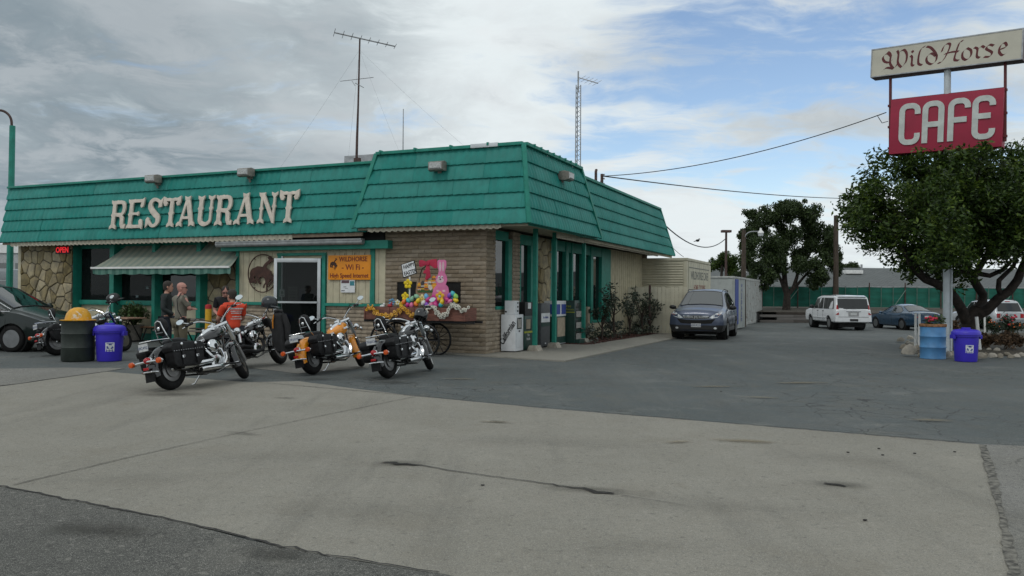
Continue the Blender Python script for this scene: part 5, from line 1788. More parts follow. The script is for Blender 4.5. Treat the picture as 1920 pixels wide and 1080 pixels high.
def motorcycle(lab, at, az, paint, lean=8, bags=True, wall=False, steer=0, custom=False, plate='', tank2=None):
 hd = R(90 - az)
 mw = Matrix.Translation((at[0], at[1], .006)) @ Matrix.Rotation(hd, 4, 'Z') @ Matrix.Rotation(-R(lean), 4, 'X')
 t = thing('motorcycle', lab, 'motorcycle', mw=mw, group='parked motorcycles')
 WB, RW = 1.63, .325
 # steering assembly transform
 ax0, ax1 = V((WB, 0, RW)), V((1.27, 0, 1.0))
 axis = (ax1 - ax0).normalized()
 ST = Matrix.Translation(ax1) @ Matrix.Rotation(R(steer), 4, axis) @ Matrix.Translation(-ax1)
 def P(name, mb, m, parent=t, steerd=False, **kw):
  if steerd:
   mb.v = [tuple(ST @ V(p)) for p in mb.v]
  return obj(name, mb, m, parent, **kw)
 wheel_parts(t, 0, RW, .155, False)
 wheel_parts(t, WB, RW, .135, wall, M_=ST)
 # fenders
 rf = P('rear_fender', fender(MB(), .0, RW, .385, 42, 196, .20, .10), paint, smooth=50)
 if not custom:
  P('front_fender', fender(MB(), WB, RW, .375, 30, 200, .165, .10), paint, steerd=True, smooth=50)
  P('fender_trim', MB().tube([(WB + .385 * math.cos(R(a)), 0, RW + .385 * math.sin(R(a))) for a in (30, 40, 55, 70)], .012, 6), M_chrome, steerd=True)
 else:
  P('front_fender', fender(MB(), WB, RW, .36, 70, 170, .15, .06), paint, steerd=True, smooth=50)
 # tank
 rings = []
 for (x, hw, z0, z1) in ((.74, .05, .735, .77), (.80, .105, .70, .82), (.90, .150, .685, .875), (1.02, .170, .69, .925), (1.14, .165, .715, .955), (1.22, .125, .76, .955), (1.255, .05, .82, .92)):
  ring = []
  cz = (z0 + z1) / 2
  hz = (z1 - z0) / 2
  for k in range(16):
   a = 2 * PI * k / 16
   c_, s_ = math.cos(a), math.sin(a)
   ring.append(V((x, hw * math.copysign(abs(c_) ** .75, c_), cz + hz * math.copysign(abs(s_) ** .7, s_) - (0 if s_ > 0 else .02 * (1 - abs(c_))))))
  rings.append(ring)
 tank = P('fuel_tank', MB().loft(rings), paint, smooth=60)
 if tank2:
  for sg in (-1, 1):
   P('tank_stripe', MB().tube([(.82, sg * .112, .775), (.95, sg * .166, .79), (1.1, sg * .171, .82), (1.2, sg * .14, .86)], [.006, .02, .025, .006], 6, flat=.4), tank2, tank)
 P('dash_console', MB().loft([[V((x, y_ * w_, z + h_)) for (y_, h_) in ((-1, -.03), (-.7, .012), (0, .02), (.7, .012), (1, -.03))] for (x, w_, z) in ((.80, .03, .825), (.90, .05, .885), (1.02, .065, .935), (1.14, .06, .965), (1.22, .035, .955))]), M_chrome, tank, smooth=60)
 P('speedometer', MB().cyl((1.07, 0, .955), (1.055, 0, .985), .058, .05, 16), M_chrome, tank)
 for sg in (-1, 1):
  P('fuel_cap', MB().cyl((1.0, sg * .10, .905), (.997, sg * .105, .938), .034, .028, 12), M_chrome, tank)
  P('tank_badge', MB().loft([[V((x, sg * (.150 + o_), z + dz)) for (o_, dz) in ((.0, -.02), (.028, -.014), (.030, .014), (.0, .02))] for (x, z) in ((1.00, .82), (1.07, .825), (1.14, .835))]), M_chrome, tank)
  P('tank_badge_wing', MB().prism([(0, 0), (.09, .035), (.14, .03), (.10, .012), (.15, .005), (.09, -.008)], upright((1.02, sg * .18, .825), (1, 0, 0)), -.003, .003), M_chrome, tank)
 # seats
 def pad(name, sts, m, **kw):
  rings = []
  for (x, hw, z0, z1) in sts:
   ring = []
   for k in range(14):
    a = 2 * PI * k / 14
    c_, s_ = math.cos(a), math.sin(a)
    ring.append(V((x, hw * math.copysign(abs(c_) ** .6, c_), (z0 + z1) / 2 + (z1 - z0) / 2 * math.copysign(abs(s_) ** .6, s_))))
   rings.append(ring)
  return P(name, MB().loft(rings), m, smooth=60, **kw)
 pad('rider_seat', ((.34, .10, .60, .76), (.40, .16, .60, .765), (.50, .185, .60, .705), (.62, .17, .60, .69), (.74, .09, .63, .74), (.80, .05, .68, .77)), M_leather)
 if not custom:
  pad('passenger_seat', ((.02, .08, .70, .76), (.06, .12, .69, .80), (.2, .13, .68, .815), (.34, .13, .66, .80), (.38, .08, .67, .77)), M_leather)
  # backrest with chrome loop
  mb = MB()
  mb.ell((-.035, 0, 1.0), .035, .14, .145, 14, 10)
  P('backrest', mb, M_leather, smooth=60)
  P('sissy_bar', MB().tube([(.12, -.115, .66), (-.02, -.105, .80), (-.085, -.075, .98), (-.095, -.05, 1.07), (-.098, 0, 1.095), (-.095, .05, 1.07), (-.085, .075, .98), (-.02, .105, .80), (.12, .115, .66)], .011, 6), M_chrome)
  P('sissy_bar_badge', MB().ell((-.10, 0, .97), .012, .03, .035, 10, 6).box(-.094, -.086, -.07, .07, .90, .915), M_chrome)
  mb = MB()
  mb.tube([(-.02, -.11, .80), (-.22, -.12, .79), (-.40, -.11, .78), (-.45, 0, .775), (-.40, .11, .78), (-.22, .12, .79), (-.02, .11, .80)], .010, 6)
  rk = P('luggage_rack', mb, M_chrome)
  for y in (-.06, 0, .06):
   P('rack_bar', MB().tube([(-.06, y, .795), (-.42, y, .778)], .007, 5), M_chrome, rk)
 # engine
 for (ang, nm) in ((-22, 'f'), (24, 'r')):
  a = R(ang)
  M_ = Matrix.Translation((.87, 0, .42)) @ Matrix.Rotation(-a, 4, 'Y')
  prof = [(.05, .06)]
  for k in range(9):
   z = .08 + k * .021
   prof += [(.088, z), (.088, z + .010), (.068, z + .011), (.068, z + .020)]
  prof += [(.05, .275)]
  cyl_ = P('cylinder', MB().lathe(prof, 20, M_), M_engine, smooth=20)
  mb = MB()
  mb.box(-.095, .095, -.085, .085, .27, .36, M_)
  P('rocker_cover', mb, M_chrome, cyl_, bevel=.025)
  for sx in (-.035, .03):
   P('pushrod_tube', MB().tube([(.87 + sx * .7, -.13, .42), M_ @ V((sx, -.095, .27))], .011, 6), M_chrome, cyl_)
 mb = MB()
 mb.tube([(.87, -.15, .37), (.87, .16, .37)], .15, 22)
 P('crankcase', mb, M_engine, bevel=.02)
 P('cam_cover', MB().prism([(.75, .30), (.83, .24), (.95, .25), (1.03, .34), (1.02, .43), (.92, .48), (.80, .46), (.74, .38)], upright((0, -.15, 0), (1, 0, 0)), 0, .05), M_chrome, bevel=.018)
 P('gearbox', MB().box(.46, .74, -.12, .14, .27, .46), M_engine, bevel=.03)
 P('primary_cover', MB().prism([(.45, .31), (.52, .24), (.95, .22), (1.06, .28), (1.08, .38), (1.0, .46), (.55, .44), (.46, .40)], upright((0, .23, 0), (1, 0, 0)), 0, .08), M_chrome, bevel=.02)
 P('oil_tank', MB().box(.42, .66, -.15, .15, .44, .60), M_engine, bevel=.04)
 ac = P('air_cleaner', MB().lathe([(0, .075), (.06, .072), (.10, .055), (.118, .025), (.118, 0), (0, 0)], 24, Matrix.Translation((.885, -.135, .625)) @ Matrix.Rotation(PI / 2, 4, 'X')), M_chrome, smooth=50)
 P('air_cleaner_badge', MB().lathe([(0, .085), (.035, .083), (.038, .074)], 16, Matrix.Translation((.885, -.135, .625)) @ Matrix.Rotation(PI / 2, 4, 'X')), M_engine, ac)
 P('horn_cover', MB().ell((.84, .15, .62), .06, .05, .09, 12, 8), M_chrome)
 # frame
 fr = MB()
 for sg in (-1, 1):
  fr.tube([(1.28, sg * .03, .88), (1.20, sg * .10, .55), (1.12, sg * .12, .24), (.95, sg * .13, .19), (.45, sg * .14, .21), (.36, sg * .13, .36), (.32, sg * .12, .62)], .018, 7)
  fr.tube([(.45, sg * .14, .24), (.0, sg * .13, RW)], .022, 7)
  fr.tube([(.32, sg * .12, .60), (.0, sg * .13, RW)], .018, 7)
  fr.tube([(.32, sg * .11, .62), (-.10, sg * .115, .66)], .020, 7)
 fr.tube([(1.30, 0, .90), (.70, 0, .70), (.32, 0, .62)], .025, 7)
 stuff(P('frame', fr, M_pblack))
 # exhaust on the right side
 if not custom:
  ex = P('exhaust', MB().tube([(.99, -.09, .60), (1.05, -.16, .56), (1.06, -.20, .44), (1.00, -.215, .31), (.90, -.22, .275)], .026, 8), M_chrome)
  P('muffler', MB().tube([(.98, -.225, .275), (.90, -.225, .275), (.52, -.235, .262), (.44, -.237, .258)], [.028, .042, .044, .038], 12), M_chrome, ex)
  P('exhaust', MB().tube([(.74, -.09, .60), (.70, -.16, .55), (.74, -.205, .47), (.80, -.21, .42), (.72, -.215, .37)], .026, 8), M_chrome)
  P('muffler', MB().tube([(.78, -.215, .40), (.70, -.225, .375), (.14, -.24, .335), (.05, -.242, .33)], [.028, .042, .045, .040], 12), M_chrome, ex)
  for (x, z) in ((.44, .258), (.05, .33)):
   P('muffler_tip', MB().tube([(x + .003, -.238, z), (x - .008, -.238, z - .0005)], .030, 10), M_engine, ex)
  P('heat_shield', MB().tube([(1.075, -.215, .50), (1.06, -.235, .40), (.99, -.24, .31)], [.02, .032, .03], 8), M_chrome, ex)
 else:
  ex = P('exhaust', MB().tube([(.98, -.09, .60), (1.07, -.17, .55), (1.08, -.22, .42), (1.02, -.24, .33), (.85, -.25, .29), (.55, -.26, .33), (.35, -.265, .30), (.22, -.27, .26)], [.03, .033, .034, .036, .04, .042, .042, .045], 10), M_engine)
  P('exhaust', MB().tube([(.74, -.09, .60), (.74, -.18, .53), (.80, -.22, .44), (.72, -.25, .39), (.50, -.26, .42), (.30, -.265, .38), (.15, -.27, .33)], [.03, .033, .034, .036, .04, .042, .045], 10), M_engine)
  for (x, z, dz) in ((.22, .26, -.05), (.15, .33, -.05)):
   P('exhaust_end_cap', MB().tube([(x + .05, -.268, z + .02), (x - .06, -.272, z + dz * .6)], [.046, .05], 12), M_chrome, ex)
  P('chrome_cover', MB().tube([(.47, -.22, .50), (.45, -.22, .72)], .035, 10), M_chrome)
 # saddlebags
 if bags:
  for sg in (-1, 1):
   prof = [(-.27, .38), (-.22, .33), (.24, .32), (.33, .39), (.37, .56), (.33, .66), (-.20, .67), (-.30, .60)]
   fm = upright((0.06, sg * .26 + .09, 0), (1, 0, 0))
   bg = P('saddlebag', MB().prism(prof, fm, 0, .18), M_leather, bevel=.035, smooth=60)
   lid = [(-.31, .56), (-.33, .64), (-.26, .715), (.33, .71), (.40, .63), (.39, .555)]
   P('bag_lid', MB().prism(lid, upright((0.06, sg * .26 + .10, 0), (1, 0, 0)), 0, .20), M_leather, bg, bevel=.025, smooth=60)
   yo = sg * .26 + sg * .105
   for x in (-.10, .20):
    P('bag_strap', MB().box(x + .04, x + .075, yo - .006, yo + .006, .36, .69), M_leather, bg, bevel=.003)
    P('bag_buckle', MB().box(x + .03, x + .085, yo + sg * .008 - .004, yo + sg * .008 + .004, .46, .50), M_chrome, bg, bevel=.004)
    P('bag_concho', MB().ell((x + .058, yo + sg * .0, .675), .026, .014, .026, 10, 6), M_chrome, bg)
   for k in range(13):
    P('stud', MB().ell((-.22 + k * .05, yo, .575 + .002 * k), .0075, .006, .0075, 5, 4), M_chrome, bg)
 # tail end
 rr = .385
 a = R(158)
 tl = P('tail_lamp', MB().ell((rr * math.cos(a) - .05, 0, RW + rr * math.sin(a) + .02), .06, .06, .052, 12, 8), M_tail)
 P('tail_lamp_shell', MB().ell((rr * math.cos(a) - .01, 0, RW + rr * math.sin(a) + .015), .06, .068, .06, 12, 8), M_chrome, tl)
 zb = RW + .10 + (.07 if custom else 0)
 xb = -.43
 P('signal_bar', MB().tube([(xb, -.25, zb + .04), (xb - .01, 0, zb + .05), (xb, .25, zb + .04)], .019, 8), M_chrome)
 for sg in (-1, 1):
  sl = P('turn_signal', MB().lathe([(0, -.055), (.03, -.05), (.042, -.02), (.044, .02), (.04, .04), (0, .045)], 14, Matrix.Translation((xb - .01, sg * .27, zb + .04)) @ Matrix.Rotation(-PI / 2, 4, 'Y')), M_amber, smooth=60)
  P('signal_shell', MB().lathe([(0, -.062), (.032, -.055), (.046, -.02), (.0455, .005)], 14, Matrix.Translation((xb - .01, sg * .27, zb + .04)) @ Matrix.Rotation(-PI / 2, 4, 'Y')), M_chrome, sl)
 if not custom:
  zp = .69
  pl = P('licence_plate', MB().box(-.455, -.450, -.09, .09, zp - .055, zp + .06), M_plate)
  P('plate_holder', MB().tube([(-.30, 0, .62), (-.445, 0, zp - .04)], .02, 6), M_engine, pl)
  if plate:
   text_obj('plate_text', plate, .062, M_pblue, upright((-.456, 0, zp - .005), (0, -1, 0)), pl, .001)
  P('reflector', MB().box(-.462, -.45, -.05, .05, .345, .385), M_tail, bevel=.004)
  P('rear_bumper', MB().tube([(-.36, -.14, .30), (-.435, -.1, .31), (-.445, 0, .315), (-.435, .1, .31), (-.36, .14, .30)], .014, 6), M_chrome)
  P('mud_flap', MB().box(-.40, -.385, -.09, .09, .16, .31), M_leather)
 # front end
 up = axis
 for sg in (-1, 1):
  y = sg * .115
  lo, hi = V((WB - .01, y, RW)), V((1.275, y, .98))
  fk = P('fork_tube', MB().tube([lo, hi], .024, 10), M_chrome, steerd=True)
  P('fork_slider', MB().tube([lo - up * .03, lo + up * .30], [.034, .032], 10), M_fins if not custom else M_engine, fk, steerd=True)
  P('fork_cover', MB().tube([lo + up * .42, lo + up * .70], [.042, .040], 10), M_chrome if not custom else M_engine, fk, steerd=True)
  hb = [(1.26, sg * .05, 1.02), (1.25, sg * .10, 1.06), (1.24, sg * .20, 1.13), (1.18, sg * .29, 1.165), (1.05, sg * .36, 1.155), (.93, sg * .41, 1.12)]
  P('handlebar', MB().tube(hb, .014, 8), M_chrome, steerd=True)
  P('grip', MB().tube([(1.00, sg * .382, 1.142), (.88, sg * .43, 1.105)], .021, 8), M_leather, steerd=True)
  P('switch_housing', MB().tube([(1.06, sg * .356, 1.157), (1.00, sg * .382, 1.142)], .026, 8), M_engine, steerd=True)
  P('lever', MB().tube([(1.06, sg * .37, 1.16), (1.07, sg * .43, 1.15), (1.0, sg * .52, 1.12)], .008, 5), M_chrome, steerd=True)
  mi = P('mirror', MB().lathe([(0, -.008), (.05, -.008), (.056, .0), (.045, .02), (0, .03)], 18, Matrix.Translation((1.0, sg * .52, 1.235)) @ Matrix.Rotation(PI / 2, 4, 'Y') @ Matrix.Diagonal((.8, 1.15, 1, 1))), M_chrome, steerd=True, smooth=60)
  P('mirror_glass', MB().lathe([(0, -.011), (.048, -.011), (.05, -.008)], 18, Matrix.Translation((1.0, sg * .52, 1.235)) @ Matrix.Rotation(PI / 2, 4, 'Y') @ Matrix.Diagonal((.8, 1.15, 1, 1))), M_mirror, mi, steerd=True)
  P('mirror_stalk', MB().tube([(1.06, sg * .37, 1.16), (1.06, sg * .44, 1.19), (1.02, sg * .50, 1.225)], .007, 5), M_chrome, mi, steerd=True)
  P('cable', MB().tube([(1.06, sg * .36, 1.15), (1.18, sg * .28, 1.23), (1.34, sg * .12, 1.12), (1.36, sg * .06, .95)], .007, 5), M_engine, steerd=True)
  if not custom:
   pl_ = P('passing_lamp', MB().lathe([(0, -.075), (.04, -.06), (.06, -.01), (.062, .015), (.055, .02)], 16, Matrix.Translation((1.44, sg * .21, .80)) @ Matrix.Rotation(PI / 2, 4, 'Y')), M_chrome, steerd=True, smooth=60)
   P('lamp_glass', MB().lathe([(0, .026), (.055, .02)], 16, Matrix.Translation((1.44, sg * .21, .80)) @ Matrix.Rotation(PI / 2, 4, 'Y')), M_hlens, pl_, steerd=True)
   P('front_signal', MB().ell((1.42, sg * .28, .72), .04, .035, .035, 10, 6), M_chrome, steerd=True)
  fb = P('footboard', MB().box(.98, 1.26, sg * .30 - .05, sg * .30 + .05, .285, .305), M_engine, bevel=.008)
  P('foot_peg', MB().tube([(1.15, sg * .12, .26), (1.15, sg * .30, .28)], .014, 6), M_chrome, fb)
 P('triple_clamp', MB().box(1.22, 1.33, -.15, .15, .96, 1.0), M_chrome, steerd=True, bevel=.012)
 P('lamp_bar', MB().tube([(1.40, -.2, .80), (1.39, 0, .82), (1.40, .2, .80)], .014, 6), M_chrome, steerd=True)
 hl = P('headlamp', MB().lathe([(0, -.13), (.05, -.12), (.085, -.06), (.095, .02), (.098, .035), (.088, .042)], 20, Matrix.Translation((1.46, 0, .93)) @ Matrix.Rotation(PI / 2, 4, 'Y')), M_chrome if not custom else M_engine, steerd=True, smooth=60)
 P('lamp_glass', MB().lathe([(0, .058), (.05, .054), (.088, .042)], 20, Matrix.Translation((1.46, 0, .93)) @ Matrix.Rotation(PI / 2, 4, 'Y')), M_hlens, hl, steerd=True, smooth=60)
 P('kickstand', MB().tube([(.85, .16, .20), (.80, .26, .06), (.78, .32, .05 - .0)], .011, 6), M_chrome)
 P('brake_pedal', MB().tube([(1.0, -.2, .25), (1.2, -.26, .30), (1.27, -.30, .31)], .010, 5), M_chrome)
 P('belt_guard', MB().box(.05, .5, .15, .18, .30, .40), M_engine, bevel=.01)
 return t
b1 = motorcycle('black touring motorcycle nearest the camera, with studded saddlebags and both chrome mufflers towards us', G(322, 732), 21, M_pblack, lean=11, steer=33, plate='18C4921')
b3 = motorcycle('bright amber and black motorcycle with studded saddlebags in front of the glass door', G(588, 703), 20.5, M_pamber, lean=11, steer=30, plate='19F2075')
b4 = motorcycle('black motorcycle with whitewall tyres, rightmost of the row by the flower cart', G(729, 710), 19.8, M_pblack, lean=10, steer=26, wall=True, plate='17H8330', tank2=M_leather)
b2 = motorcycle('dark stripped-down motorcycle the man in red sits on, behind the first one', (-5.80, 16.12), 31, M_pblack, lean=9, bags=False, custom=True, steer=22)
b5 = motorcycle('black motorcycle half hidden behind the trash drum and blue bin', G(107, 667), 34, M_pblack, lean=10, steer=20, plate='16K5518')
# ---- helmets and jacket
def helmet(lab, mw, m, visor=True):
 t_ = thing('helmet', lab, 'helmet', mw=mw, group='helmets hung on the motorcycles')
 prof = [(.125, -.06), (.135, -.02), (.138, .03), (.128, .08), (.10, .12), (.055, .145), (0, .152)]
 mb = MB().lathe(prof, 22, Matrix.Diagonal((1.12, .92, 1, 1)))
 mb.lathe([(.118, -.06), (.12, .02), (.09, .09), (0, .12)], 18, Matrix.Diagonal((1.12, .92, 1, 1)))
 obj('shell', mb, m, t_, smooth=60)
 if visor:
  rows = []
  for k in range(9):
   a = R(-55 + 110 * k / 8)
   rows.append([V((.14 * 1.12 * math.cos(a), .14 * .92 * math.sin(a), -.01)), V(((.14 * 1.12 + .08 * math.cos(a) ** 2) * math.cos(a), .135 * math.sin(a), -.035))])
  obj('peak', MB().grid(rows), m, t_)
 obj('chin_strap', MB().tube([(.02, -.12, -.05), (.05, -.05, -.14), (.05, .05, -.14), (.02, .12, -.05)], .008, 5), M_leather, t_)
 obj('rim_trim', MB().tube([(.1385 * 1.12 * math.cos(2 * PI * k / 24), .1385 * .92 * math.sin(2 * PI * k / 24), -.058) for k in range(24)], .007, 5, closed=True), M_leather, t_)
 return t_
def onbike(b, x, y, z, rz=0, rx=0, ry=0):
 return b.matrix_basis @ Matrix.Translation((x, y, z)) @ Matrix.Rotation(R(rz), 4, 'Z') @ Matrix.Rotation(R(ry), 4, 'Y') @ Matrix.Rotation(R(rx), 4, 'X')
p = D(505, 570, 16.85)
helmet('dark helmet with a peak on the handlebar of the stripped-down motorcycle by the door', Matrix.Translation(p) @ Matrix.Rotation(R(-15), 4, 'Z') @ Matrix.Rotation(R(8), 4, 'Y') @ Matrix.Scale(1.12, 4), mat('graphite_shell', (.02, .024, .028), .25, var=.1))
p = D(789, 592, 15.85)
helmet('black open helmet hanging from the bars of the whitewall motorcycle', Matrix.Translation(p) @ Matrix.Rotation(R(70), 4, 'Z') @ Matrix.Rotation(R(25), 4, 'Y'), M_pblack, False)
p = D(213, 562, 20.9)
helmet('black helmet perched on the mirror of the motorcycle behind the bins', Matrix.Translation(p) @ Matrix.Rotation(R(20), 4, 'Z') @ Matrix.Rotation(R(-20), 4, 'Y') @ Matrix.Scale(1.1, 4), mat('matt_shell', (.012, .013, .014), .45, var=.1))
M_jacket = mat('black_nylon', (.009, .009, .010), .7, var=.3, scale=8)
M_jor = mat('orange_lining', (.62, .22, .01), .7, var=.1)
jt, jb = D(523, 588, 16.75), D(533, 660, 16.8)
t = thing('jacket', 'black jacket with an orange stripe draped over the handlebar by the glass door', 'jacket', at=jt)
rows = []
H_ = jt.z - jb.z
for k in range(13):
 s_ = k / 12
 row = []
 for j in range(19):
  a = 2 * PI * j / 18
  w = .10 + .06 * math.sin(s_ * PI) + .02 * s_
  fold = 1 + .16 * math.sin(a * 5 + s_ * 3) + .08 * math.sin(a * 3 - 1)
  row.append(V((w * fold * math.cos(a) + .10 * s_ ** 2, .07 * fold * math.sin(a), -H_ * s_ + .02 * math.sin(a * 2) * s_)))
 rows.append(row)
top_ring = [V((p.x * .6, p.y * .6, .05)) for p in rows[0]]
obj('jacket_body', MB().grid([top_ring] + rows), M_jacket, t, smooth=70)
obj('sleeve', MB().tube([(.10, -.04, -.02), (.19, -.05, -.25), (.20, -.05, -.5), (.24, -.05, -.62)], [.06, .062, .055, .045], 10), M_jacket, t, smooth=70)
obj('collar', MB().tube([(-.08, -.03, .04), (0, -.06, .07), (.08, -.03, .05)], .035, 8), M_jacket, t, smooth=70)
obj('orange_stripe', MB().tube([(-.085, -.075, -.02), (-.10, -.088, -.15), (-.095, -.085, -.3)], [.018, .025, .02], 6, flat=.5), M_jor, t)
# ================================================================== people
M_skin = mat('skin', (.42, .22, .155), .6, var=.08, scale=12)
M_skinr = mat('ruddy_skin', (.46, .225, .18), .55, var=.08, scale=12)
def skin_mesh(name, verts, edges, radii, root, m, levels=2):
 me = bpy.data.meshes.new(name)
 me.from_pydata(verts, edges, [])
 ob = bpy.data.objects.new('tmp_skin', me)
 COL.objects.link(ob)
 md = ob.modifiers.new('s', 'SKIN')
 md.use_smooth_shade = True
 if not me.skin_vertices:
  bpy.context.view_layer.objects.active = ob
 sv = me.skin_vertices[0].data
 for i, r_ in enumerate(radii):
  sv[i].radius = r_ if isinstance(r_, tuple) else (r_, r_)
  sv[i].use_root = (i == root)
 sb = ob.modifiers.new('d', 'SUBSURF')
 sb.levels = levels
 sb.render_levels = levels
 dg = bpy.context.evaluated_depsgraph_get()
 out = bpy.data.meshes.new_from_object(ob.evaluated_get(dg))
 bpy.data.objects.remove(ob)
 bpy.data.meshes.remove(me)
 out.name = name
 out.materials.clear()
 out.materials.append(m)
 for p in out.polygons:
  p.use_smooth = True
 return out
def chain(spec):
 """spec: dict name -> (pos, radius, parent)"""
 names = list(spec)
 vs = [tuple(spec[n][0]) for n in names]
 rs = [spec[n][1] for n in names]
 es = [(names.index(n), names.index(spec[n][2])) for n in names if spec[n][2]]
 return vs, es, rs
def person(lab, mw, J, skin, shirt, trousers, shoe, hair=None, short=True, glasses=False, group=None, coat=False, head_tilt=0, head_turn=0):
 """J: joint positions, x forward / y left / z up.  keys: pel, waist, chest, neck, hip_l/r, knee_, ank_, toe_, sho_, elb_, wri_, hand_"""
 t = thing('person', lab, 'person', mw=mw, group=group)
 S = {}
 S['pel'] = (J['pel'], (.12, .10), None)
 S['waist'] = (J['waist'], (.12, .095), 'pel')
 S['chest'] = (J['chest'], (.15, .11), 'waist')
 S['ub'] = (V(J['chest']).lerp(V(J['neck']), .5), (.10, .075), 'chest')
 S['neck'] = (J['neck'], (.055, .055), 'ub')
 hd = V(J['head'])
 S['jaw'] = (V(J['neck']).lerp(hd, .55), (.058, .062), 'neck')
 for s in 'lr':
  S['sho_' + s] = (V(J['sho_' + s]) - V((0, 0, .015)), .048, 'ub')
  S['um_' + s] = (V(J['sho_' + s]).lerp(V(J['elb_' + s]), .5), .048, 'sho_' + s)
  S['elb_' + s] = (J['elb_' + s], .040, 'um_' + s)
  S['fm_' + s] = (V(J['elb_' + s]).lerp(V(J['wri_' + s]), .4), .041, 'elb_' + s)
  S['wri_' + s] = (J['wri_' + s], .028, 'fm_' + s)
  S['hip_' + s] = (J['hip_' + s], .088, 'pel')
  S['tm_' + s] = (V(J['hip_' + s]).lerp(V(J['knee_' + s]), .5), .080, 'hip_' + s)
  S['knee_' + s] = (J['knee_' + s], .058, 'tm_' + s)
  S['cm_' + s] = (V(J['knee_' + s]).lerp(V(J['ank_' + s]), .35), .056, 'knee_' + s)
  S['ank_' + s] = (J['ank_' + s], .038, 'cm_' + s)
  S['toe_' + s] = (J['toe_' + s], .034, 'ank_' + s)
 vs, es, rs = chain(S)
 body = skin_mesh('body', vs, es, rs, 0, skin)
 # head, ears, nose and hands are joined into the same body mesh
 HM = Matrix.Translation(hd) @ Matrix.Rotation(R(head_turn), 4, 'Z') @ Matrix.Rotation(R(head_tilt), 4, 'Y')
 mb = MB()
 mb.X = HM
 rows = []
 for (z, rx_, ry_, ox) in ((-.125, .035, .04, .035), (-.11, .062, .052, .025), (-.075, .082, .066, .014), (-.03, .094, .074, .006), (.02, .100, .078, 0), (.06, .097, .077, -.004), (.095, .078, .064, -.008), (.118, .045, .04, -.008), (.126, .012, .012, -.008)):
  rows.append([V((ox + rx_ * math.cos(2 * PI * k / 16), ry_ * math.sin(2 * PI * k / 16), z)) for k in range(16)])
 mb.loft(rows)
 mb.loft([[V((.088, -.008, .012)), V((.088, .008, .012)), V((.085, .008, .0)), V((.085, -.008, .0))], [V((.118, -.014, -.038)), V((.118, .014, -.038)), V((.085, .018, -.045)), V((.085, -.018, -.045))]])
 for sg in (-1, 1):
  mb.ell((-.008, sg * .080, -.012), .022, .010, .032, 8, 6)
 mb.X = None
 for s in 'lr':
  w_, h_ = V(J['wri_' + s]), V(J['hand_' + s])
  d_ = (h_ - w_).normalized()
  sd = d_.cross(V((0, 0, 1)))
  sd = sd.normalized() if sd.length > .1 else V((0, 1, 0))
  nn = sd.cross(d_)
  HMx = frame(w_, d_, sd, nn)
  mb.ell(HMx @ V((.055, 0, 0)), .055, .040, .018, 10, 6, HMx.to_3x3())
  for k in range(4):
   yy = -.030 + k * .020
   L_ = (.062, .075, .07, .055)[k]
   mb.tube([HMx @ V((.085, yy, 0)), HMx @ V((.085 + L_ * .5, yy * 1.05, -.006)), HMx @ V((.085 + L_ * .95, yy, -.028))], [.010, .009, .007], 6)
  mb.tube([HMx @ V((.03, .035 if s == 'r' else -.035, 0)), HMx @ V((.065, .062 if s == 'r' else -.062, -.01)), HMx @ V((.095, .058 if s == 'r' else -.058, -.02))], [.013, .011, .008], 6)
 extra = mb.mesh('extra', skin, smooth=80)
 bm = bmesh.new()
 bm.from_mesh(body)
 bm.from_mesh(extra)
 bm.to_mesh(body)
 bm.free()
 link('body', body, t)
 # shirt
 sl = 'um_' if short else 'wri_'
 T = {'waist0': (V(J['pel']) + V((0, 0, -.03 if not coat else -.14)), (.152, .128) if not coat else (.17, .14), None),
         'waist': (J['waist'], (.148, .122), 'waist0'), 'chest': (J['chest'], (.168, .128), 'waist'),
         'ub': (V(J['chest']).lerp(V(J['neck']), .58), (.155, .115), 'chest'), 'nk': (V(J['chest']).lerp(V(J['neck']), .97), (.078, .078), 'ub')}
 for s in 'lr':
  T['sho_' + s] = (J['sho_' + s], .080, 'ub')
  T['um_' + s] = (V(J['sho_' + s]).lerp(V(J['elb_' + s]), .5), .066, 'sho_' + s)
  if short:
   T['ue_' + s] = (V(J['sho_' + s]).lerp(V(J['elb_' + s]), .82), .066, 'um_' + s)
  else:
   T['elb_' + s] = (J['elb_' + s], .06, 'um_' + s)
   T['wri_' + s] = (V(J['elb_' + s]).lerp(V(J['wri_' + s]), .92), .046, 'elb_' + s)
 vs, es, rs = chain(T)
 sh = link('jacket' if coat else 'shirt', skin_mesh('shirt', vs, es, rs, 0, shirt), t)
 Q = {'pel': (J['pel'], (.145, .118), None)}
 for s in 'lr':
  Q['hip_' + s] = (J['hip_' + s], .105, 'pel')
  Q['tm_' + s] = (V(J['hip_' + s]).lerp(V(J['knee_' + s]), .5), .098, 'hip_' + s)
  Q['knee_' + s] = (J['knee_' + s], .078, 'tm_' + s)
  Q['ank_' + s] = (V(J['knee_' + s]).lerp(V(J['ank_' + s]), .93), .072, 'knee_' + s)
 vs, es, rs = chain(Q)
 link('trousers', skin_mesh('trousers', vs, es, rs, 0, trousers), t)
 for s in 'lr':
  a_, b_ = V(J['ank_' + s]), V(J['toe_' + s])
  d_ = (b_ - a_)
  d_.z = 0
  d_ = d_.normalized() if d_.length > .01 else V((1, 0, 0))
  sd = V((-d_.y, d_.x, 0))
  Mx = frame((a_.x, a_.y, a_.z - .085), d_, sd, (0, 0, 1))
  mb = MB()
  mb.X = Mx
  mb.loft([[V((x, w_ * yy, z0 + (z1 - z0) * zz)) for (yy, zz) in ((-1, 0), (1, 0), (1, .6), (.6, 1), (-.6, 1), (-1, .6))] for (x, w_, z0, z1) in ((-.075, .032, 0, .09), (-.03, .040, 0, .13), (.04, .042, 0, .11), (.12, .048, 0, .075), (.19, .030, 0, .05))])
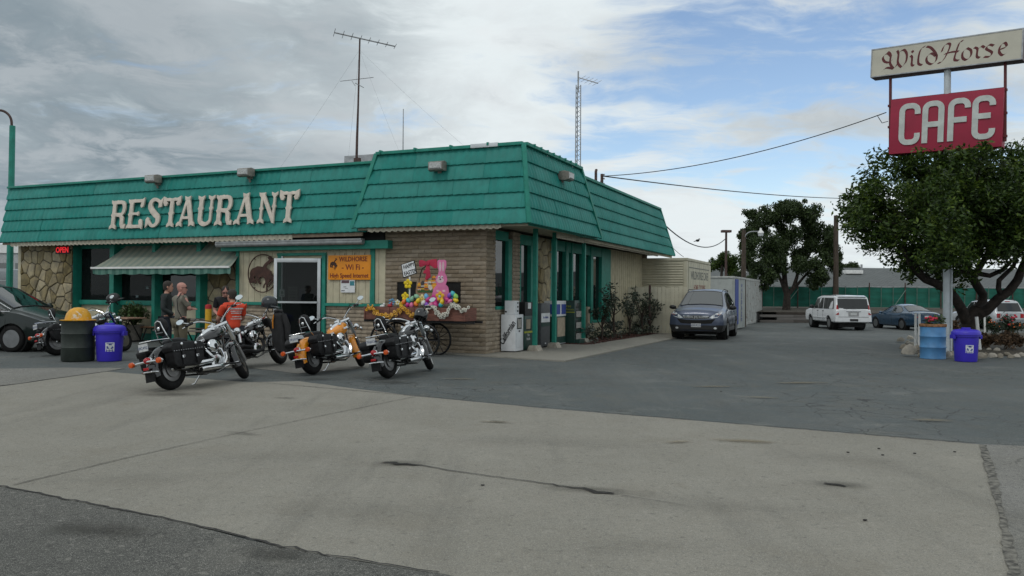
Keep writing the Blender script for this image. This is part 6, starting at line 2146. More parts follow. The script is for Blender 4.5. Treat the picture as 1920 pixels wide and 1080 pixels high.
  obj('shoe', mb, shoe, t, smooth=60)
 if hair is not None:
  mb = MB()
  mb.X = HM
  rows = []
  for (z, rx_, ry_, ox, cut_) in ((-.07, .075, .074, -.022, 100), (-.03, .100, .084, -.006, 80), (.02, .106, .086, -.004, 68), (.06, .105, .085, -.006, 45), (.098, .086, .072, -.009, 20), (.124, .05, .045, -.01, 10), (.135, .01, .01, -.01, 5)):
   rows.append([V((ox + rx_ * math.cos(R(cut_ + (360 - 2 * cut_) * k / 18)), ry_ * math.sin(R(cut_ + (360 - 2 * cut_) * k / 18)), z)) for k in range(19)])
  mb.grid(rows)
  obj('hair', mb, hair, t, smooth=70)
 if glasses:
  mb = MB()
  mb.X = HM
  g_ = None
  for sg in (-1, 1):
   mb.ell((.096, sg * .034, .012), .012, .030, .020, 10, 6)
   mb.tube([(.096, sg * .062, .018), (.06, sg * .082, .02), (-.01, sg * .086, .01)], .0045, 5)
  mb.tube([(.103, -.01, .016), (.107, 0, .018), (.103, .01, .016)], .004, 5)
  stuff(obj('sunglasses', mb, M_black, t))
 else:
  for sg in (-1, 1):
   mb = MB()
   mb.X = HM
   mb.ell((.088, sg * .032, .010), .012, .014, .008, 8, 5)
   obj('eye', mb, M_black, t)
 mb = MB()
 mb.X = HM
 mb.ell((.089, 0, -.070), .010, .026, .007, 8, 5)
 obj('mouth', mb, mat('lips', (.30, .11, .09), .6), t)
 return t
def stand(h=1.78, lean=0.0, twist=0.0):
 k = h / 1.78
 J = {'pel': (0, 0, .95), 'waist': (.01 + lean * .3, 0, 1.10), 'chest': (.0 + lean * .7, 0, 1.30), 'neck': (.0 + lean, 0, 1.51), 'head': (.03 + lean * 1.15, 0, 1.655)}
 for s, sg in (('l', 1), ('r', -1)):
  J['hip_' + s] = (0, sg * .095, .90)
  J['knee_' + s] = (.02, sg * .12, .49)
  J['ank_' + s] = (-.02, sg * .14, .09)
  J['toe_' + s] = (.12, sg * .17, .04)
  J['sho_' + s] = (lean * .9 - .01, sg * .185, 1.44)
  J['elb_' + s] = (lean * .8 - .03, sg * .25, 1.15)
  J['wri_' + s] = (lean * .6 + .08, sg * .24, .92)
  J['hand_' + s] = (lean * .6 + .12, sg * .23, .80)
 return {a: V(b_) * k for a, b_ in J.items()}
def pmw(px, Y, az, z=0.0):
 p = D(px, 600, Y)
 return Matrix.Translation((p.x, p.y, z)) @ Matrix.Rotation(R(90 - az), 4, 'Z')
M_tgrey = mat('olive_grey_cotton', (.155, .145, .115), .85, var=.12, scale=5, bump=.2)
M_khaki = mat('khaki_cotton', (.105, .090, .058), .85, var=.15, scale=5, bump=.2)
M_blackt = mat('black_cotton', (.012, .012, .014), .85, var=.2, scale=5)
M_navy = mat('dark_jacket_cloth', (.012, .018, .018), .7, var=.2, scale=5)
M_jeans = mat('dark_denim', (.016, .020, .030), .85, var=.2, scale=6)
M_oshirt = mat('red_orange_cotton', (.62, .055, .018), .8, var=.10, scale=5, bump=.15)
M_hair = mat('dark_brown_hair', (.022, .015, .010), .7, var=.3, scale=30)
M_shoe = mat('dark_shoe', (.02, .017, .014), .6)
# bald man with folded arms, back three-quarters to the camera
J = stand(1.74)
for s, sg in (('l', 1), ('r', -1)):
 J['elb_' + s] = V((.06, sg * .28, 1.17))
J['wri_r'] = V((.24, .06, 1.20))
J['hand_r'] = V((.22, .15, 1.22))
J['wri_l'] = V((.26, -.07, 1.17))
J['hand_l'] = V((.22, -.17, 1.18))
bald = person('bald man in olive grey shirt and khaki trousers, arms folded, camera at his hip', pmw(338, 17.7, 38), J, M_skinr, M_tgrey, M_khaki, M_shoe, None, True, True, 'men standing and sitting by the motorcycles', head_turn=-32)
obj('camera_strap', MB().tube([(-.02, -.06, 1.51), (-.14, -.10, 1.38), (-.15, -.16, 1.15), (-.08, -.21, .98)], .010, 5), M_black, bald)
t = thing('camera', 'black camera hanging from the strap at the hip of the bald man', 'camera', mw=bald.matrix_basis @ Matrix.Translation((-.06, -.215, .93)))
obj('camera_body', MB().box(-.07, .07, -.035, .035, -.05, .05), M_black, t, bevel=.012)
obj('camera_lens', MB().cyl((0, -.035, 0), (0, -.10, 0), .035, n=14), M_black, t)
obj('viewfinder_hump', MB().box(-.025, .025, -.03, .03, .05, .075), M_black, t, bevel=.008)
J = stand(1.78)
J['wri_r'] = V((.20, -.14, 1.02))
J['hand_r'] = V((.26, -.08, 1.03))
person('man in a dark jacket with short brown hair standing just left behind the bald man', pmw(312, 18.5, 78), J, M_skin, M_navy, M_jeans, M_shoe, M_hair, False, False, 'men standing and sitting by the motorcycles', coat=True, head_turn=10)
J = stand(1.70, .05)
J['wri_r'] = V((.22, -.16, 1.0))
J['hand_r'] = V((.30, -.10, 1.0))
J['wri_l'] = V((.22, .16, 1.0))
J['hand_l'] = V((.30, .10, 1.0))
J['head'] = J['head'] + V((.05, 0, -.025))
person('man in a black T-shirt with sunglasses looking down, behind the man in red', pmw(422, 19.6, 160), J, M_skinr, M_blackt, M_jeans, M_shoe, M_hair, True, True, 'men standing and sitting by the motorcycles', head_tilt=28)
# seated rider on the stripped-down motorcycle, turned away to the left
sp_ = b2.matrix_basis @ V((.52, 0, .70))
J = {'pel': (0, 0, .10), 'waist': (.03, 0, .25), 'chest': (.05, 0, .44), 'neck': (.08, 0, .645), 'head': (.12, 0, .785)}
for s, sg in (('l', 1), ('r', -1)):
 J['hip_' + s] = (.04, sg * .10, .07)
 J['knee_' + s] = (.42, sg * .20, .08)
 J['ank_' + s] = (.42, sg * .24, -.52)
 J['toe_' + s] = (.54, sg * .27, -.57)
 J['sho_' + s] = (.06, sg * .195, .575)
 J['elb_' + s] = (.16, sg * .27, .31)
 J['wri_' + s] = (.36, sg * .16, .22)
 J['hand_' + s] = (.44, sg * .10, .20)
J = {a: V(b_) for a, b_ in J.items()}
rider = person('man in a red orange T-shirt with dark hair sitting on the stripped-down motorcycle', Matrix.Translation((sp_.x, sp_.y, .69)) @ Matrix.Rotation(R(90 + 42), 4, 'Z'), J, M_skin, M_oshirt, M_jeans, M_shoe, M_hair, True, False, 'men standing and sitting by the motorcycles', head_turn=14)
M_print = mat('grey_shirt_print', (.42, .40, .40), .8, var=.3, scale=25)
bk = [(.52, .155, .03), (.47, .12, .018), (.43, .11, .018), (.36, .09, .016), (.315, .12, .016)]
for z, w, h in bk:
 rows = []
 for k in range(7):
  yy = -w + 2 * w * k / 6
  rows.append([V((-.118 + .9 * yy * yy + (.02 if z > .5 else .0), yy, z - h / 2)), V((-.116 + .9 * yy * yy + (.02 if z > .5 else .0), yy, z + h / 2))])
 obj('shirt_print', MB().grid(rows), M_print, rider)
# ================================================================== cars
M_carglass = glass('car_glass', (.015, .022, .020), .30, ior=2.4)
M_cardark = glass('privacy_glass', (.008, .010, .010), .06, ior=1.6)
M_trim = mat('black_trim', (.014, .014, .015), .55, var=.15)
M_under = mat('underbody', (.010, .010, .010), .9)
M_alloy = mat('alloy_wheel', (.24, .245, .25), .3, metal=.8, var=.08)
M_hl = mat('headlamp_clear', (.55, .57, .58), .08, var=.25, scale=18, spec=.8)
M_seat = mat('car_seat_cloth', (.05, .05, .05), .9)
def car(name, lab, at, az, S, wheels, paint, sides, group=None, glassm=None, roofglass=(), z=0.0, wr=.34, ww=.22, rim=.22, spokes=5, lower=0, size=1.0):
 cut = True
 mw = Matrix.Translation((at[0], at[1], z)) @ Matrix.Rotation(R(90 - az), 4, 'Z') @ Matrix.Scale(size, 4)
 t = thing(name, lab, 'car' if 'utility' not in lab else 'car', mw=mw, group=group)
 S = sorted(S, key=lambda q_: -q_[0])
 def at_x(x):
  x = min(max(x, S[-1][0]), S[0][0])
  for i in range(len(S) - 1):
   a, b_ = S[i], S[i + 1]
   if a[0] >= x >= b_[0]:
    k = (a[0] - x) / (a[0] - b_[0]) if a[0] != b_[0] else 0
    return [p + (q_ - p) * k for p, q_ in zip(a, b_)]
 def half(st):
  x, zb, ws, zm, wm, zbelt, wb, zr, wr_ = st
  cr = .045 * (wr_ / .7)
  return [(0, zb), (ws * .88, zb), (ws, zb + .07), (wm, zm), ((wm + wb) / 2 + .008, (zm + zbelt) / 2 + .04), (wb, zbelt), (wr_ + .0, zr - .055), (wr_ - .05, zr - .012), (wr_ * .6, zr + cr * .6), (0, zr + cr)]
 def side_y(x, zz):
  st = at_x(x)
  h = half(st)
  for i in range(2, 7):
   (y0, z0), (y1, z1) = h[i], h[i + 1]
   if z0 <= zz <= z1 and z1 > z0:
    return y0 + (y1 - y0) * (zz - z0) / (z1 - z0)
  return h[6][0] if zz > h[6][1] else h[2][0]
 def top_z(x, y):
  h = half(at_x(x))
  y = abs(y)
  pts = h[6:][::-1]
  for i in range(len(pts) - 1):
   (y0, z0), (y1, z1) = pts[i], pts[i + 1]
   if y0 <= y <= y1:
    return z0 + (z1 - z0) * (y - y0) / (y1 - y0 or 1)
  return pts[-1][1]
 def surf_x(y, zz, front):
  y = abs(y)
  x = S[0][0] if front else S[-1][0]
  st_ = -.012 if front else .012
  for _ in range(160):
   h = half(at_x(x))
   poly = h
   top = h[6:]
   inside = False
   if h[1][1] <= zz:
    if zz <= h[6][1]:
     inside = y <= side_y(x, zz)
    elif y <= h[6][0]:
     inside = zz <= top_z(x, y)
   if inside:
    return x
   x += st_
   if abs(x - (S[0][0] if front else S[-1][0])) > .75:
    return surf_x(y * .96, zz, front) if y > .05 else x
  return x
 # densified loft
 xs_ = []
 for i in range(len(S) - 1):
  n = max(1, int((S[i][0] - S[i + 1][0]) / .16))
  for k in range(n):
   xs_.append(S[i][0] + (S[i + 1][0] - S[i][0]) * k / n)
 xs_.append(S[-1][0])
 rings = []
 for x in xs_:
  h = half(at_x(x))
  rings.append([V((x, y, zz)) for y, zz in h] + [V((x, -y, zz)) for y, zz in h[-2:0:-1]])
 me = MB().loft(rings).mesh('body', paint, smooth=28)
 body = link('body', me, t)
 if cut:
  cb = MB()
  for wx in wheels:
   for sg in (-1, 1):
    cb.tube([(wx, sg * .58, wr), (wx, sg * 1.2, wr)], wr + .055, 24)
  cutter = bpy.data.objects.new('tmp_cut', cb.mesh('tmp_cut', M_under))
  COL.objects.link(cutter)
  cutter.parent = t
  md = body.modifiers.new('b', 'BOOLEAN')
  md.operation = 'DIFFERENCE'
  md.object = cutter
  md.solver = 'EXACT'
  bpy.context.view_layer.update()
  dg = bpy.context.evaluated_depsgraph_get()
  nm = bpy.data.meshes.new_from_object(body.evaluated_get(dg))
  body.modifiers.clear()
  nm.materials.clear()
  nm.materials.append(paint)
  body.data = nm
  bpy.data.meshes.remove(me)
  nm.name = 'body'
  bpy.data.objects.remove(cutter)
  nm.set_sharp_from_angle(angle=R(30))
  if lower:
   nm.materials.append(M_trim)
   for f in nm.polygons:
    if f.center.z < lower:
     f.material_index = 1
 for wx in wheels:
  for sg in (-1, 1):
   mb = MB()
   mb.lathe([(.0, 0), (wr + .045, 0), (wr + .045, .30)], 24, Matrix.Translation((wx, sg * .57, wr)) @ Matrix.Rotation(-sg * PI / 2, 4, 'X'), a0=0, a1=2 * PI)
   obj('wheel_arch', mb, M_under, t)
   yw = side_y(wx + wr + .1, .5) - ww + .005
   tm = Matrix.Translation((wx, sg * yw, wr)) @ Matrix.Rotation(-sg * PI / 2, 4, 'X')
   mb = MB()
   mb.lathe([(rim, .02), (wr - .03, .0), (wr, .03), (wr, ww - .03), (wr - .03, ww), (rim + .01, ww - .005), (rim, ww - .03)], 28, tm)
   w_ = obj('wheel', mb, M_tyre, t, smooth=50)
   mb = MB()
   mb.lathe([(rim, ww - .005), (rim - .025, ww - .02), (rim - .03, ww - .09), (0, ww - .10)], 28, tm)
   for k in range(spokes):
    a = 2 * PI * k / spokes
    c_, s_ = math.cos(a), math.sin(a)
    px_, py_ = -s_, c_
    mb.loft([[tm @ V((c_ * r_ + px_ * hw, s_ * r_ + py_ * hw, zz)) for (hw, zz) in ((-h_, z_ - .02), (-h_ * .7, z_), (h_ * .7, z_), (h_, z_ - .02))] for (r_, h_, z_) in ((.03, .035, ww - .02), (rim - .03, .028, ww - .025))])
   obj('rim', mb, M_alloy, w_, smooth=40)
   obj('hub_cap', MB().lathe([(.05, ww - .03), (.045, ww - .012), (0, ww - .008)], 14, tm), M_alloy, w_)
 # side windows
 gm = glassm or [M_carglass] * 9
 for sg in (-1, 1):
  for k, poly in enumerate(sides):
   mb = MB()
   o_ = [V((x, sg * (side_y(x, zz) + .004), zz)) for x, zz in poly]
   i_ = [V((x, sg * (side_y(x, zz) - .02), zz)) for x, zz in poly]
   n = len(o_)
   mb.add(o_ + i_, [tuple(range(n)), tuple(range(2 * n - 1, n - 1, -1))] + [(j, (j + 1) % n, n + (j + 1) % n, n + j) for j in range(n)])
   win = obj('side_window', mb, gm[k], t, smooth=0)
   ring = [V((x, sg * (side_y(x, zz) + .004), zz)) for x, zz in poly]
   obj('window_seal', MB().tube(ring, .011, 4, closed=True), M_trim, win)
 for (x0, x1, f0, f1, nm) in roofglass:
  rows = []
  n = 10
  for i in range(n + 1):
   x = x0 + (x1 - x0) * i / n
   h = half(at_x(x))
   hw = (h[6][0]) * (f0 + (f1 - f0) * i / n)
   rows.append([V((x, hw * (j / 8 - 1), top_z(x, hw * (j / 8 - 1)) + .010)) for j in range(17)])
  gl = obj(nm, MB().grid(rows), gm[0] if nm == 'windscreen' else gm[-1], t, smooth=60)
  ring = rows[0] + [r_[-1] for r_ in rows[1:]] + rows[-1][::-1][1:] + [r_[0] for r_ in rows[::-1][1:-1]]
  obj('glass_seal', MB().tube(ring, .012, 4, closed=True), M_trim, gl)
 obj('underbody', MB().box(S[-1][0] + .25, S[0][0] - .25, -.62, .62, .18, .40), M_under, t)
 return t, side_y, top_z, half, surf_x
def nose_poly(t, name, poly, xf, m, off=.006, thick=.03, parent=None, sgn=1):
 """panel curved round the nose or tail: poly in (y,z), xf gives x"""
 o_ = [V((xf(y, z) + sgn * off, y, z)) for y, z in poly]
 i_ = [V((xf(y, z) - sgn * thick, y, z)) for y, z in poly]
 n = len(o_)
 mb = MB()
 if n >= 8 and n % 2 == 0:
  caps = [(j, j + 1, n - 2 - j, n - 1 - j) for j in range(n // 2 - 1)]
  caps += [tuple(n + k for k in f[::-1]) for f in caps]
 else:
  caps = [tuple(range(n)), tuple(range(2 * n - 1, n - 1, -1))]
 mb.add(o_ + i_, caps + [(j, (j + 1) % n, n + (j + 1) % n, n + j) for j in range(n)])
 return obj(name, mb, m, parent or t, smooth=30)
def strip(y0, y1, z0, z1, n=8):
 return [(y0 + (y1 - y0) * i / n, z0) for i in range(n + 1)] + [(y1 - (y1 - y0) * i / n, z1) for i in range(n + 1)]
# ---- slate blue small utility car facing the camera
M_cblue = mat('slate_blue_metallic', (.066, .084, .132), .32, metal=.35, var=.03, coat=.5)
S = [(2.27, .32, .58, .50, .64, .70, .62, .80, .52), (2.24, .28, .72, .50, .79, .75, .76, .87, .64), (2.16, .25, .81, .50, .88, .85, .84, .945, .74), (2.02, .24, .85, .50, .915, .88, .85, .955, .76), (1.7, .24, .85, 0.50, .92, .90, .87, 1.02, .80),
     (1.25, .24, .86, .50, .925, .95, .87, 1.075, .80), (1.05, .24, .86, .50, .925, .97, .87, 1.10, .80), (.20, .24, .86, .50, .925, .985, .87, 1.60, .64), (-.1, .24, .86, .50, .925, .985, .87, 1.645, .65), (-.8, .24, .86, .50, .925, 1.0, .87, 1.665, .65),
     (-1.5, .25, .86, .50, .925, 1.02, .87, 1.62, .62), (-1.95, .28, .84, .50, .905, 1.04, .86, 1.50, .58), (-2.14, .32, .80, .50, .87, 1.02, .83, 1.15, .72), (-2.26, .36, .76, .50, .81, .9, .77, .98, .68)]
pc = (G(1277, 634) + G(1350, 636)) * .5
hd_ = R(90 - 201)
cc = V((pc.x - 1.30 * math.cos(hd_), pc.y - 1.30 * math.sin(hd_), 0))
t, sy, tz, hf, ax = car('parked_car', 'slate blue compact utility car facing us beside the cream trailer', cc, 201, S, (1.31, -1.31), M_cblue,
      [[(.86, 1.01), (.16, 1.50), (-.02, 1.55), (-.02, 1.01)], [(-.10, 1.01), (-.10, 1.56), (-.80, 1.56), (-1.02, 1.03)], [(-1.10, 1.05), (-.92, 1.54), (-1.35, 1.50), (-1.68, 1.14)]],
      roofglass=((1.02, .24, .90, .92, 'windscreen'), (-2.1, -1.97, .9, .9, 'rear_window')), wr=.345, rim=.22, lower=.45, size=1.05)
nx_ = lambda y, z: ax(y, z, True)
for z0, z1 in ((.29, .36), (.36, .43), (.43, .49)):
 nose_poly(t, 'lower_bumper', strip(-.84, .84, z0, z1, 12), nx_, M_trim, .010, .06)
nose_poly(t, 'air_intake', [(-.62, .70), (-.50, .56), (-.3, .545), (0, .54), (.3, .545), (.50, .56), (.62, .70), (.3, .665), (0, .66), (-.3, .665)], nx_, M_under, .010, .05)
gr = nose_poly(t, 'grille', [(-.44, .80), (-.40, .715), (0, .70), (.40, .715), (.44, .80), (0, .815)], nx_, M_trim, .014, .05)
for z0, z1 in ((.785, .80), (.72, .735)):
 nose_poly(t, 'grille_bar', strip(-.42, .42, z0, z1), nx_, M_chrome, .026, .02, gr)
for sg in (-1, 1):
 nose_poly(t, 'grille_bar', strip(sg * .09, sg * .40, .745, .775, 4) if sg > 0 else strip(-.40, -.09, .745, .775, 4), nx_, M_chrome, .022, .02, gr)
# plain badge: an upright bar mark in a rounded frame
obj('badge', MB().prism([(-.06, -.05), (-.035, -.05), (-.025, -.008), (.025, -.008), (.035, -.05), (.06, -.05), (.045, .05), (.022, .05), (.016, .012), (-.016, .012), (-.022, .05), (-.045, .05)], frame((2.30, 0, .757), (0, 1, 0), (0, 0, 1), (1, 0, 0)), 0, .016), M_chrome, gr)
for sg in (-1, 1):
 pl = [(sg * .43, .735), (sg * .52, .72), (sg * .70, .76), (sg * .80, .87), (sg * .80, .94), (sg * .66, .90), (sg * .50, .80)]
 hl = nose_poly(t, 'headlight', pl, nx_, M_hl, .022, .10)
 nose_poly(t, 'indicator', [(sg * .70, .83), (sg * .80, .86), (sg * .80, .93), (sg * .70, .90)], nx_, M_amber, .026, .02, hl)
 obj('projector', MB().ell((nx_(.62, .8) - .07, sg * .62, .80), .045, .045, .045, 12, 8), M_trim, hl)
 nose_poly(t, 'fog_lamp', [(sg * (.62 + .05 * math.cos(2 * PI * k / 10)), .40 + .035 * math.sin(2 * PI * k / 10)) for k in range(10)], nx_, M_hl, .022, .02)
 mi = obj('door_mirror', MB().ell((.78, sg * 1.02, 1.06), .08, .12, .075, 12, 8), M_trim, t)
 obj('mirror_arm', MB().box(.74, .82, sg * .95 - .07, sg * .95 + .07, .985, 1.03), M_trim, mi)
 obj('roof_rail', MB().tube([(.1, sg * .60, 1.625), (-.2, sg * .61, 1.69), (-1.4, sg * .59, 1.67), (-1.6, sg * .58, 1.60)], .016, 6), M_trim, t)
 obj('sill_cladding', MB().box(-.92, .92, sg * .885 - .02, sg * .885 + .02, .27, .40), M_trim, t, bevel=.015)
 for x in (.10, -.86):
  obj('door_handle', MB().box(x - .09, x + .09, sg * (sy(x, .90) + .006) - .014, sg * (sy(x, .90) + .006) + .014, .895, .93), M_cblue, t, bevel=.008)
 for x, zt_ in ((.92, 1.0), (-.06, 1.0), (-1.02, 1.02)):
  obj('door_seam', MB().tube([(x, sg * (sy(x, z_) + .001), z_) for z_ in (.36, .5, .6, .8, .95)], .005, 4), M_under, t)
pl = obj('licence_plate', MB().box(2.275, 2.29, -.16, .16, .43, .55), M_plate, t, bevel=.004)
text_obj('plate_text', '6DKR214', .095, M_pblue, frame((2.292, 0, .49), (0, 1, 0), (0, 0, 1), (1, 0, 0)), pl, .001)
obj('bonnet_seam', MB().tube([(1.98, -.70, .955), (2.10, -.40, .94), (2.13, 0, .94), (2.10, .40, .94), (1.98, .70, .955)], .006, 4), M_under, t)
obj('wiper', MB().tube([(1.0, .5, 1.13), (.98, .1, 1.16), (1.0, -.3, 1.15)], .010, 5), M_trim, t)
obj('front_seat', MB().box(-.25, -.1, .15, .6, .6, 1.25).box(-.25, -.1, -.6, -.15, .6, 1.25), M_seat, t, bevel=.05)
# ---- long white utility car seen from the rear
M_cwhite = mat('white_car_paint', (.68, .69, .70), .3, var=.03, coat=.4)
S = [(2.82, .48, .82, .7, .88, .95, .85, 1.05, .80), (2.62, .42, .95, .72, .985, 1.05, .95, 1.14, .86), (1.7, .42, .96, .75, 1.0, 1.12, .97, 1.21, .88), (1.32, .42, .96, .75, 1.0, 1.14, .97, 1.25, .90), (.66, .42, .96, .75, 1.0, 1.15, .965, 1.86, .85),
     (0, .42, .96, .75, 1.0, 1.15, .965, 1.93, .88), (-2.2, .42, .96, .75, 1.0, 1.15, .965, 1.915, .87), (-2.52, .42, .96, .75, .99, 1.15, .955, 1.88, .85), (-2.72, .44, .95, .75, .98, 1.13, .95, 1.25, .93), (-2.82, .48, .93, .72, .965, 1.0, .945, 1.12, .92)]
rl = V(((1556 - 960) / FPX * 46.6, 46.6, -.35))
hd_ = R(90 - 3)
cc = V((rl.x + 1.62 * math.cos(hd_) + .9 * math.sin(hd_), rl.y + 1.62 * math.sin(hd_) - .9 * math.cos(hd_), 0))
t, sy, tz, hf, ax = car('parked_car', 'long white utility car parked with its rear towards us', cc, 3, S, (1.65, -1.65), M_cwhite,
      [[(1.15, 1.19), (.62, 1.74), (.28, 1.79), (.28, 1.19)], [(.18, 1.19), (.18, 1.79), (-.55, 1.80), (-.62, 1.19)], [(-.75, 1.19), (-.70, 1.80), (-2.25, 1.79), (-2.42, 1.19)]],
      glassm=[M_carglass, M_cardark, M_cardark, M_cardark], roofglass=((1.28, .70, .9, .92, 'windscreen'),), z=-.35, wr=.39, ww=.27, rim=.24, spokes=6)
rx_f = lambda y, z: ax(y, z, False)
nose_poly(t, 'rear_window', [(-.83, 1.20), (-.4, 1.2), (0, 1.2), (.4, 1.2), (.83, 1.20), (.80, 1.76), (.4, 1.77), (0, 1.77), (-.4, 1.77), (-.80, 1.76)], rx_f, M_cardark, .02, .03, sgn=-1)
obj('roof_spoiler', MB().prism([(-2.25, 1.90), (-2.60, 1.86), (-2.64, 1.89), (-2.25, 1.955)], upright((0, .76, 0), (1, 0, 0)), 0, 1.52), M_cwhite, t, bevel=.015)
nose_poly(t, 'rear_bumper', strip(-.98, .98, .50, .72), lambda y, z: -2.90 + .08 * y * y, M_cwhite, .0, .14, sgn=-1)
for sg in (-1, 1):
 nose_poly(t, 'tail_light', [(sg * .80, .88), (sg * .965, .88), (sg * .965, 1.15), (sg * .88, 1.42), (sg * .83, 1.42), (sg * .81, 1.2)], rx_f, M_tail, .03, .06, sgn=-1)
 obj('door_mirror', MB().ell((1.0, sg * 1.10, 1.28), .08, .13, .12, 12, 8), M_trim, t)
 obj('side_moulding', MB().box(-1.1, 1.1, sg * 1.0 - .012, sg * 1.0 + .012, .66, .72), M_cwhite, t, bevel=.006)
 for x in (.25, -.70):
  obj('door_handle', MB().box(x - .1, x + .1, sg * .985 - .02, sg * .985 + .02, 1.04, 1.08), M_trim, t, bevel=.006)
 for x in (1.22, .23, -.68):
  obj('door_seam', MB().tube([(x, sg * (sy(x, z_) + .001), z_) for z_ in (.5, .75, .95, 1.14)], .006, 4), M_under, t)
 obj('roof_rail', MB().tube([(.4, sg * .72, 1.90), (.2, sg * .72, 1.96), (-2.0, sg * .71, 1.95), (-2.2, sg * .70, 1.90)], .018, 6), M_trim, t)
nose_poly(t, 'tailgate_trim', strip(-.40, .40, 1.05, 1.09), rx_f, M_chrome, .03, .02, sgn=-1)
pl = nose_poly(t, 'licence_plate', strip(-.17, .17, .86, .99, 2), rx_f, M_plate, .025, .02, sgn=-1)
nose_poly(t, 'plate_recess', strip(-.28, .28, .80, 1.03, 2), rx_f, mat('recess_grey', (.3, .3, .3), .6), .015, .02, sgn=-1)
nose_poly(t, 'gate_seam', strip(-.82, .82, .745, .765), rx_f, M_under, .012, .02, sgn=-1)
nose_poly(t, 'hitch_cover', strip(-.22, .22, .53, .65, 2), lambda y, z: -2.90, M_trim, .012, .02, sgn=-1)
obj('rear_wiper', MB().tube([(-2.80, -.05, 1.19), (-2.79, .2, 1.21), (-2.80, .42, 1.20)], .014, 5), M_trim, t)
nose_poly(t, 'window_sticker', strip(.55, .78, 1.21, 1.27, 2), rx_f, M_paper, .028, .01, sgn=-1)
# ---- dark blue saloon
M_csedan = mat('petrol_blue_paint', (.022, .060, .108), .25, metal=.3, var=.03, coat=.6)
S = [(2.40, .32, .5, .5, .56, .60, .52, .66, .45), (2.36, .26, .68, .5, .76, .65, .70, .71, .6), (2.25, .22, .80, .5, .87, .70, .80, .76, .68), (1.6, .2, .84, .55, .90, .82, .86, .88, .75), (1.05, .2, .85, .55, .905, .88, .87, .95, .78), (.15, .2, .85, .55, .905, .92, .87, 1.38, .61),
     (-.35, .2, .85, .55, .905, .93, .87, 1.44, .60), (-.95, .2, .85, .55, .905, .94, .87, 1.37, .58), (-1.80, .22, .85, .58, .90, .97, .86, 1.04, .76), (-2.22, .26, .82, .6, .88, .97, .82, 1.02, .74), (-2.40, .36, .76, .62, .80, .88, .77, .95, .68)]
rl = V(((1692 - 960) / FPX * 46.9, 46.9, 0))
hd_ = R(90 + 6)
cc = V((rl.x + 1.36 * math.cos(hd_) + .85 * math.sin(hd_), rl.y + 1.36 * math.sin(hd_) - .85 * math.cos(hd_), 0))
t, sy, tz, hf, ax = car('parked_car', 'dark petrol blue saloon parked between the white car and the tree', cc, -6, S, (1.38, -1.36), M_csedan,
      [[(.85, .96), (.12, 1.32), (-.30, 1.38), (-.30, .97)], [(-.38, .97), (-.38, 1.385), (-.85, 1.33), (-1.25, 1.10), (-1.22, .99)]],
      glassm=[M_carglass] * 4, roofglass=((1.0, .2, .9, .92, 'windscreen'), (-1.76, -1.0, .92, .9, 'rear_window')), z=-.35, wr=.325, rim=.225, spokes=7)
rx_f = lambda y, z: ax(y, z, False)
for sg in (-1, 1):
 nose_poly(t, 'tail_light', [(sg * .42, .76), (sg * .62, .72), (sg * .82, .74), (sg * .82, .90), (sg * .6, .90), (sg * .42, .86)], rx_f, M_tail, .02, .08, sgn=-1)
 obj('door_mirror', MB().ell((.62, sg * 1.0, .98), .08, .11, .07, 12, 8), M_csedan, t)
 for x in (-.15, -1.1):
  obj('door_handle', MB().box(x - .09, x + .09, sg * .895 - .016, sg * .895 + .016, .84, .87), M_csedan, t, bevel=.006)
 for x in (.9, -.34, -1.25):
  obj('door_seam', MB().tube([(x, sg * (sy(x, z_) + .001), z_) for z_ in (.3, .55, .75, .92)], .005, 4), M_under, t)
nose_poly(t, 'boot_trim', strip(-.34, .34, .885, .905), rx_f, M_chrome, .016, .02, sgn=-1)
nose_poly(t, 'licence_plate', strip(-.16, .16, .72, .84, 2), rx_f, M_plate, .018, .02, sgn=-1)
nose_poly(t, 'rear_bumper_insert', strip(-.6, .6, .32, .42), rx_f, M_trim, .02, .03, sgn=-1)
obj('boot_badge', MB().ell((-2.35, 0, .95), .01, .05, .03, 10, 6), M_chrome, t)
# ---- silver white four wheel drive behind the tree
M_csilver = mat('silver_white_paint', (.50, .52, .54), .3, metal=.2, var=.03, coat=.4)
S = [(2.30, .40, .74, .6, .80, .78, .76, .88, .72), (2.15, .34, .86, .6, .91, .9, .85, .99, .78), (1.2, .32, .88, .62, .925, .98, .88, 1.07, .80), (.95, .32, .88, .62, .925, 1.0, .88, 1.10, .82), (.35, .32, .88, .62, .925, 1.02, .88, 1.66, .72),
     (-.3, .32, .88, .62, .925, 1.02, .88, 1.73, .74), (-1.7, .32, .88, .62, .925, 1.02, .88, 1.72, .73), (-1.98, .34, .88, .62, .92, 1.02, .875, 1.67, .66), (-2.18, .38, .87, .62, .91, 1.0, .87, 1.15, .84), (-2.28, .42, .84, .62, .88, .9, .85, 1.0, .82)]
rlx = (1866 - 960) / FPX * 47.5
hd_ = R(90 + 2)
cc = V((rlx + 2.28 * math.cos(hd_) + .9 * math.sin(hd_), 47.5 + 2.28 * math.sin(hd_) - .9 * math.cos(hd_), 0))
t, sy, tz, hf, ax = car('parked_car', 'silver white four wheel drive seen from the rear behind the tree trunk', cc, -2, S, (1.35, -1.35), M_csilver,
      [[(.82, 1.05), (.32, 1.58), (.02, 1.62), (.02, 1.05)], [(-.08, 1.05), (-.08, 1.62), (-.85, 1.62), (-.95, 1.05)], [(-1.08, 1.05), (-1.02, 1.62), (-1.72, 1.60), (-1.92, 1.06)]],
      glassm=[M_carglass, M_cardark, M_cardark, M_cardark], roofglass=((.92, .4, .9, .92, 'windscreen'),), z=-.35, wr=.365, ww=.24, rim=.22)
rx_f = lambda y, z: ax(y, z, False)
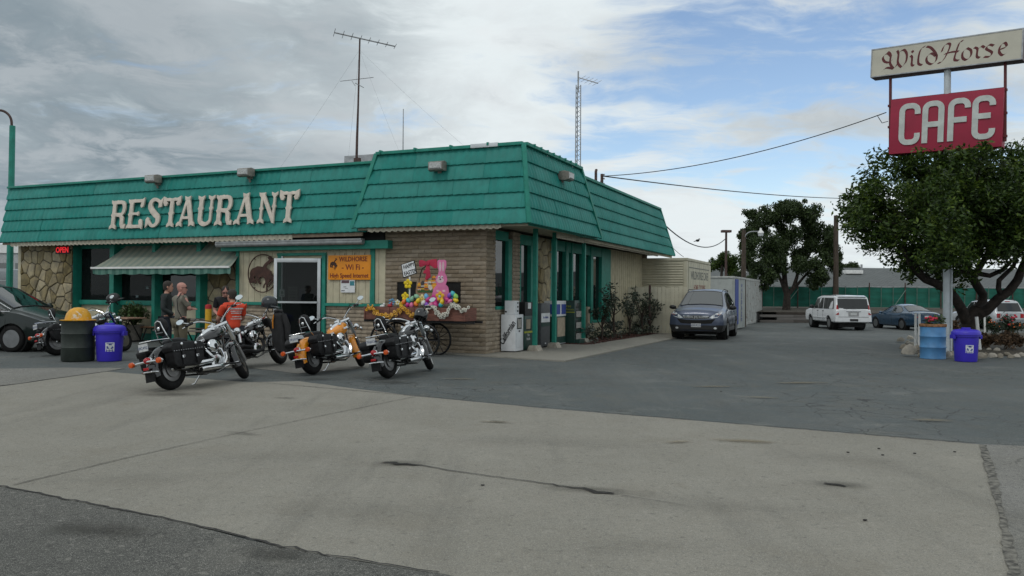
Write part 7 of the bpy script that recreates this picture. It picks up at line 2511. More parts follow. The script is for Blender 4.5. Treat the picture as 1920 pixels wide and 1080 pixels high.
nose_poly(t, 'rear_window', [(-.72, 1.09), (-.36, 1.09), (0, 1.09), (.36, 1.09), (.72, 1.09), (.62, 1.58), (.3, 1.58), (0, 1.58), (-.3, 1.58), (-.62, 1.58)], rx_f, M_cardark, .02, .03, sgn=-1)
nose_poly(t, 'rear_bumper', strip(-.88, .88, .46, .64), lambda y, z: -2.35 + .07 * y * y, mat('grey_bumper', (.2, .22, .23), .5), .0, .14, sgn=-1)
for sg in (-1, 1):
 nose_poly(t, 'tail_light', [(sg * .60, .72), (sg * .79, .72), (sg * .79, .96), (sg * .60, .96)], rx_f, M_tail, .03, .06, sgn=-1)
 obj('door_mirror', MB().ell((.7, sg * 1.02, 1.12), .08, .12, .09, 12, 8), M_trim, t)
 obj('roof_rail', MB().tube([(.2, sg * .60, 1.72), (.0, sg * .60, 1.79), (-1.6, sg * .59, 1.78), (-1.8, sg * .58, 1.71)], .018, 6), M_trim, t)
 for x in (.9, -.03, -1.0):
  obj('door_seam', MB().tube([(x, sg * (sy(x, z_) + .001), z_) for z_ in (.42, .62, .85, 1.0)], .006, 4), M_under, t)
nose_poly(t, 'high_brake_lamp', strip(-.14, .14, 1.655, 1.69, 2), rx_f, M_tail, .03, .03, sgn=-1)
nose_poly(t, 'tailgate_trim', strip(-.36, .36, .93, .96), rx_f, M_chrome, .03, .02, sgn=-1)
nose_poly(t, 'licence_plate', strip(-.16, .16, .74, .87, 2), rx_f, M_plate, .02, .02, sgn=-1)
# ---- dark green people carrier at the left edge
M_cvan = mat('dark_green_metallic', (.006, .013, .011), .25, metal=.0, var=.03, coat=.25, spec=.35)
S = [(2.54, .34, .5, .5, .56, .62, .52, .67, .46), (2.50, .28, .68, .5, .76, .66, .72, .73, .62), (2.38, .22, .84, .52, .91, .74, .86, .82, .76), (1.95, .2, .88, .55, .955, .88, .90, .95, .80), (1.60, .2, .89, .58, .97, .97, .91, 1.04, .80), (1.40, .2, .89, .58, .97, .99, .91, 1.08, .80), (.42, .2, .89, .58, .97, 1.02, .91, 1.60, .68),
     (.0, .2, .89, .58, .97, 1.02, .91, 1.69, .70), (-.6, .2, .89, .58, .97, 1.02, .91, 1.735, .70), (-2.1, .2, .89, .58, .97, 1.03, .91, 1.71, .68), (-2.40, .24, .88, .58, .95, 1.03, .9, 1.60, .64), (-2.55, .34, .84, .6, .9, 1.0, .86, 1.12, .78)]
t, sy, tz, hf, ax = car('parked_car', 'dark green people carrier cut off by the left edge of the picture', (-13.85, 21.6), 97, S, (1.48, -1.55), M_cvan,
      [[(1.30, 1.04), (.40, 1.52), (.05, 1.58), (.05, 1.04)], [(-.05, 1.04), (-.05, 1.59), (-1.0, 1.60), (-1.05, 1.04)], [(-1.18, 1.04), (-1.12, 1.60), (-2.05, 1.58), (-2.25, 1.06)]],
      glassm=[M_carglass] * 4, roofglass=((1.37, .46, .9, .92, 'windscreen'), (-2.52, -2.42, .9, .9, 'rear_window')), wr=.335, rim=.225, spokes=7)
for sg in (-1, 1):
 mi = obj('door_mirror', MB().ell((1.02, sg * 1.07, 1.10), .09, .13, .10, 12, 8), M_cvan, t)
 obj('belt_moulding', MB().tube([(x, sg * (sy(x, 1.01) + .008), 1.015) for x in (1.38, 1.1, .6, 0, -.8, -1.6, -2.2)], .012, 6), M_chrome, t)
 obj('roof_moulding', MB().tube([(x, sg * (sy(x, z_) + .010), z_) for x, z_ in ((1.36, 1.06), (1.0, 1.24), (.6, 1.44), (.38, 1.545), (.1, 1.605), (-.6, 1.655), (-1.6, 1.65), (-2.1, 1.63))], .012, 6), M_chrome, t)
 for x in (.18, -.95):
  obj('door_handle', MB().box(x - .11, x + .11, sg * .945 - .018, sg * .945 + .018, .86, .90), M_cvan, t, bevel=.008)
 for x in (1.32, .0, -1.1):
  obj('door_seam', MB().tube([(x, sg * (sy(x, z_) + .001), z_) for z_ in (.28, .58, .8, 1.0)], .005, 4), M_under, t)
 nose_poly(t, 'headlight', [(sg * .45, .64), (sg * .80, .68), (sg * .88, .80), (sg * .8, .80), (sg * .5, .74)], lambda y, z: ax(y, z, True), M_hl, .02, .08)
obj('front_seat', MB().box(.1, .26, .2, .7, .6, 1.3).box(.1, .26, -.7, -.2, .6, 1.3).box(-.95, -.8, -.7, .7, .6, 1.25), M_seat, t, bevel=.05)
# ---- vehicles and a wall far off at the left edge
p = D(-6, 520, 46)
t = thing('parked_van', 'grey camper van facing us beyond the left end of the restaurant', 'van', at=(p.x + .1, p.y, 0), rz=R(-78))
M_vgrey = mat('grey_van_paint', (.26, .28, .29), .4, var=.08)
mb = MB()
sec = lambda x, zb, zt_, w: [V((x, -w, zb)), V((x, w, zb)), V((x, w * 1.02, zb + (zt_ - zb) * .5)), V((x, w * .94, zt_ - .06)), V((x, w * .8, zt_)), V((x, -w * .8, zt_)), V((x, -w * .94, zt_ - .06)), V((x, -w * 1.02, zb + (zt_ - zb) * .5))]
mb.loft([sec(2.5, .4, 1.0, .85), sec(2.2, .3, 1.15, .98), sec(1.75, .3, 1.30, 1.0), sec(1.0, .3, 2.1, 1.0), (sec(.95, .3, 2.3, 1.02)), sec(.8, .3, 2.75, 1.04), sec(-3.0, .3, 2.75, 1.04)])
obj('body', mb, M_vgrey, t, smooth=30)
mb = MB()
mb.add([(1.72, -.85, 1.34), (1.72, .85, 1.34), (1.05, .80, 2.08), (1.05, -.80, 2.08)], [(0, 1, 2, 3)])
obj('windscreen', mb, M_carglass, t)
obj('cab_shade', MB().box(.85, 1.02, -.85, .85, 2.15, 2.6), M_vgrey, t, bevel=.03)
text_obj('roof_marking', 'RV', .22, M_red, frame((1.03, .1, 2.36), (0, 1, 0), (0, 0, 1), (1, 0, 0)), t, .003)
for x in (1.6, -1.8):
 for sg in (-1, 1):
  obj('wheel', MB().cyl((x, sg * .78, .36), (x, sg * 1.04, .36), .36, n=20), M_tyre, t, bevel=.03)
p = D(5, 500, 62)
t = thing('trailer_shed', 'pale flat roofed shed far behind the left end of the restaurant', 'shed', at=(p.x, p.y, 0), rz=R(-10))
M_shed = mat('pale_shed_wall', (.40, .41, .41), .8, var=.1)
obj('wall', MB().box(-8, 8, 0, 4, 0, 4.35), M_shed, t, smooth=0)
obj('roof_band', MB().box(-8.1, 8.1, -.1, 4.1, 4.352, 5.0), M_white, t)
for k in range(9):
 obj('window', MB().box(-7.4 + k * 1.7, -6.2 + k * 1.7, -.03, -.002, 2.2, 3.6), M_carglass, t)
obj('door', MB().box(-.9, -.1, -.04, -.031, 0, 2.9), mat('brown_door', (.12, .05, .04), .7), t)
# ================================================================== right hand side of the yard
M_ctr = mat('cream_trailer', (.50, .47, .36), .65, var=.08, scale=2, dirt=((.3, .26, .18), 2.5, .55, .8, .3))
M_ctb = mat('pale_blue_container', (.33, .35, .335), .65, var=.10, scale=2)
M_ctw = mat('rusty_white_container', (.42, .43, .41), .7, var=.12, scale=2, dirt=((.13, .07, .045), 3.2, .54, .66, .9))
M_txt = mat('faded_lettering', (.12, .13, .12), .7)
M_txtr = mat('faded_red_lettering', (.22, .07, .05), .7)
RZB = -TH
def axis_thing(name, lab, cat, p, z=0.0, group=None):
 return thing(name, lab, cat, mw=Matrix.Translation((p.x, p.y, z)) @ Matrix.Rotation(RZB, 4, 'Z'), group=group)
# ---- cream trailer with the painted advert
c0 = D(1288, 600, 34.0)
t = axis_thing('storage_trailer', 'cream storage trailer with a lettered side behind the blue car', 'trailer', c0)
HT = 3.10
obj('box_body', MB().box(-2.6, -.02, .02, 5.2, .25, HT - .12), M_ctr, t, smooth=0)
obj('roof_rim', MB().box(-2.65, .03, -.03, 5.25, HT - .118, HT), M_ctr, t, bevel=.03)
obj('corner_post', MB().box(-.16, .012, -.012, .16, .2, HT - .12), M_ctr, t, bevel=.03)
for k in range(24):
 z = .35 + k * .108
 obj('front_rib', MB().prism([(0, 0), (.022, .02), (.022, .05), (0, .075)], frame((-2.55, .018, z), (0, -1, 0), (0, 0, 1), (-1, 0, 0)), -2.38, 0), M_ctr, t, smooth=0)
for k in range(11):
 y = .3 + k * .47
 obj('side_panel', MB().box(-.022, .004, y, y + .455, .28, HT - .14), M_ctr, t, smooth=0)
sf = upright((.006, 2.75, 0), (0, 1, 0))
fr_ = obj('advert_frame', MB().box(.003, .012, .35, 5.0, 2.70, 2.735), M_txt, t)
for s_, z, size, m_, sx_ in (('WILDHORSE CAFE', 2.38, .50, M_txt, .98), ('HOME COOKING', 1.86, .36, M_txtr, .95), ('DESSERTS', 1.45, .36, M_txtr, .95)):
 text_obj('lettering', s_, size, m_, Matrix.Translation((0, 0, z)) @ sf, t, .002, sx=sx_, bold=.004)
for y in (1.0, 4.3):
 obj('wheel', MB().cyl((-.5, y, .35), (-.1, y, .35), .35, n=18), M_tyre, t)
# ---- board fence in front of the trailer
f0, f1 = D(1219, 600, 32.4), D(1283, 600, 32.2)
t = thing('board_fence', 'low cream fence of vertical boards between the restaurant and the trailer', 'fence', at=(f0.x - .9, f0.y, 0), rz=math.atan2(f1.y - f0.y, f1.x - f0.x))
n = 14
for k in range(n):
 x = k * .165
 obj('board', MB().box(x + .004, x + .158, -.012 + rng.uniform(-.004, .004), .012, .05, 1.86 + rng.uniform(-.015, .015)), M_ctr, t, bevel=.004)
for z in (.4, 1.5):
 obj('rail', MB().box(0, n * .165, .014, .06, z, z + .09), M_ctr, t)
p = D(1218, 600, 31.9)
o = obj('pipe_post', MB().cyl((p.x, p.y, 0), (p.x, p.y, 1.93), .045, n=10), M_rust)
tag(o, 'dark rusty pipe post at the end of the rose bed', 'post')
# ---- pale blue container
c1 = D(1376, 600, 44.5)
t = axis_thing('pale_container', 'pale blue container with a dark blue stripe behind the blue car', 'container', c1, gz(44.5))
hb_ = 2.95
obj('box_body', MB().box(-2.4, -.02, .02, 4.5, .05, hb_ - .1), M_ctb, t, smooth=0)
obj('top_rim', MB().box(-2.42, .02, -.02, 4.55, hb_ - .098, hb_), M_ctw, t, bevel=.02)
obj('front_panel', MB().box(-2.3, -.1, -.004, .018, .15, hb_ - .2), M_ctb, t, bevel=.01)
obj('blue_stripe', MB().box(-.018, .004, .5, 1.7, .3, hb_ - .15), M_blue, t)
text_obj('lettering', 'STORAGE', .5, M_blue, upright((.006, 2.9, 1.5), (0, 1, 0)) @ Matrix.Rotation(R(-90), 4, 'Z'), t, .002)
# ---- white corrugated container with rust
c2 = D(1397, 600, 53)
t = axis_thing('white_container', 'white corrugated shipping container streaked with rust beside the lamp post', 'container', c2, -.35)
hc = 3.05
prof = []
y = .12
while y < 8.9:
 prof += [(y, -.005), (y + .11, -.005), (y + .14, -.07), (y + .26, -.07)]
 y += .30
mb = MB()
mb.grid([[V((x_, y_, .18)) for y_, x_ in prof], [V((x_, y_, hc - .15)) for y_, x_ in prof]])
obj('corrugated_side', mb, M_ctw, t, smooth=0)
obj('box_core', MB().box(-2.4, -.07, .06, 9.0, .05, hc - .05), M_ctw, t, smooth=0)
for (x0, x1, y0, y1, z0, z1) in ((-.12, .01, 0, .14, 0, hc), (-.12, .01, 8.9, 9.04, 0, hc), (-.1, .008, .14, 8.9, 0, .18), (-.1, .008, .14, 8.9, hc - .15, hc), (-2.4, -.12, -.0, .058, hc - .15, hc), (-2.4, -.12, .0, .058, 0, .18)):
 obj('frame_rail', MB().box(x0, x1, y0, y1, z0, z1), M_ctw, t, bevel=.012)
for k in range(2):
 obj('container_door', MB().box(-2.38 + k * 1.14, -1.27 + k * 1.14, -.0, .055, .19, hc - .16), M_ctw, t, bevel=.01)
# ---- lamp posts and poles
M_pole = mat('wooden_pole', (.066, .049, .036), .9, var=.3, scale=3, stretch=(6, 6, .6), bump=.3)
def gpole(px, py_top, Y, r, name, lab, cat='pole'):
 p_ = D(px, 560, Y)
 z0 = gz(Y)
 t_ = thing(name, lab, cat, at=(p_.x, p_.y, z0))
 h = D(px, py_top, Y).z - z0
 obj('pole', MB().tube([(0, 0, 0), (0, 0, h * .5), (0, 0, h)], [r * 1.15, r, r * .85], 12), M_pole, t_, smooth=50)
 return t_, h
t, h = gpole(1394, 431, 50, .15, 'lamp_post', 'wooden post with a curved bracket and a white lamp, left of the far tree', 'lamp post')
pts = [(.0, -.05, h - .55)] + [(.55 - .5 * math.cos(R(a)), -.1, h - .45 + .35 * math.sin(R(a))) for a in range(10, 91, 16)] + [(.9, -.1, h - .10)]
obj('bracket', MB().tube(pts, .03, 8), M_galv, t)
lh = obj('lamp_head', MB().lathe([(0, .34), (.06, .32), (.07, .2), (.17, .1), (.19, .02), (.17, .0)], 16, Matrix.Translation((1.0, -.1, h - .22))), M_white, t, smooth=50)
obj('lamp_globe', MB().lathe([(.16, 0), (.16, -.12), (.13, -.17), (0, -.18)], 16, Matrix.Translation((1.0, -.1, h - .22))), M_hlens, lh, smooth=50)
p = D(1361, 540, 60)
t = thing('flat_lamp_post', 'thin dark post with a flat lamp head behind the pale containers', 'lamp post', at=(p.x, p.y, -.35))
h2 = D(1361, 436, 60).z + .35
obj('pole', MB().tube([(0, 0, 0), (0, 0, h2)], [.11, .08], 8), M_rust, t)
obj('lamp_head', MB().box(-.36, .36, -.2, .2, h2, h2 + .18), M_rust, t, bevel=.04)
t, h = gpole(1567, 404, 61, .19, 'utility_pole', 'bare brown wooden pole behind the long white car', 'pole')
# ---- retaining wall, netting fence and long roofed building
M_timber = mat('dark_timber', (.055, .042, .032), .9, var=.25, scale=3, stretch=(1, 6, 6), rnd=.3, bump=.2)
M_net = bpy.data.materials.new('green_windscreen_net')
M_net.use_nodes = True
q = NG(M_net.node_tree)
pb = M_net.node_tree.nodes['Principled BSDF']
pb.inputs['Roughness'].default_value = .85
tc = q.n('ShaderNodeTexCoord').outputs['Object']
wv = q.noise(q.n('ShaderNodeMapping', i_Vector=tc, i_Scale=(.5, 1, 2.2)).outputs[0], 1.1, 5, .6)
q.put(pb.inputs['Base Color'], q.mix(q.smooth(wv, .3, .7), c3(.006, .085, .058), c3(.012, .145, .105)))
YW = 58.0
x0, x1 = D(1425, 560, YW).x, D(2350, 560, YW).x
t = thing('retaining_wall', 'low dark retaining wall of timber planks under the green fence', 'wall', at=(x0, YW, -.35))
L_ = x1 - x0
n = int(L_ / 2.4)
for r_ in range(4):
 for k in range(n):
  xx = k * 2.4 + (1.2 if r_ % 2 else 0)
  obj('timber', MB().box(xx + .01, xx + 2.39, rng.uniform(-.02, .02), .3, r_ * .19 + .004, r_ * .19 + .185), M_timber, t, bevel=.01)
bb = MB()
bb.grid([[V((x, y, z)) for x in (x0 - 6, x0 + 20, x1 + 40)] for (y, z) in ((YW + .28, .40), (YW + 7, .58), (YW + 14, .62), (YW + 60, .62))])
structure(obj('planted_bank', bb, M_soil, smooth=0))
YF = 66.0
M_fpost = mat('dull_fence_post', (.10, .16, .13), .6)
x0, x1 = D(1428, 560, YF).x, D(2300, 560, YF).x
zt_ = D(1600, 538, YF).z
zb_ = D(1600, 576, YF).z
t = thing('netting_fence', 'tall green netting fence running behind the parked cars', 'fence', at=(x0, YF, 0))
n = 13
W_ = (x1 - x0) / n
for k in range(n):
 rows = []
 for i in range(5):
  zz = zb_ + (zt_ - zb_) * i / 4
  rows.append([V((k * W_ + W_ * j / 12, .02 + .05 * math.sin(j * 1.3 + k) * math.sin(i * .9) , zz - .05 * math.sin(PI * j / 12) * (i == 4))) for j in range(13)])
 obj('net_panel', MB().grid(rows), M_net, t, smooth=60)
 for j in range(3):
  xx = k * W_ + W_ * j / 3
  obj('fence_post', MB().cyl((xx, -.06 if j else -.08, .4), (xx, -.06 if j else -.08, zt_ + (.35 if j == 0 else .05)), .028 if j else .05, n=8), M_fpost if j else M_rust, t)
 if k % 3 == 1:
  obj('stay', MB().cyl((k * W_ + .05, -.1, zt_ - .2), (k * W_ - 1.4, -.9, .6), .03, n=6), M_fpost, t)
obj('top_rail', MB().cyl((0, -.04, zt_ + .03), (x1 - x0, -.04, zt_ + .03), .025, n=6), M_galv, t)
M_shing = bpy.data.materials.new('grey_shingles')
M_shing.use_nodes = True
q = NG(M_shing.node_tree)
pb = M_shing.node_tree.nodes['Principled BSDF']
pb.inputs['Roughness'].default_value = .9
tc = q.n('ShaderNodeTexCoord').outputs['Object']
br = q.n('ShaderNodeTexBrick', i_Vector=q.n('ShaderNodeMapping', i_Vector=tc, i_Rotation=(0, 0, 0)).outputs[0], i_Color1=c3(.10, .108, .108), i_Color2=c3(.135, .145, .145), i_Mortar=c3(.06, .065, .065), i_Scale=1.0)
br.inputs['Mortar Size'].default_value = .03
br.inputs['Brick Width'].default_value = .5
br.inputs['Row Height'].default_value = .25
q.put(pb.inputs['Base Color'], q.mix(q.smooth(q.noise(tc, .5, 5), .3, .7, 0, .5), br.outputs[0], c3(.095, .107, .105)))
YB = 82.0
x0, x1 = D(1330, 540, YB).x, D(2500, 540, YB).x
ze, zr = D(1700, 543, YB).z, D(1700, 503, YB + 8).z
t = thing('long_building', 'long low building with a grey shingle roof behind the green fence', 'building', at=(x0, YB, 0))
L_ = x1 - x0
obj('wall', MB().box(.6, L_ - .6, .8, 15, 0, ze + .05), mat('tan_wall', (.22, .18, .13), .9, var=.15), t, smooth=0)
nseg = 9
for k in range(nseg):
 a, b_ = L_ * k / nseg + .01, L_ * (k + 1) / nseg - .01
 mb = MB()
 mb.add([(a, 0, ze), (b_, 0, ze), (b_, 8, zr), (a, 8, zr), (a, .0, ze - .12), (b_, 0, ze - .12), (b_, 16, ze), (a, 16, ze)], [(0, 1, 2, 3), (4, 5, 1, 0), (3, 2, 6, 7), (0, 3, 7, 4), (1, 5, 6, 2)])
 obj('roof_section', mb, M_shing, t, smooth=0)
for px in (1597, 1380):
 xx = D(px, 508, YB + 6).x - x0
 obj('skylight', MB().box(xx - .9, xx + .9, 5.2, 6.2, ze + (zr - ze) * .70, ze + (zr - ze) * .80 + .15), M_white, t, bevel=.05)
for px in (1608, 1733):
 xx = D(px, 503, YB + 8).x - x0
 obj('roof_vent', MB().cyl((xx, 7, zr - .5), (xx, 7, zr + .35), .12, n=8), M_galv, t)
# ---- trees
M_leaf = bpy.data.materials.new('broad_leaf')
M_leaf2 = bpy.data.materials.new('feathery_leaf')
for m_, lo, mid, hi in ((M_leaf, (.014, .030, .006), (.038, .076, .010), (.125, .180, .022)), (M_leaf2, (.016, .028, .009), (.036, .062, .018), (.080, .118, .034))):
 m_.use_nodes = True
 q = NG(m_.node_tree)
 pb = m_.node_tree.nodes['Principled BSDF']
 pb.inputs['Roughness'].default_value = .5
 pb.inputs['Specular IOR Level'].default_value = .35
 tc = q.n('ShaderNodeTexCoord').outputs['Object']
 n1 = q.noise(tc, 1.6, 4, .6)
 n2 = q.n('ShaderNodeTexWhiteNoise', noise_dimensions='3D', i_Vector=q.vmath('SNAP', tc, (.09, .09, .09)).outputs[0]).outputs['Value']
 f_ = q.math('ADD', q.math('MULTIPLY', n1, .55), q.math('MULTIPLY', n2, .45))
 col = q.mix(q.smooth(f_, .25, .55), c3(*lo), c3(*mid))
 col = q.mix(q.smooth(f_, .53, .80), col, c3(*hi))
 q.put(pb.inputs['Base Color'], col)
 tr = q.n('ShaderNodeBsdfTranslucent')
 q.put(tr.inputs[0], col)
 ms = q.n('ShaderNodeMixShader', i_0=.25, i_1=pb.outputs[0], i_2=tr.outputs[0])
 m_.node_tree.links.new(ms.outputs[0], m_.node_tree.nodes['Material Output'].inputs[0])
M_barkd = mat('dark_bark', (.030, .023, .018), .9, var=.4, scale=6, bump=.7, bscale=18)
rg_ = random.Random(77)
TY = 24.4
TP = D(1818, 618, TY)
t = thing('shade_tree', 'broad leafy tree with a dark twisting trunk in front of the CAFE panel', 'tree', at=(TP.x, TY, 0))
def tp(px, py, dy=0.0):
 p_ = D(px, py, TY + dy)
 return V((p_.x - TP.x, p_.y - TY, p_.z))
trunk = [tp(1822, 668), tp(1820, 640), tp(1816, 612), tp(1822, 592), tp(1832, 580)]
tr = obj('trunk', MB().tube(trunk, [.30, .24, .22, .21, .19], 12), M_barkd, t, smooth=60)
limbs = [
 ([tp(1814, 606), tp(1803, 580, -.1), tp(1790, 558, -.3), tp(1772, 540, -.5), tp(1752, 530, -.7), tp(1735, 524, -.8), tp(1716, 508, -1.0), tp(1700, 480, -1.2), tp(1680, 440, -1.3)], [.17, .15, .135, .13, .12, .11, .10, .08, .05]),
 ([tp(1830, 582), tp(1842, 568, .2), tp(1843, 552, .2), tp(1832, 536, .1), tp(1822, 518, .0), tp(1812, 500), tp(1800, 470, .2), tp(1795, 420, .3), tp(1800, 350, .3)], [.17, .14, .13, .125, .12, .11, .10, .08, .05]),
 ([tp(1828, 592), tp(1850, 582, -.2), tp(1872, 560, -.4), tp(1893, 545, -.5), tp(1908, 525, -.6), tp(1918, 500, -.6), tp(1935, 460, -.6), tp(1960, 420, -.4)], [.18, .15, .14, .13, .12, .11, .09, .06]),
 ([tp(1878, 556, -.4), tp(1872, 540, -.5), tp(1873, 526, -.5), tp(1885, 514, -.4), tp(1900, 500, -.3), tp(1910, 470, -.2)], [.08, .075, .07, .065, .06, .04]),
 ([tp(1768, 538, -.5), tp(1780, 520, -.3), tp(1800, 510, -.3), tp(1830, 512, -.3), tp(1856, 517, -.3), tp(1880, 506, -.4), tp(1896, 490, -.4)], [.09, .085, .08, .075, .07, .065, .05]),
 ([tp(1825, 520), tp(1850, 480, .6), tp(1880, 430, 1.0), tp(1900, 380, 1.4)], [.10, .08, .06, .04]),
 ([tp(1735, 524, -.8), tp(1720, 500, -.2), tp(1690, 470, .4), tp(1650, 430, .8)], [.08, .06, .05, .03]),
 ([tp(1800, 470), tp(1770, 430, -.8), tp(1750, 380, -1.4), tp(1740, 330, -1.5)], [.08, .06, .045, .03]),
]
for pts, rr in limbs:
 obj('limb', MB().tube(pts, rr, 9), M_barkd, t, smooth=60)
CC = tp(1806, 405, -.8)
CRX, CRY, CRZ = 3.25, 3.0, 2.0
blobs = []
while len(blobs) < 250:
 d_ = V((rg_.gauss(0, 1), rg_.gauss(0, 1), rg_.gauss(0, 1))).normalized()
 rr = rg_.random() ** .45 * .97
 p_ = V((d_.x * CRX, d_.y * CRY, d_.z * CRZ)) * rr + CC
 if p_.z < CC.z - 1.45 + .35 * math.sin(p_.x * 1.7):
  continue
 blobs.append((p_, rg_.uniform(.34, .66)))
for (px, py, dy, r_) in ((1630, 330, 0, .5), (1610, 380, 0, .5), (1604, 430, -.3, .45), (1650, 300, 0, .5), (1700, 285, -.3, .5), (1760, 285, -1.5, .5), (1795, 290, -3.3, .34), (1760, 292, -3.0, .3), (1848, 272, -3.5, .20), (1838, 285, -3.5, .28), (1815, 296, -3.4, .3), (1862, 292, -3.4, .28), (1725, 292, -2.6, .3), (1880, 290, -1.2, .5), (1905, 290, -1, .45), (1640, 455, -.6, .5), (1680, 480, -.8, .5), (1700, 505, -1, .35), (1706, 522, -1, .2), (1615, 350, .2, .4), (1590, 365, 0, .22), (1600, 405, 0, .3), (1598, 452, 0, .22), (1745, 480, -3.2, .5), (1770, 470, -3.4, .5), (1795, 475, -3.3, .5), (1770, 440, -3.7, .5), (1745, 420, -3.7, .5), (1800, 420, -3.8, .5), (1770, 390, -3.9, .5), (1765, 350, -3.6, .5), (1790, 330, -3.3, .5), (1755, 310, -3.0, .45), (1785, 300, -2.8, .4), (1820, 300, -2.8, .45), (1770, 492, -3.0, .32)):
 blobs.append((tp(px, py, dy), r_))
mb = MB()
leaf_cloud(mb, blobs, 66000, .072, rg_, droop=.35, hollow=.1)
obj('crown', mb, M_leaf, t, smooth=0)
mb = MB()
for p_, r_ in blobs[::2]:
 mb.tube([CC + (p_ - CC) * .45 + V((0, 0, -.3)), CC + (p_ - CC) * .75 + V((0, 0, -.1)), p_], [.03, .02, .008], 5)
stuff(obj('twigs', mb, M_barkd, t))
def loose_tree(name, lab, px, base_y, Y, crown, trunk_r, nleaf, size, droop, seed, m, zb, limbs_, stretch=1.0):
 rg2 = random.Random(seed)
 P0_ = D(px, base_y, Y)
 t_ = thing(name, lab, 'tree', at=(P0_.x, Y, zb))
 def q_(px_, py_, dy=0):
  p2 = D(px_, py_, Y + dy)
  return V((p2.x - P0_.x, p2.y - Y, p2.z - zb))
 for k, (pts, r0) in enumerate(limbs_):
  P_ = [q_(*a) for a in pts]
  obj('trunk' if k == 0 else 'limb', MB().tube(P_, [r0 * (1 - .6 * i / (len(P_) - 1)) for i in range(len(P_))], 8), M_barkd, t_, smooth=60)
 bl = [(q_(a, b_, rg2.uniform(-1, 1) * dd), r_) for a, b_, dd, r_ in crown]
 out = []
 for c_, r_ in bl:
  for _ in range(9):
   d_ = V((rg2.gauss(0, 1), rg2.gauss(0, 1), rg2.gauss(0, 1))).normalized()
   out.append((c_ + d_ * r_ * rg2.uniform(.1, .95), r_ * rg2.uniform(.3, .62)))
 mb_ = MB()
 leaf_cloud(mb_, out, nleaf, size, rg2, droop=droop, hollow=.1)
 obj('crown', mb_, m, t_, smooth=0)
 return t_
cr = []
for (a, b_, r_) in ((1480, 400, 1.1), (1450, 410, 1.1), (1515, 415, 1.1), (1420, 430, 1.2), (1470, 440, 1.5), (1530, 440, 1.2), (1405, 465, 1.0), (1445, 470, 1.4), (1500, 470, 1.5), (1550, 470, 1.1), (1395, 495, .9), (1425, 505, 1.0), (1460, 500, 1.1), (1520, 500, 1.2), (1560, 495, .9), (1385, 520, .6), (1410, 525, .7), (1440, 525, .8), (1535, 520, .9), (1525, 535, .6), (1570, 480, .6), (1500, 392, .8), (1462, 390, .8), (1410, 400, .7), (1555, 450, .7), (1395, 440, .7)):
 cr.append((a, b_, 2.2, r_))
loose_tree('pepper_tree', 'tall feathery dark tree by the green fence behind the white car', 1475, 585, 62, cr, .3, 62000, .105, 1.0, 5, M_leaf2, .45,
           [([(1474, 587), (1475, 570), (1476, 553), (1472, 535), (1470, 505), (1468, 470)], .34), ([(1476, 553), (1488, 540), (1494, 520), (1500, 490)], .22), ([(1490, 540), (1505, 522), (1520, 505), (1530, 480)], .12), ([(1474, 552), (1466, 530), (1455, 505), (1445, 480)], .16)])
loose_tree('background_tree', 'light green tree top showing above the pale blue container', 1350, 540, 75, [(1345, 495, 1, .9), (1358, 490, 1, .9), (1370, 500, 1, 1.0), (1356, 484, 1, .6), (1335, 503, 1, .5), (1374, 494, 1, .6)], .2, 7000, .10, .3, 6, M_leaf, 0,
           [([(1352, 570), (1352, 530), (1354, 495)], .22)])
loose_tree('background_tree', 'small round dark tree top above the far grey roof', 1594, 520, 105, [(1590, 502, 1, 1.0), (1600, 500, 1, .9), (1584, 504, 1, .6)], .2, 5000, .12, .3, 9, M_leaf2, 0,
           [([(1594, 560), (1594, 530), (1594, 505)], .3)])
# ---- the pylon sign
SP = V((11.70, 22.1, 0))
SA = R(-41)
M_signcream = mat('sign_cream', (.50, .475, .39), .5, var=.05, scale=2, dirt=((.36, .31, .2), 1.5, .55, .8, .25))
M_signred = mat('sign_crimson', (.30, .006, .036), .55, var=.08, scale=2)
M_signlet = mat('sign_pale_letters', (.50, .53, .50), .55, var=.08, scale=5)
M_maroon = mat('maroon_lettering', (.10, .010, .012), .6)
M_polew = mat('pale_pole_paint', (.48, .52, .54), .5, var=.10, scale=3, dirt=((.22, .10, .05), 3, .62, .7, .7))
t = thing('pylon_sign', 'tall pole sign with a cream name box above a crimson CAFE panel', 'sign', at=(SP.x, SP.y, 0), rz=SA)
obj('pole', MB().tube([(0, .05, 0), (0, .05, 7.75)], [.095, .085], 18), M_polew, t, smooth=60)
obj('pole_band', MB().lathe([(.098, 0), (.104, .01), (.104, .05), (.098, .06)], 18, Matrix.Translation((0, .05, 2.3))), M_rust, t)
obj('conduit', MB().tube([(.13, .02, .1), (.13, .02, 5.5)], .022, 6), M_polew, t)
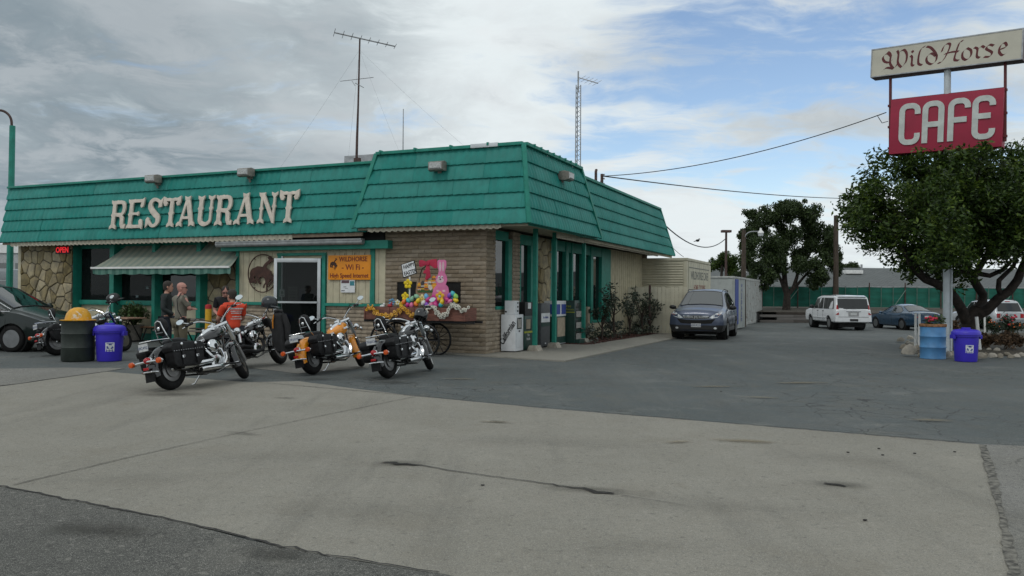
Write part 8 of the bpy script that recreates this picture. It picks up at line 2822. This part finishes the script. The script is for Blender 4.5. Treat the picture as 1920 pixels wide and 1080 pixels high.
# name box
WL, WR = -1.93, 1.79
tilt1 = R(2.35)
NB = Matrix.Translation(((WL + WR) / 2, 0, 8.09)) @ Matrix.Rotation(tilt1, 4, 'Y')
hw, hh = (WR - WL) / 2, .40
nb = obj('name_box', MB().box(-hw, hw, -.13, .30, -hh, hh, NB), mat('box_maroon_metal', (.07, .035, .045), .5), t, bevel=.01)
obj('name_face', MB().box(-hw + .03, hw - .03, -.145, -.132, -hh + .03, hh - .03, NB), M_signcream, nb)
for (x0, x1, z0, z1) in ((-hw, hw, hh - .03, hh), (-hw, hw, -hh, -hh + .03), (-hw, -hw + .03, -hh + .03, hh - .03), (hw - .03, hw, -hh + .03, hh - .03)):
 obj('face_trim', MB().box(x0, x1, -.155, -.132, z0, z1, NB), M_galv, nb)
BL = {
 'W': [[(.36, .72), (.2, .92), (.02, .74), (.10, .48), (.30, .40), (.42, .52)], [(.22, 1.0), (.34, .8), (.33, .35), (.48, .02)], [(.60, 1.0), (.66, .8), (.65, .32), (.80, .04)], [(.48, .02), (.58, .14), (.65, .32)], [(.66, .86), (.86, 1.0), (1.0, .72), (.97, .3), (.80, .04)], [(.04, .0), (.2, .12), (.48, .02)]],
 'i': [[(.1, .62), (.45, .5), (.42, .12), (.9, .04)], [(.35, .88), (.62, .78)]],
 'l': [[(1.0, 1.02), (.55, .92), (.3, .6), (.28, .14), (.75, .02)]],
 'd': [[(.05, 1.0), (.45, .88), (.9, .48), (.88, .16), (.52, .0), (.14, .16), (.10, .42), (.45, .6), (.84, .42)]],
 'H': [[(.0, .02), (.16, .06), (.34, .4), (.48, .9), (.34, 1.0), (.2, .84), (.14, .6)], [(.26, .46), (.56, .52), (.84, .5)], [(1.0, 1.04), (.86, .96), (.74, .5), (.68, .1), (.86, .02)]],
 'o': [[(.5, .62), (.12, .44), (.12, .14), (.5, .0), (.88, .18), (.88, .46), (.5, .62)]],
 'r': [[(.02, .6), (.32, .5), (.30, .12), (.58, .02)], [(.32, .44), (.68, .62), (.98, .52)]],
 's': [[(.92, .56), (.5, .64), (.22, .46), (.78, .22), (.6, .02), (.06, .04)]],
 'e': [[(.16, .32), (.82, .42), (.62, .64), (.2, .5), (.1, .2), (.48, .0), (.98, .16)]],
}
def smooth_path(pts, n=5):
 if len(pts) < 3:
  return pts
 out = []
 for i in range(len(pts) - 1):
  a, p_, q_, b_ = V((*pts[max(i - 1, 0)], 0)), V((*pts[i], 0)), V((*pts[i + 1], 0)), V((*pts[min(i + 2, len(pts) - 1)], 0))
  for k in range(n):
   s_ = k / n
   r_ = .5 * (2 * p_ + (q_ - a) * s_ + (2 * a - 5 * p_ + 4 * q_ - b_) * s_ ** 2 + (3 * p_ - a - 3 * q_ + b_) * s_ ** 3)
   out.append((r_.x, r_.y))
 out.append(pts[-1])
 return out
nib = (math.cos(R(42)) * .036, math.sin(R(42)) * .036)
for ch, u0, u1 in (('W', .082, .255), ('i', .277, .312), ('l', .322, .378), ('d', .385, .465), ('H', .47, .628), ('o', .622, .69), ('r', .70, .768), ('s', .762, .828), ('e', .852, .912)):
 mb = MB()
 w = (u1 - u0) * 2 * hw
 hcap = .50
 for j, st in enumerate(BL[ch]):
  P_ = smooth_path([(-hw + u0 * 2 * hw + x * w, -.235 + y * hcap) for x, y in st])
  a = [NB @ V((x + nib[0], -.1465 - .0006 * j, y + nib[1])) for x, y in P_]
  b_ = [NB @ V((x - nib[0], -.1465 - .0006 * j, y - nib[1])) for x, y in P_]
  mb.grid([a, b_])
 obj('lettering', mb, M_maroon, nb, smooth=0)
# CAFE panel
CL, CRt = -1.42, 1.34
NC = Matrix.Translation(((CL + CRt) / 2, 0, 6.255)) @ Matrix.Rotation(R(1.9), 4, 'Y')
hw2, hh2 = (CRt - CL) / 2, .76
cp = obj('cafe_panel', MB().box(-hw2, hw2, -.12, .26, -hh2, hh2, NC), M_signred, t, bevel=.012)
obj('panel_rim', MB().box(-hw2 - .015, hw2 + .015, -.02, .16, hh2 + .002, hh2 + .03, NC), M_maroon, cp)
def rr_arc(cx, cy, r_, a0, a1):
 return arc(cx, cy, r_, r_, a0, a1, 6)
lw, lh_ = .40, 1.0
half = .072
r_ = .15
CAFE = {
 'C': [[(lw, lh_ * .76)] + rr_arc(lw - r_, lh_ - r_, r_, 0, 90) + rr_arc(r_, lh_ - r_, r_, 90, 180) + rr_arc(r_, r_, r_, 180, 270) + rr_arc(lw - r_, r_, r_, 270, 360) + [(lw, lh_ * .24)]],
 'A': [[(0, -.06)] + rr_arc(r_, lh_ - r_, r_, 180, 90) + rr_arc(lw - r_, lh_ - r_, r_, 90, 0) + [(lw, -.06)], [(0, lh_ * .44), (lw, lh_ * .44)]],
 'F': [[(0, -.06)] + rr_arc(r_, lh_ - r_, r_, 180, 90) + rr_arc(lw - r_, lh_ - r_, r_, 90, 0) + [(lw, lh_ * .80)], [(0, lh_ * .50), (lw * .95, lh_ * .50)]],
 'E': [[(lw, lh_ * .80)] + rr_arc(lw - r_, lh_ - r_, r_, 0, 90) + rr_arc(r_, lh_ - r_, r_, 90, 180) + rr_arc(r_, r_, r_, 180, 270) + rr_arc(lw - r_, r_, r_, 270, 360) + [(lw, lh_ * .20)], [(0, lh_ * .54), (lw * .9, lh_ * .54)]],
}
for ch, u0 in (('C', .115), ('A', .330), ('F', .560), ('E', .770)):
 mb = MB()
 for j, st in enumerate(CAFE[ch]):
  poly = ribbon(st, half)
  mb.prism([(-hw2 + u0 * 2 * hw2 + x, -.47 + y) for x, y in poly], NC @ upright((0, -.121, 0), (1, 0, 0)), 0, .03 + .002 * j)
 obj('panel_letter', mb, M_signlet, cp, smooth=30)
for x in (-1.46, 1.36):
 obj('side_strut', MB().box(x - .03, x + .03, .02, .10, 5.6, 7.72), M_maroon, t)
 for z in (5.7, 6.3, 6.9):
  obj('strut_bolt', MB().box(x - .055, x + .055, .0, .06, z, z + .06), M_maroon, t)
insul = t.matrix_basis @ V((-1.55, 0, 6.75))
# overhead wires
wire('power_line', 'long overhead wire rising from the roof mast to the CAFE panel', [mast_top, insul], .35, .014, 24, group='overhead wires')
far_r = D(1640, 372, 60)
wire('power_line', 'overhead wire running from the roof mast past the tree top', [mast_top, far_r, D(2200, 395, 70)], .25, .022, 16, group='overhead wires')
wr_ = SI(1241, 412, .6)
wire('power_line', 'sagging wire from the end of the restaurant roof to the thin dark lamp post', [bmw @ V((.5, wr_.y, wr_.z)), D(1361, 447, 60)], .9, .03, 18, group='overhead wires')
wire('power_line', 'thin wire dropping behind the end of the restaurant roof to the trailer', [bmw @ V((.5, wr_.y, 4.3)), D(1282, 482, 36)], .1, .012, 8, group='overhead wires')
wire('power_drip_loop', 'small loop of wire at the left edge of the CAFE panel', [insul, insul + V((-.25, 0, -.1)), insul + V((-.12, 0, -.3)), insul + V((.05, 0, -.25))], 0, .010, 5, group='overhead wires')
bp2 = D(1308, 451, 50.8)
o = obj('small_bird', MB().ell((0, 0, 0), .12, .07, .08, 8, 6).ell((.1, 0, .09), .05, .045, .045, 8, 5).tube([(-.08, 0, -.02), (-.24, 0, -.06)], [.03, .02], 5).tube([(.14, 0, .09), (.18, 0, .085)], [.012, .003], 4), M_black, at=bp2)
tag(o, 'small dark bird perched on the sagging wire', 'bird')
# ---- planted island under the sign
M_rock = mat('field_rock', (.30, .265, .205), .9, var=.25, scale=4, bump=.4, bscale=12, rnd=.35)
M_dry = mat('dry_ground_cover', (.085, .052, .028), .9, var=.5, scale=12)
isl = [G(1702, 660), G(1716, 645), G(1760, 630), G(1850, 625), G(1960, 624), G(2000, 640), G(1985, 660), G(1930, 667), G(1850, 668), G(1780, 664), G(1728, 665)]
bb = MB()
ctr = V((0, 0, 0))
for p_ in isl:
 ctr += p_ / len(isl)
vs = [V((p_.x, p_.y, .012)) for p_ in isl] + [V((p_.x + (ctr.x - p_.x) * .25, p_.y + (ctr.y - p_.y) * .3, .09)) for p_ in isl]
n = len(isl)
bb.add(vs, [(i, (i + 1) % n, n + (i + 1) % n, n + i) for i in range(n)] + [tuple(range(n, 2 * n))])
structure(obj('island_soil', bb, M_soil, smooth=60))
def rock(px, py, w, h, lab, seed, z=0.0):
 """px,py: base centre pixel; w,h in pixels"""
 rg2 = random.Random(seed)
 p_ = G(px, py)
 k = p_.y / FPX
 rx_, rz_ = w * k / 2, h * k
 bm = bmesh.new()
 bmesh.ops.create_icosphere(bm, subdivisions=2, radius=1)
 ph = [rg2.uniform(0, 6) for _ in range(6)]
 for v_ in bm.verts:
  c_ = v_.co
  d_ = 1 + .13 * math.sin(c_.x * 2.3 + ph[0]) * math.sin(c_.y * 2.1 + ph[1]) + .12 * math.sin(c_.z * 3 + ph[2] + c_.x * 1.5) + rg2.uniform(-.05, .05)
  v_.co = V((c_.x * rx_ * d_, c_.y * rx_ * rg2.uniform(.68, .74) * d_, max(-.25, c_.z * d_) * rz_ * .62 + rz_ * .36))
 me = bpy.data.meshes.new('rock')
 bm.to_mesh(me)
 bm.free()
 me.materials.append(M_rock)
 for f in me.polygons:
  f.use_smooth = True
 me.set_sharp_from_angle(angle=R(30))
 o_ = link('rock', me, at=(p_.x, p_.y + rx_ * .4, z), rz=rg2.uniform(-.4, .4))
 return tag(o_, lab, 'rock', 'rocks edging the planted island')
RK = [(1690, 642, 16, 9, 'flat pale rock at the far left tip of the island'), (1708, 638, 12, 9, 'small rock behind the left end of the rock edge'), (1711, 650, 20, 10, 'long low rock left of the paired white posts'),
      (1695, 657, 14, 12, 'upright tan rock at the left curve of the edge'), (1709, 669, 30, 22, 'largest rounded tan rock left of the light blue barrel'), (1721, 659, 12, 12, 'darker rock tucked against the barrel top left'),
      (1725, 671, 9, 9, 'small rock touching the left side of the light blue barrel'), (1779, 660, 12, 8, 'small rock at the foot of the sign pole'), (1780, 672, 12, 14, 'grey rock between the barrel and the blue bin'), (1787, 668, 10, 10, 'rounded rock just left of the blue bin'),
      (1840, 675, 24, 14, 'big pale rock just right of the blue bin'), (1862, 673, 16, 12, 'white grey rock right of the big pale one'), (1855, 661, 14, 9, 'rock behind the leaning white post'), (1871, 662, 14, 10, 'tan rock in the back row of the right edge'),
      (1877, 673, 14, 10, 'middle rock of the right edge'), (1889, 668, 12, 9, 'dark grey rock in the right edge'), (1897, 673, 14, 8, 'low rock third from the right border of the picture'), (1908, 672, 14, 9, 'pale rock second from the right border of the picture'), (1918, 671, 12, 11, 'last rock at the right border of the picture'),
      (1702, 646, 10, 8, 'tan pebble-like rock in the left double row'), (1850, 668, 8, 7, 'small wedge rock between two pale ones')]
for k, (a, b_, w, h, lab) in enumerate(RK):
 rock(a, b_, w, h, lab, 100 + k)
def wpost(x0, y0, x1, y1, lab, r_=.036):
 p_ = G(x1, y1)
 p2 = D(x0, y0, p_.y)
 t_ = obj('marker_post', MB().tube([(0, 0, -.02), (p2.x - p_.x, 0, p2.z)], [r_, r_], 10), M_white, at=p_)
 return tag(t_, lab, 'post', 'white marker posts on the island')
wpost(1717, 587, 1716, 653, 'left of the paired upright white posts beside the barrel')
wpost(1724, 588, 1723, 655, 'right of the paired upright white posts beside the barrel')
wpost(1831, 594, 1838, 661, 'leaning white post behind the blue bin', .045)
wpost(1846, 590, 1847, 629, 'thin white post standing right of the tree trunk')
# ---- light blue barrel planter
M_barrel = mat('light_blue_drum', (.075, .225, .44), .5, var=.10, scale=4, dirt=((.16, .2, .25), 6, .55, .8, .4))
M_rustrim = mat('rusty_rim', (.24, .115, .05), .85, var=.35, scale=18)
M_redfl = mat('red_petal', (.50, .03, .06), .6, var=.2, scale=30)
p = G(1749, 674)
t = thing('barrel_planter', 'light blue steel barrel with a rusty rim planted with red flowers', 'barrel', at=(p.x * (p.y + .28) / p.y, p.y + .28, 0))
obj('drum', MB().lathe([(.29, 0), (.30, .015), (.295, .03), (.295, .27), (.307, .285), (.307, .30), (.295, .315), (.295, .54), (.307, .555), (.307, .57), (.295, .585), (.295, .80)], 32), M_barrel, t, smooth=40)
obj('rusty_rim', MB().lathe([(.296, .80), (.312, .81), (.318, .85), (.308, .875), (.285, .87), (.28, .80), (0, .80)], 32), M_rustrim, t, smooth=40)
mb = MB()
leaf_cloud(mb, [(V((.12, 0, .95)), .18), (V((0, 0, .9)), .2), (V((.2, .05, .98)), .14)], 150, .05, random.Random(4))
obj('leaves', mb, M_fern, t, smooth=0)
for k in range(9):
 a, b_ = rng.uniform(-.2, .05), rng.uniform(-.1, .1)
 obj('flower', MB().ell((a, b_, .96 + rng.uniform(-.03, .1)), .045, .045, .035, 7, 5), M_redfl, t)
# ---- planting
M_shrub = mat('dark_shrub_leaf', (.022, .040, .016), .6, var=.5, scale=9)
M_dryl = mat('russet_stems', (.105, .062, .033), .85, var=.5, scale=10)
M_orfl = mat('orange_bloom', (.62, .13, .02), .6, var=.2, scale=30)
def clump(name, lab, cat, px, py, w, h, n, size, m, seed, flowers=None, group=None, droop=-.4):
 rg2 = random.Random(seed)
 p_ = G(px, py)
 k = p_.y / FPX
 t_ = thing(name, lab, cat, at=(p_.x, p_.y + .3, .1), group=group)
 W2, H2 = w * k / 2, h * k
 mb_ = MB()
 bl = [(V((rg2.uniform(-.8, .8) * W2, rg2.uniform(-.5, .5) * W2 * .7, H2 * rg2.uniform(.3, .75))), min(W2, H2) * rg2.uniform(.35, .6)) for _ in range(9)]
 leaf_cloud(mb_, bl, n, size, rg2, droop=droop, hollow=.1)
 for _ in range(14):
  mb_.tube([(rg2.uniform(-.4, .4) * W2, rg2.uniform(-.3, .3) * W2, 0), bl[rg2.randrange(9)][0]], [.012, .006], 4)
 obj('foliage', mb_, m, t_, smooth=0)
 if flowers:
  for _ in range(flowers[1]):
   c_, r2 = bl[rg2.randrange(9)]
   d_ = V((rg2.gauss(0, 1), -abs(rg2.gauss(0, 1)), abs(rg2.gauss(0, 1)))).normalized()
   obj('flower', MB().ell(c_ + d_ * r2, flowers[2], flowers[2], flowers[2] * .7, 7, 5), flowers[0], t_)
clump('russet_shrub', 'low russet dried shrub right of the leaning white post', 'shrub', 1862, 660, 46, 30, 900, .05, M_dryl, 1)
clump('russet_shrub', 'wide russet dried shrub at the right border behind the rocks', 'shrub', 1905, 662, 56, 34, 1100, .05, M_dryl, 2)
clump('flower_clump', 'dark green clump with orange blooms beside the thin white post', 'flowers', 1872, 632, 34, 26, 500, .05, M_shrub, 3, (M_orfl, 10, .035))
clump('flower_clump', 'dark green clump with orange blooms at the right border', 'flowers', 1908, 634, 44, 28, 600, .05, M_shrub, 4, (M_orfl, 12, .035))
clump('rose_bush', 'red flowering rose bush in front of the silver four wheel drive', 'rose bush', 1897, 634, 34, 46, 420, .05, M_shrub, 5, (M_redfl, 14, .045))
clump('dark_shrub', 'dark rounded shrub between the tree trunk and the thin white post', 'shrub', 1856, 628, 26, 40, 700, .05, M_shrub, 6)
clump('trunk_growth', 'brown scrubby growth at the left foot of the tree trunk', 'shrub', 1800, 632, 26, 38, 500, .05, M_dryl, 7)
clump('trunk_growth', 'low brown growth behind the sign pole and barrel', 'shrub', 1781, 660, 20, 26, 300, .05, M_dryl, 8)
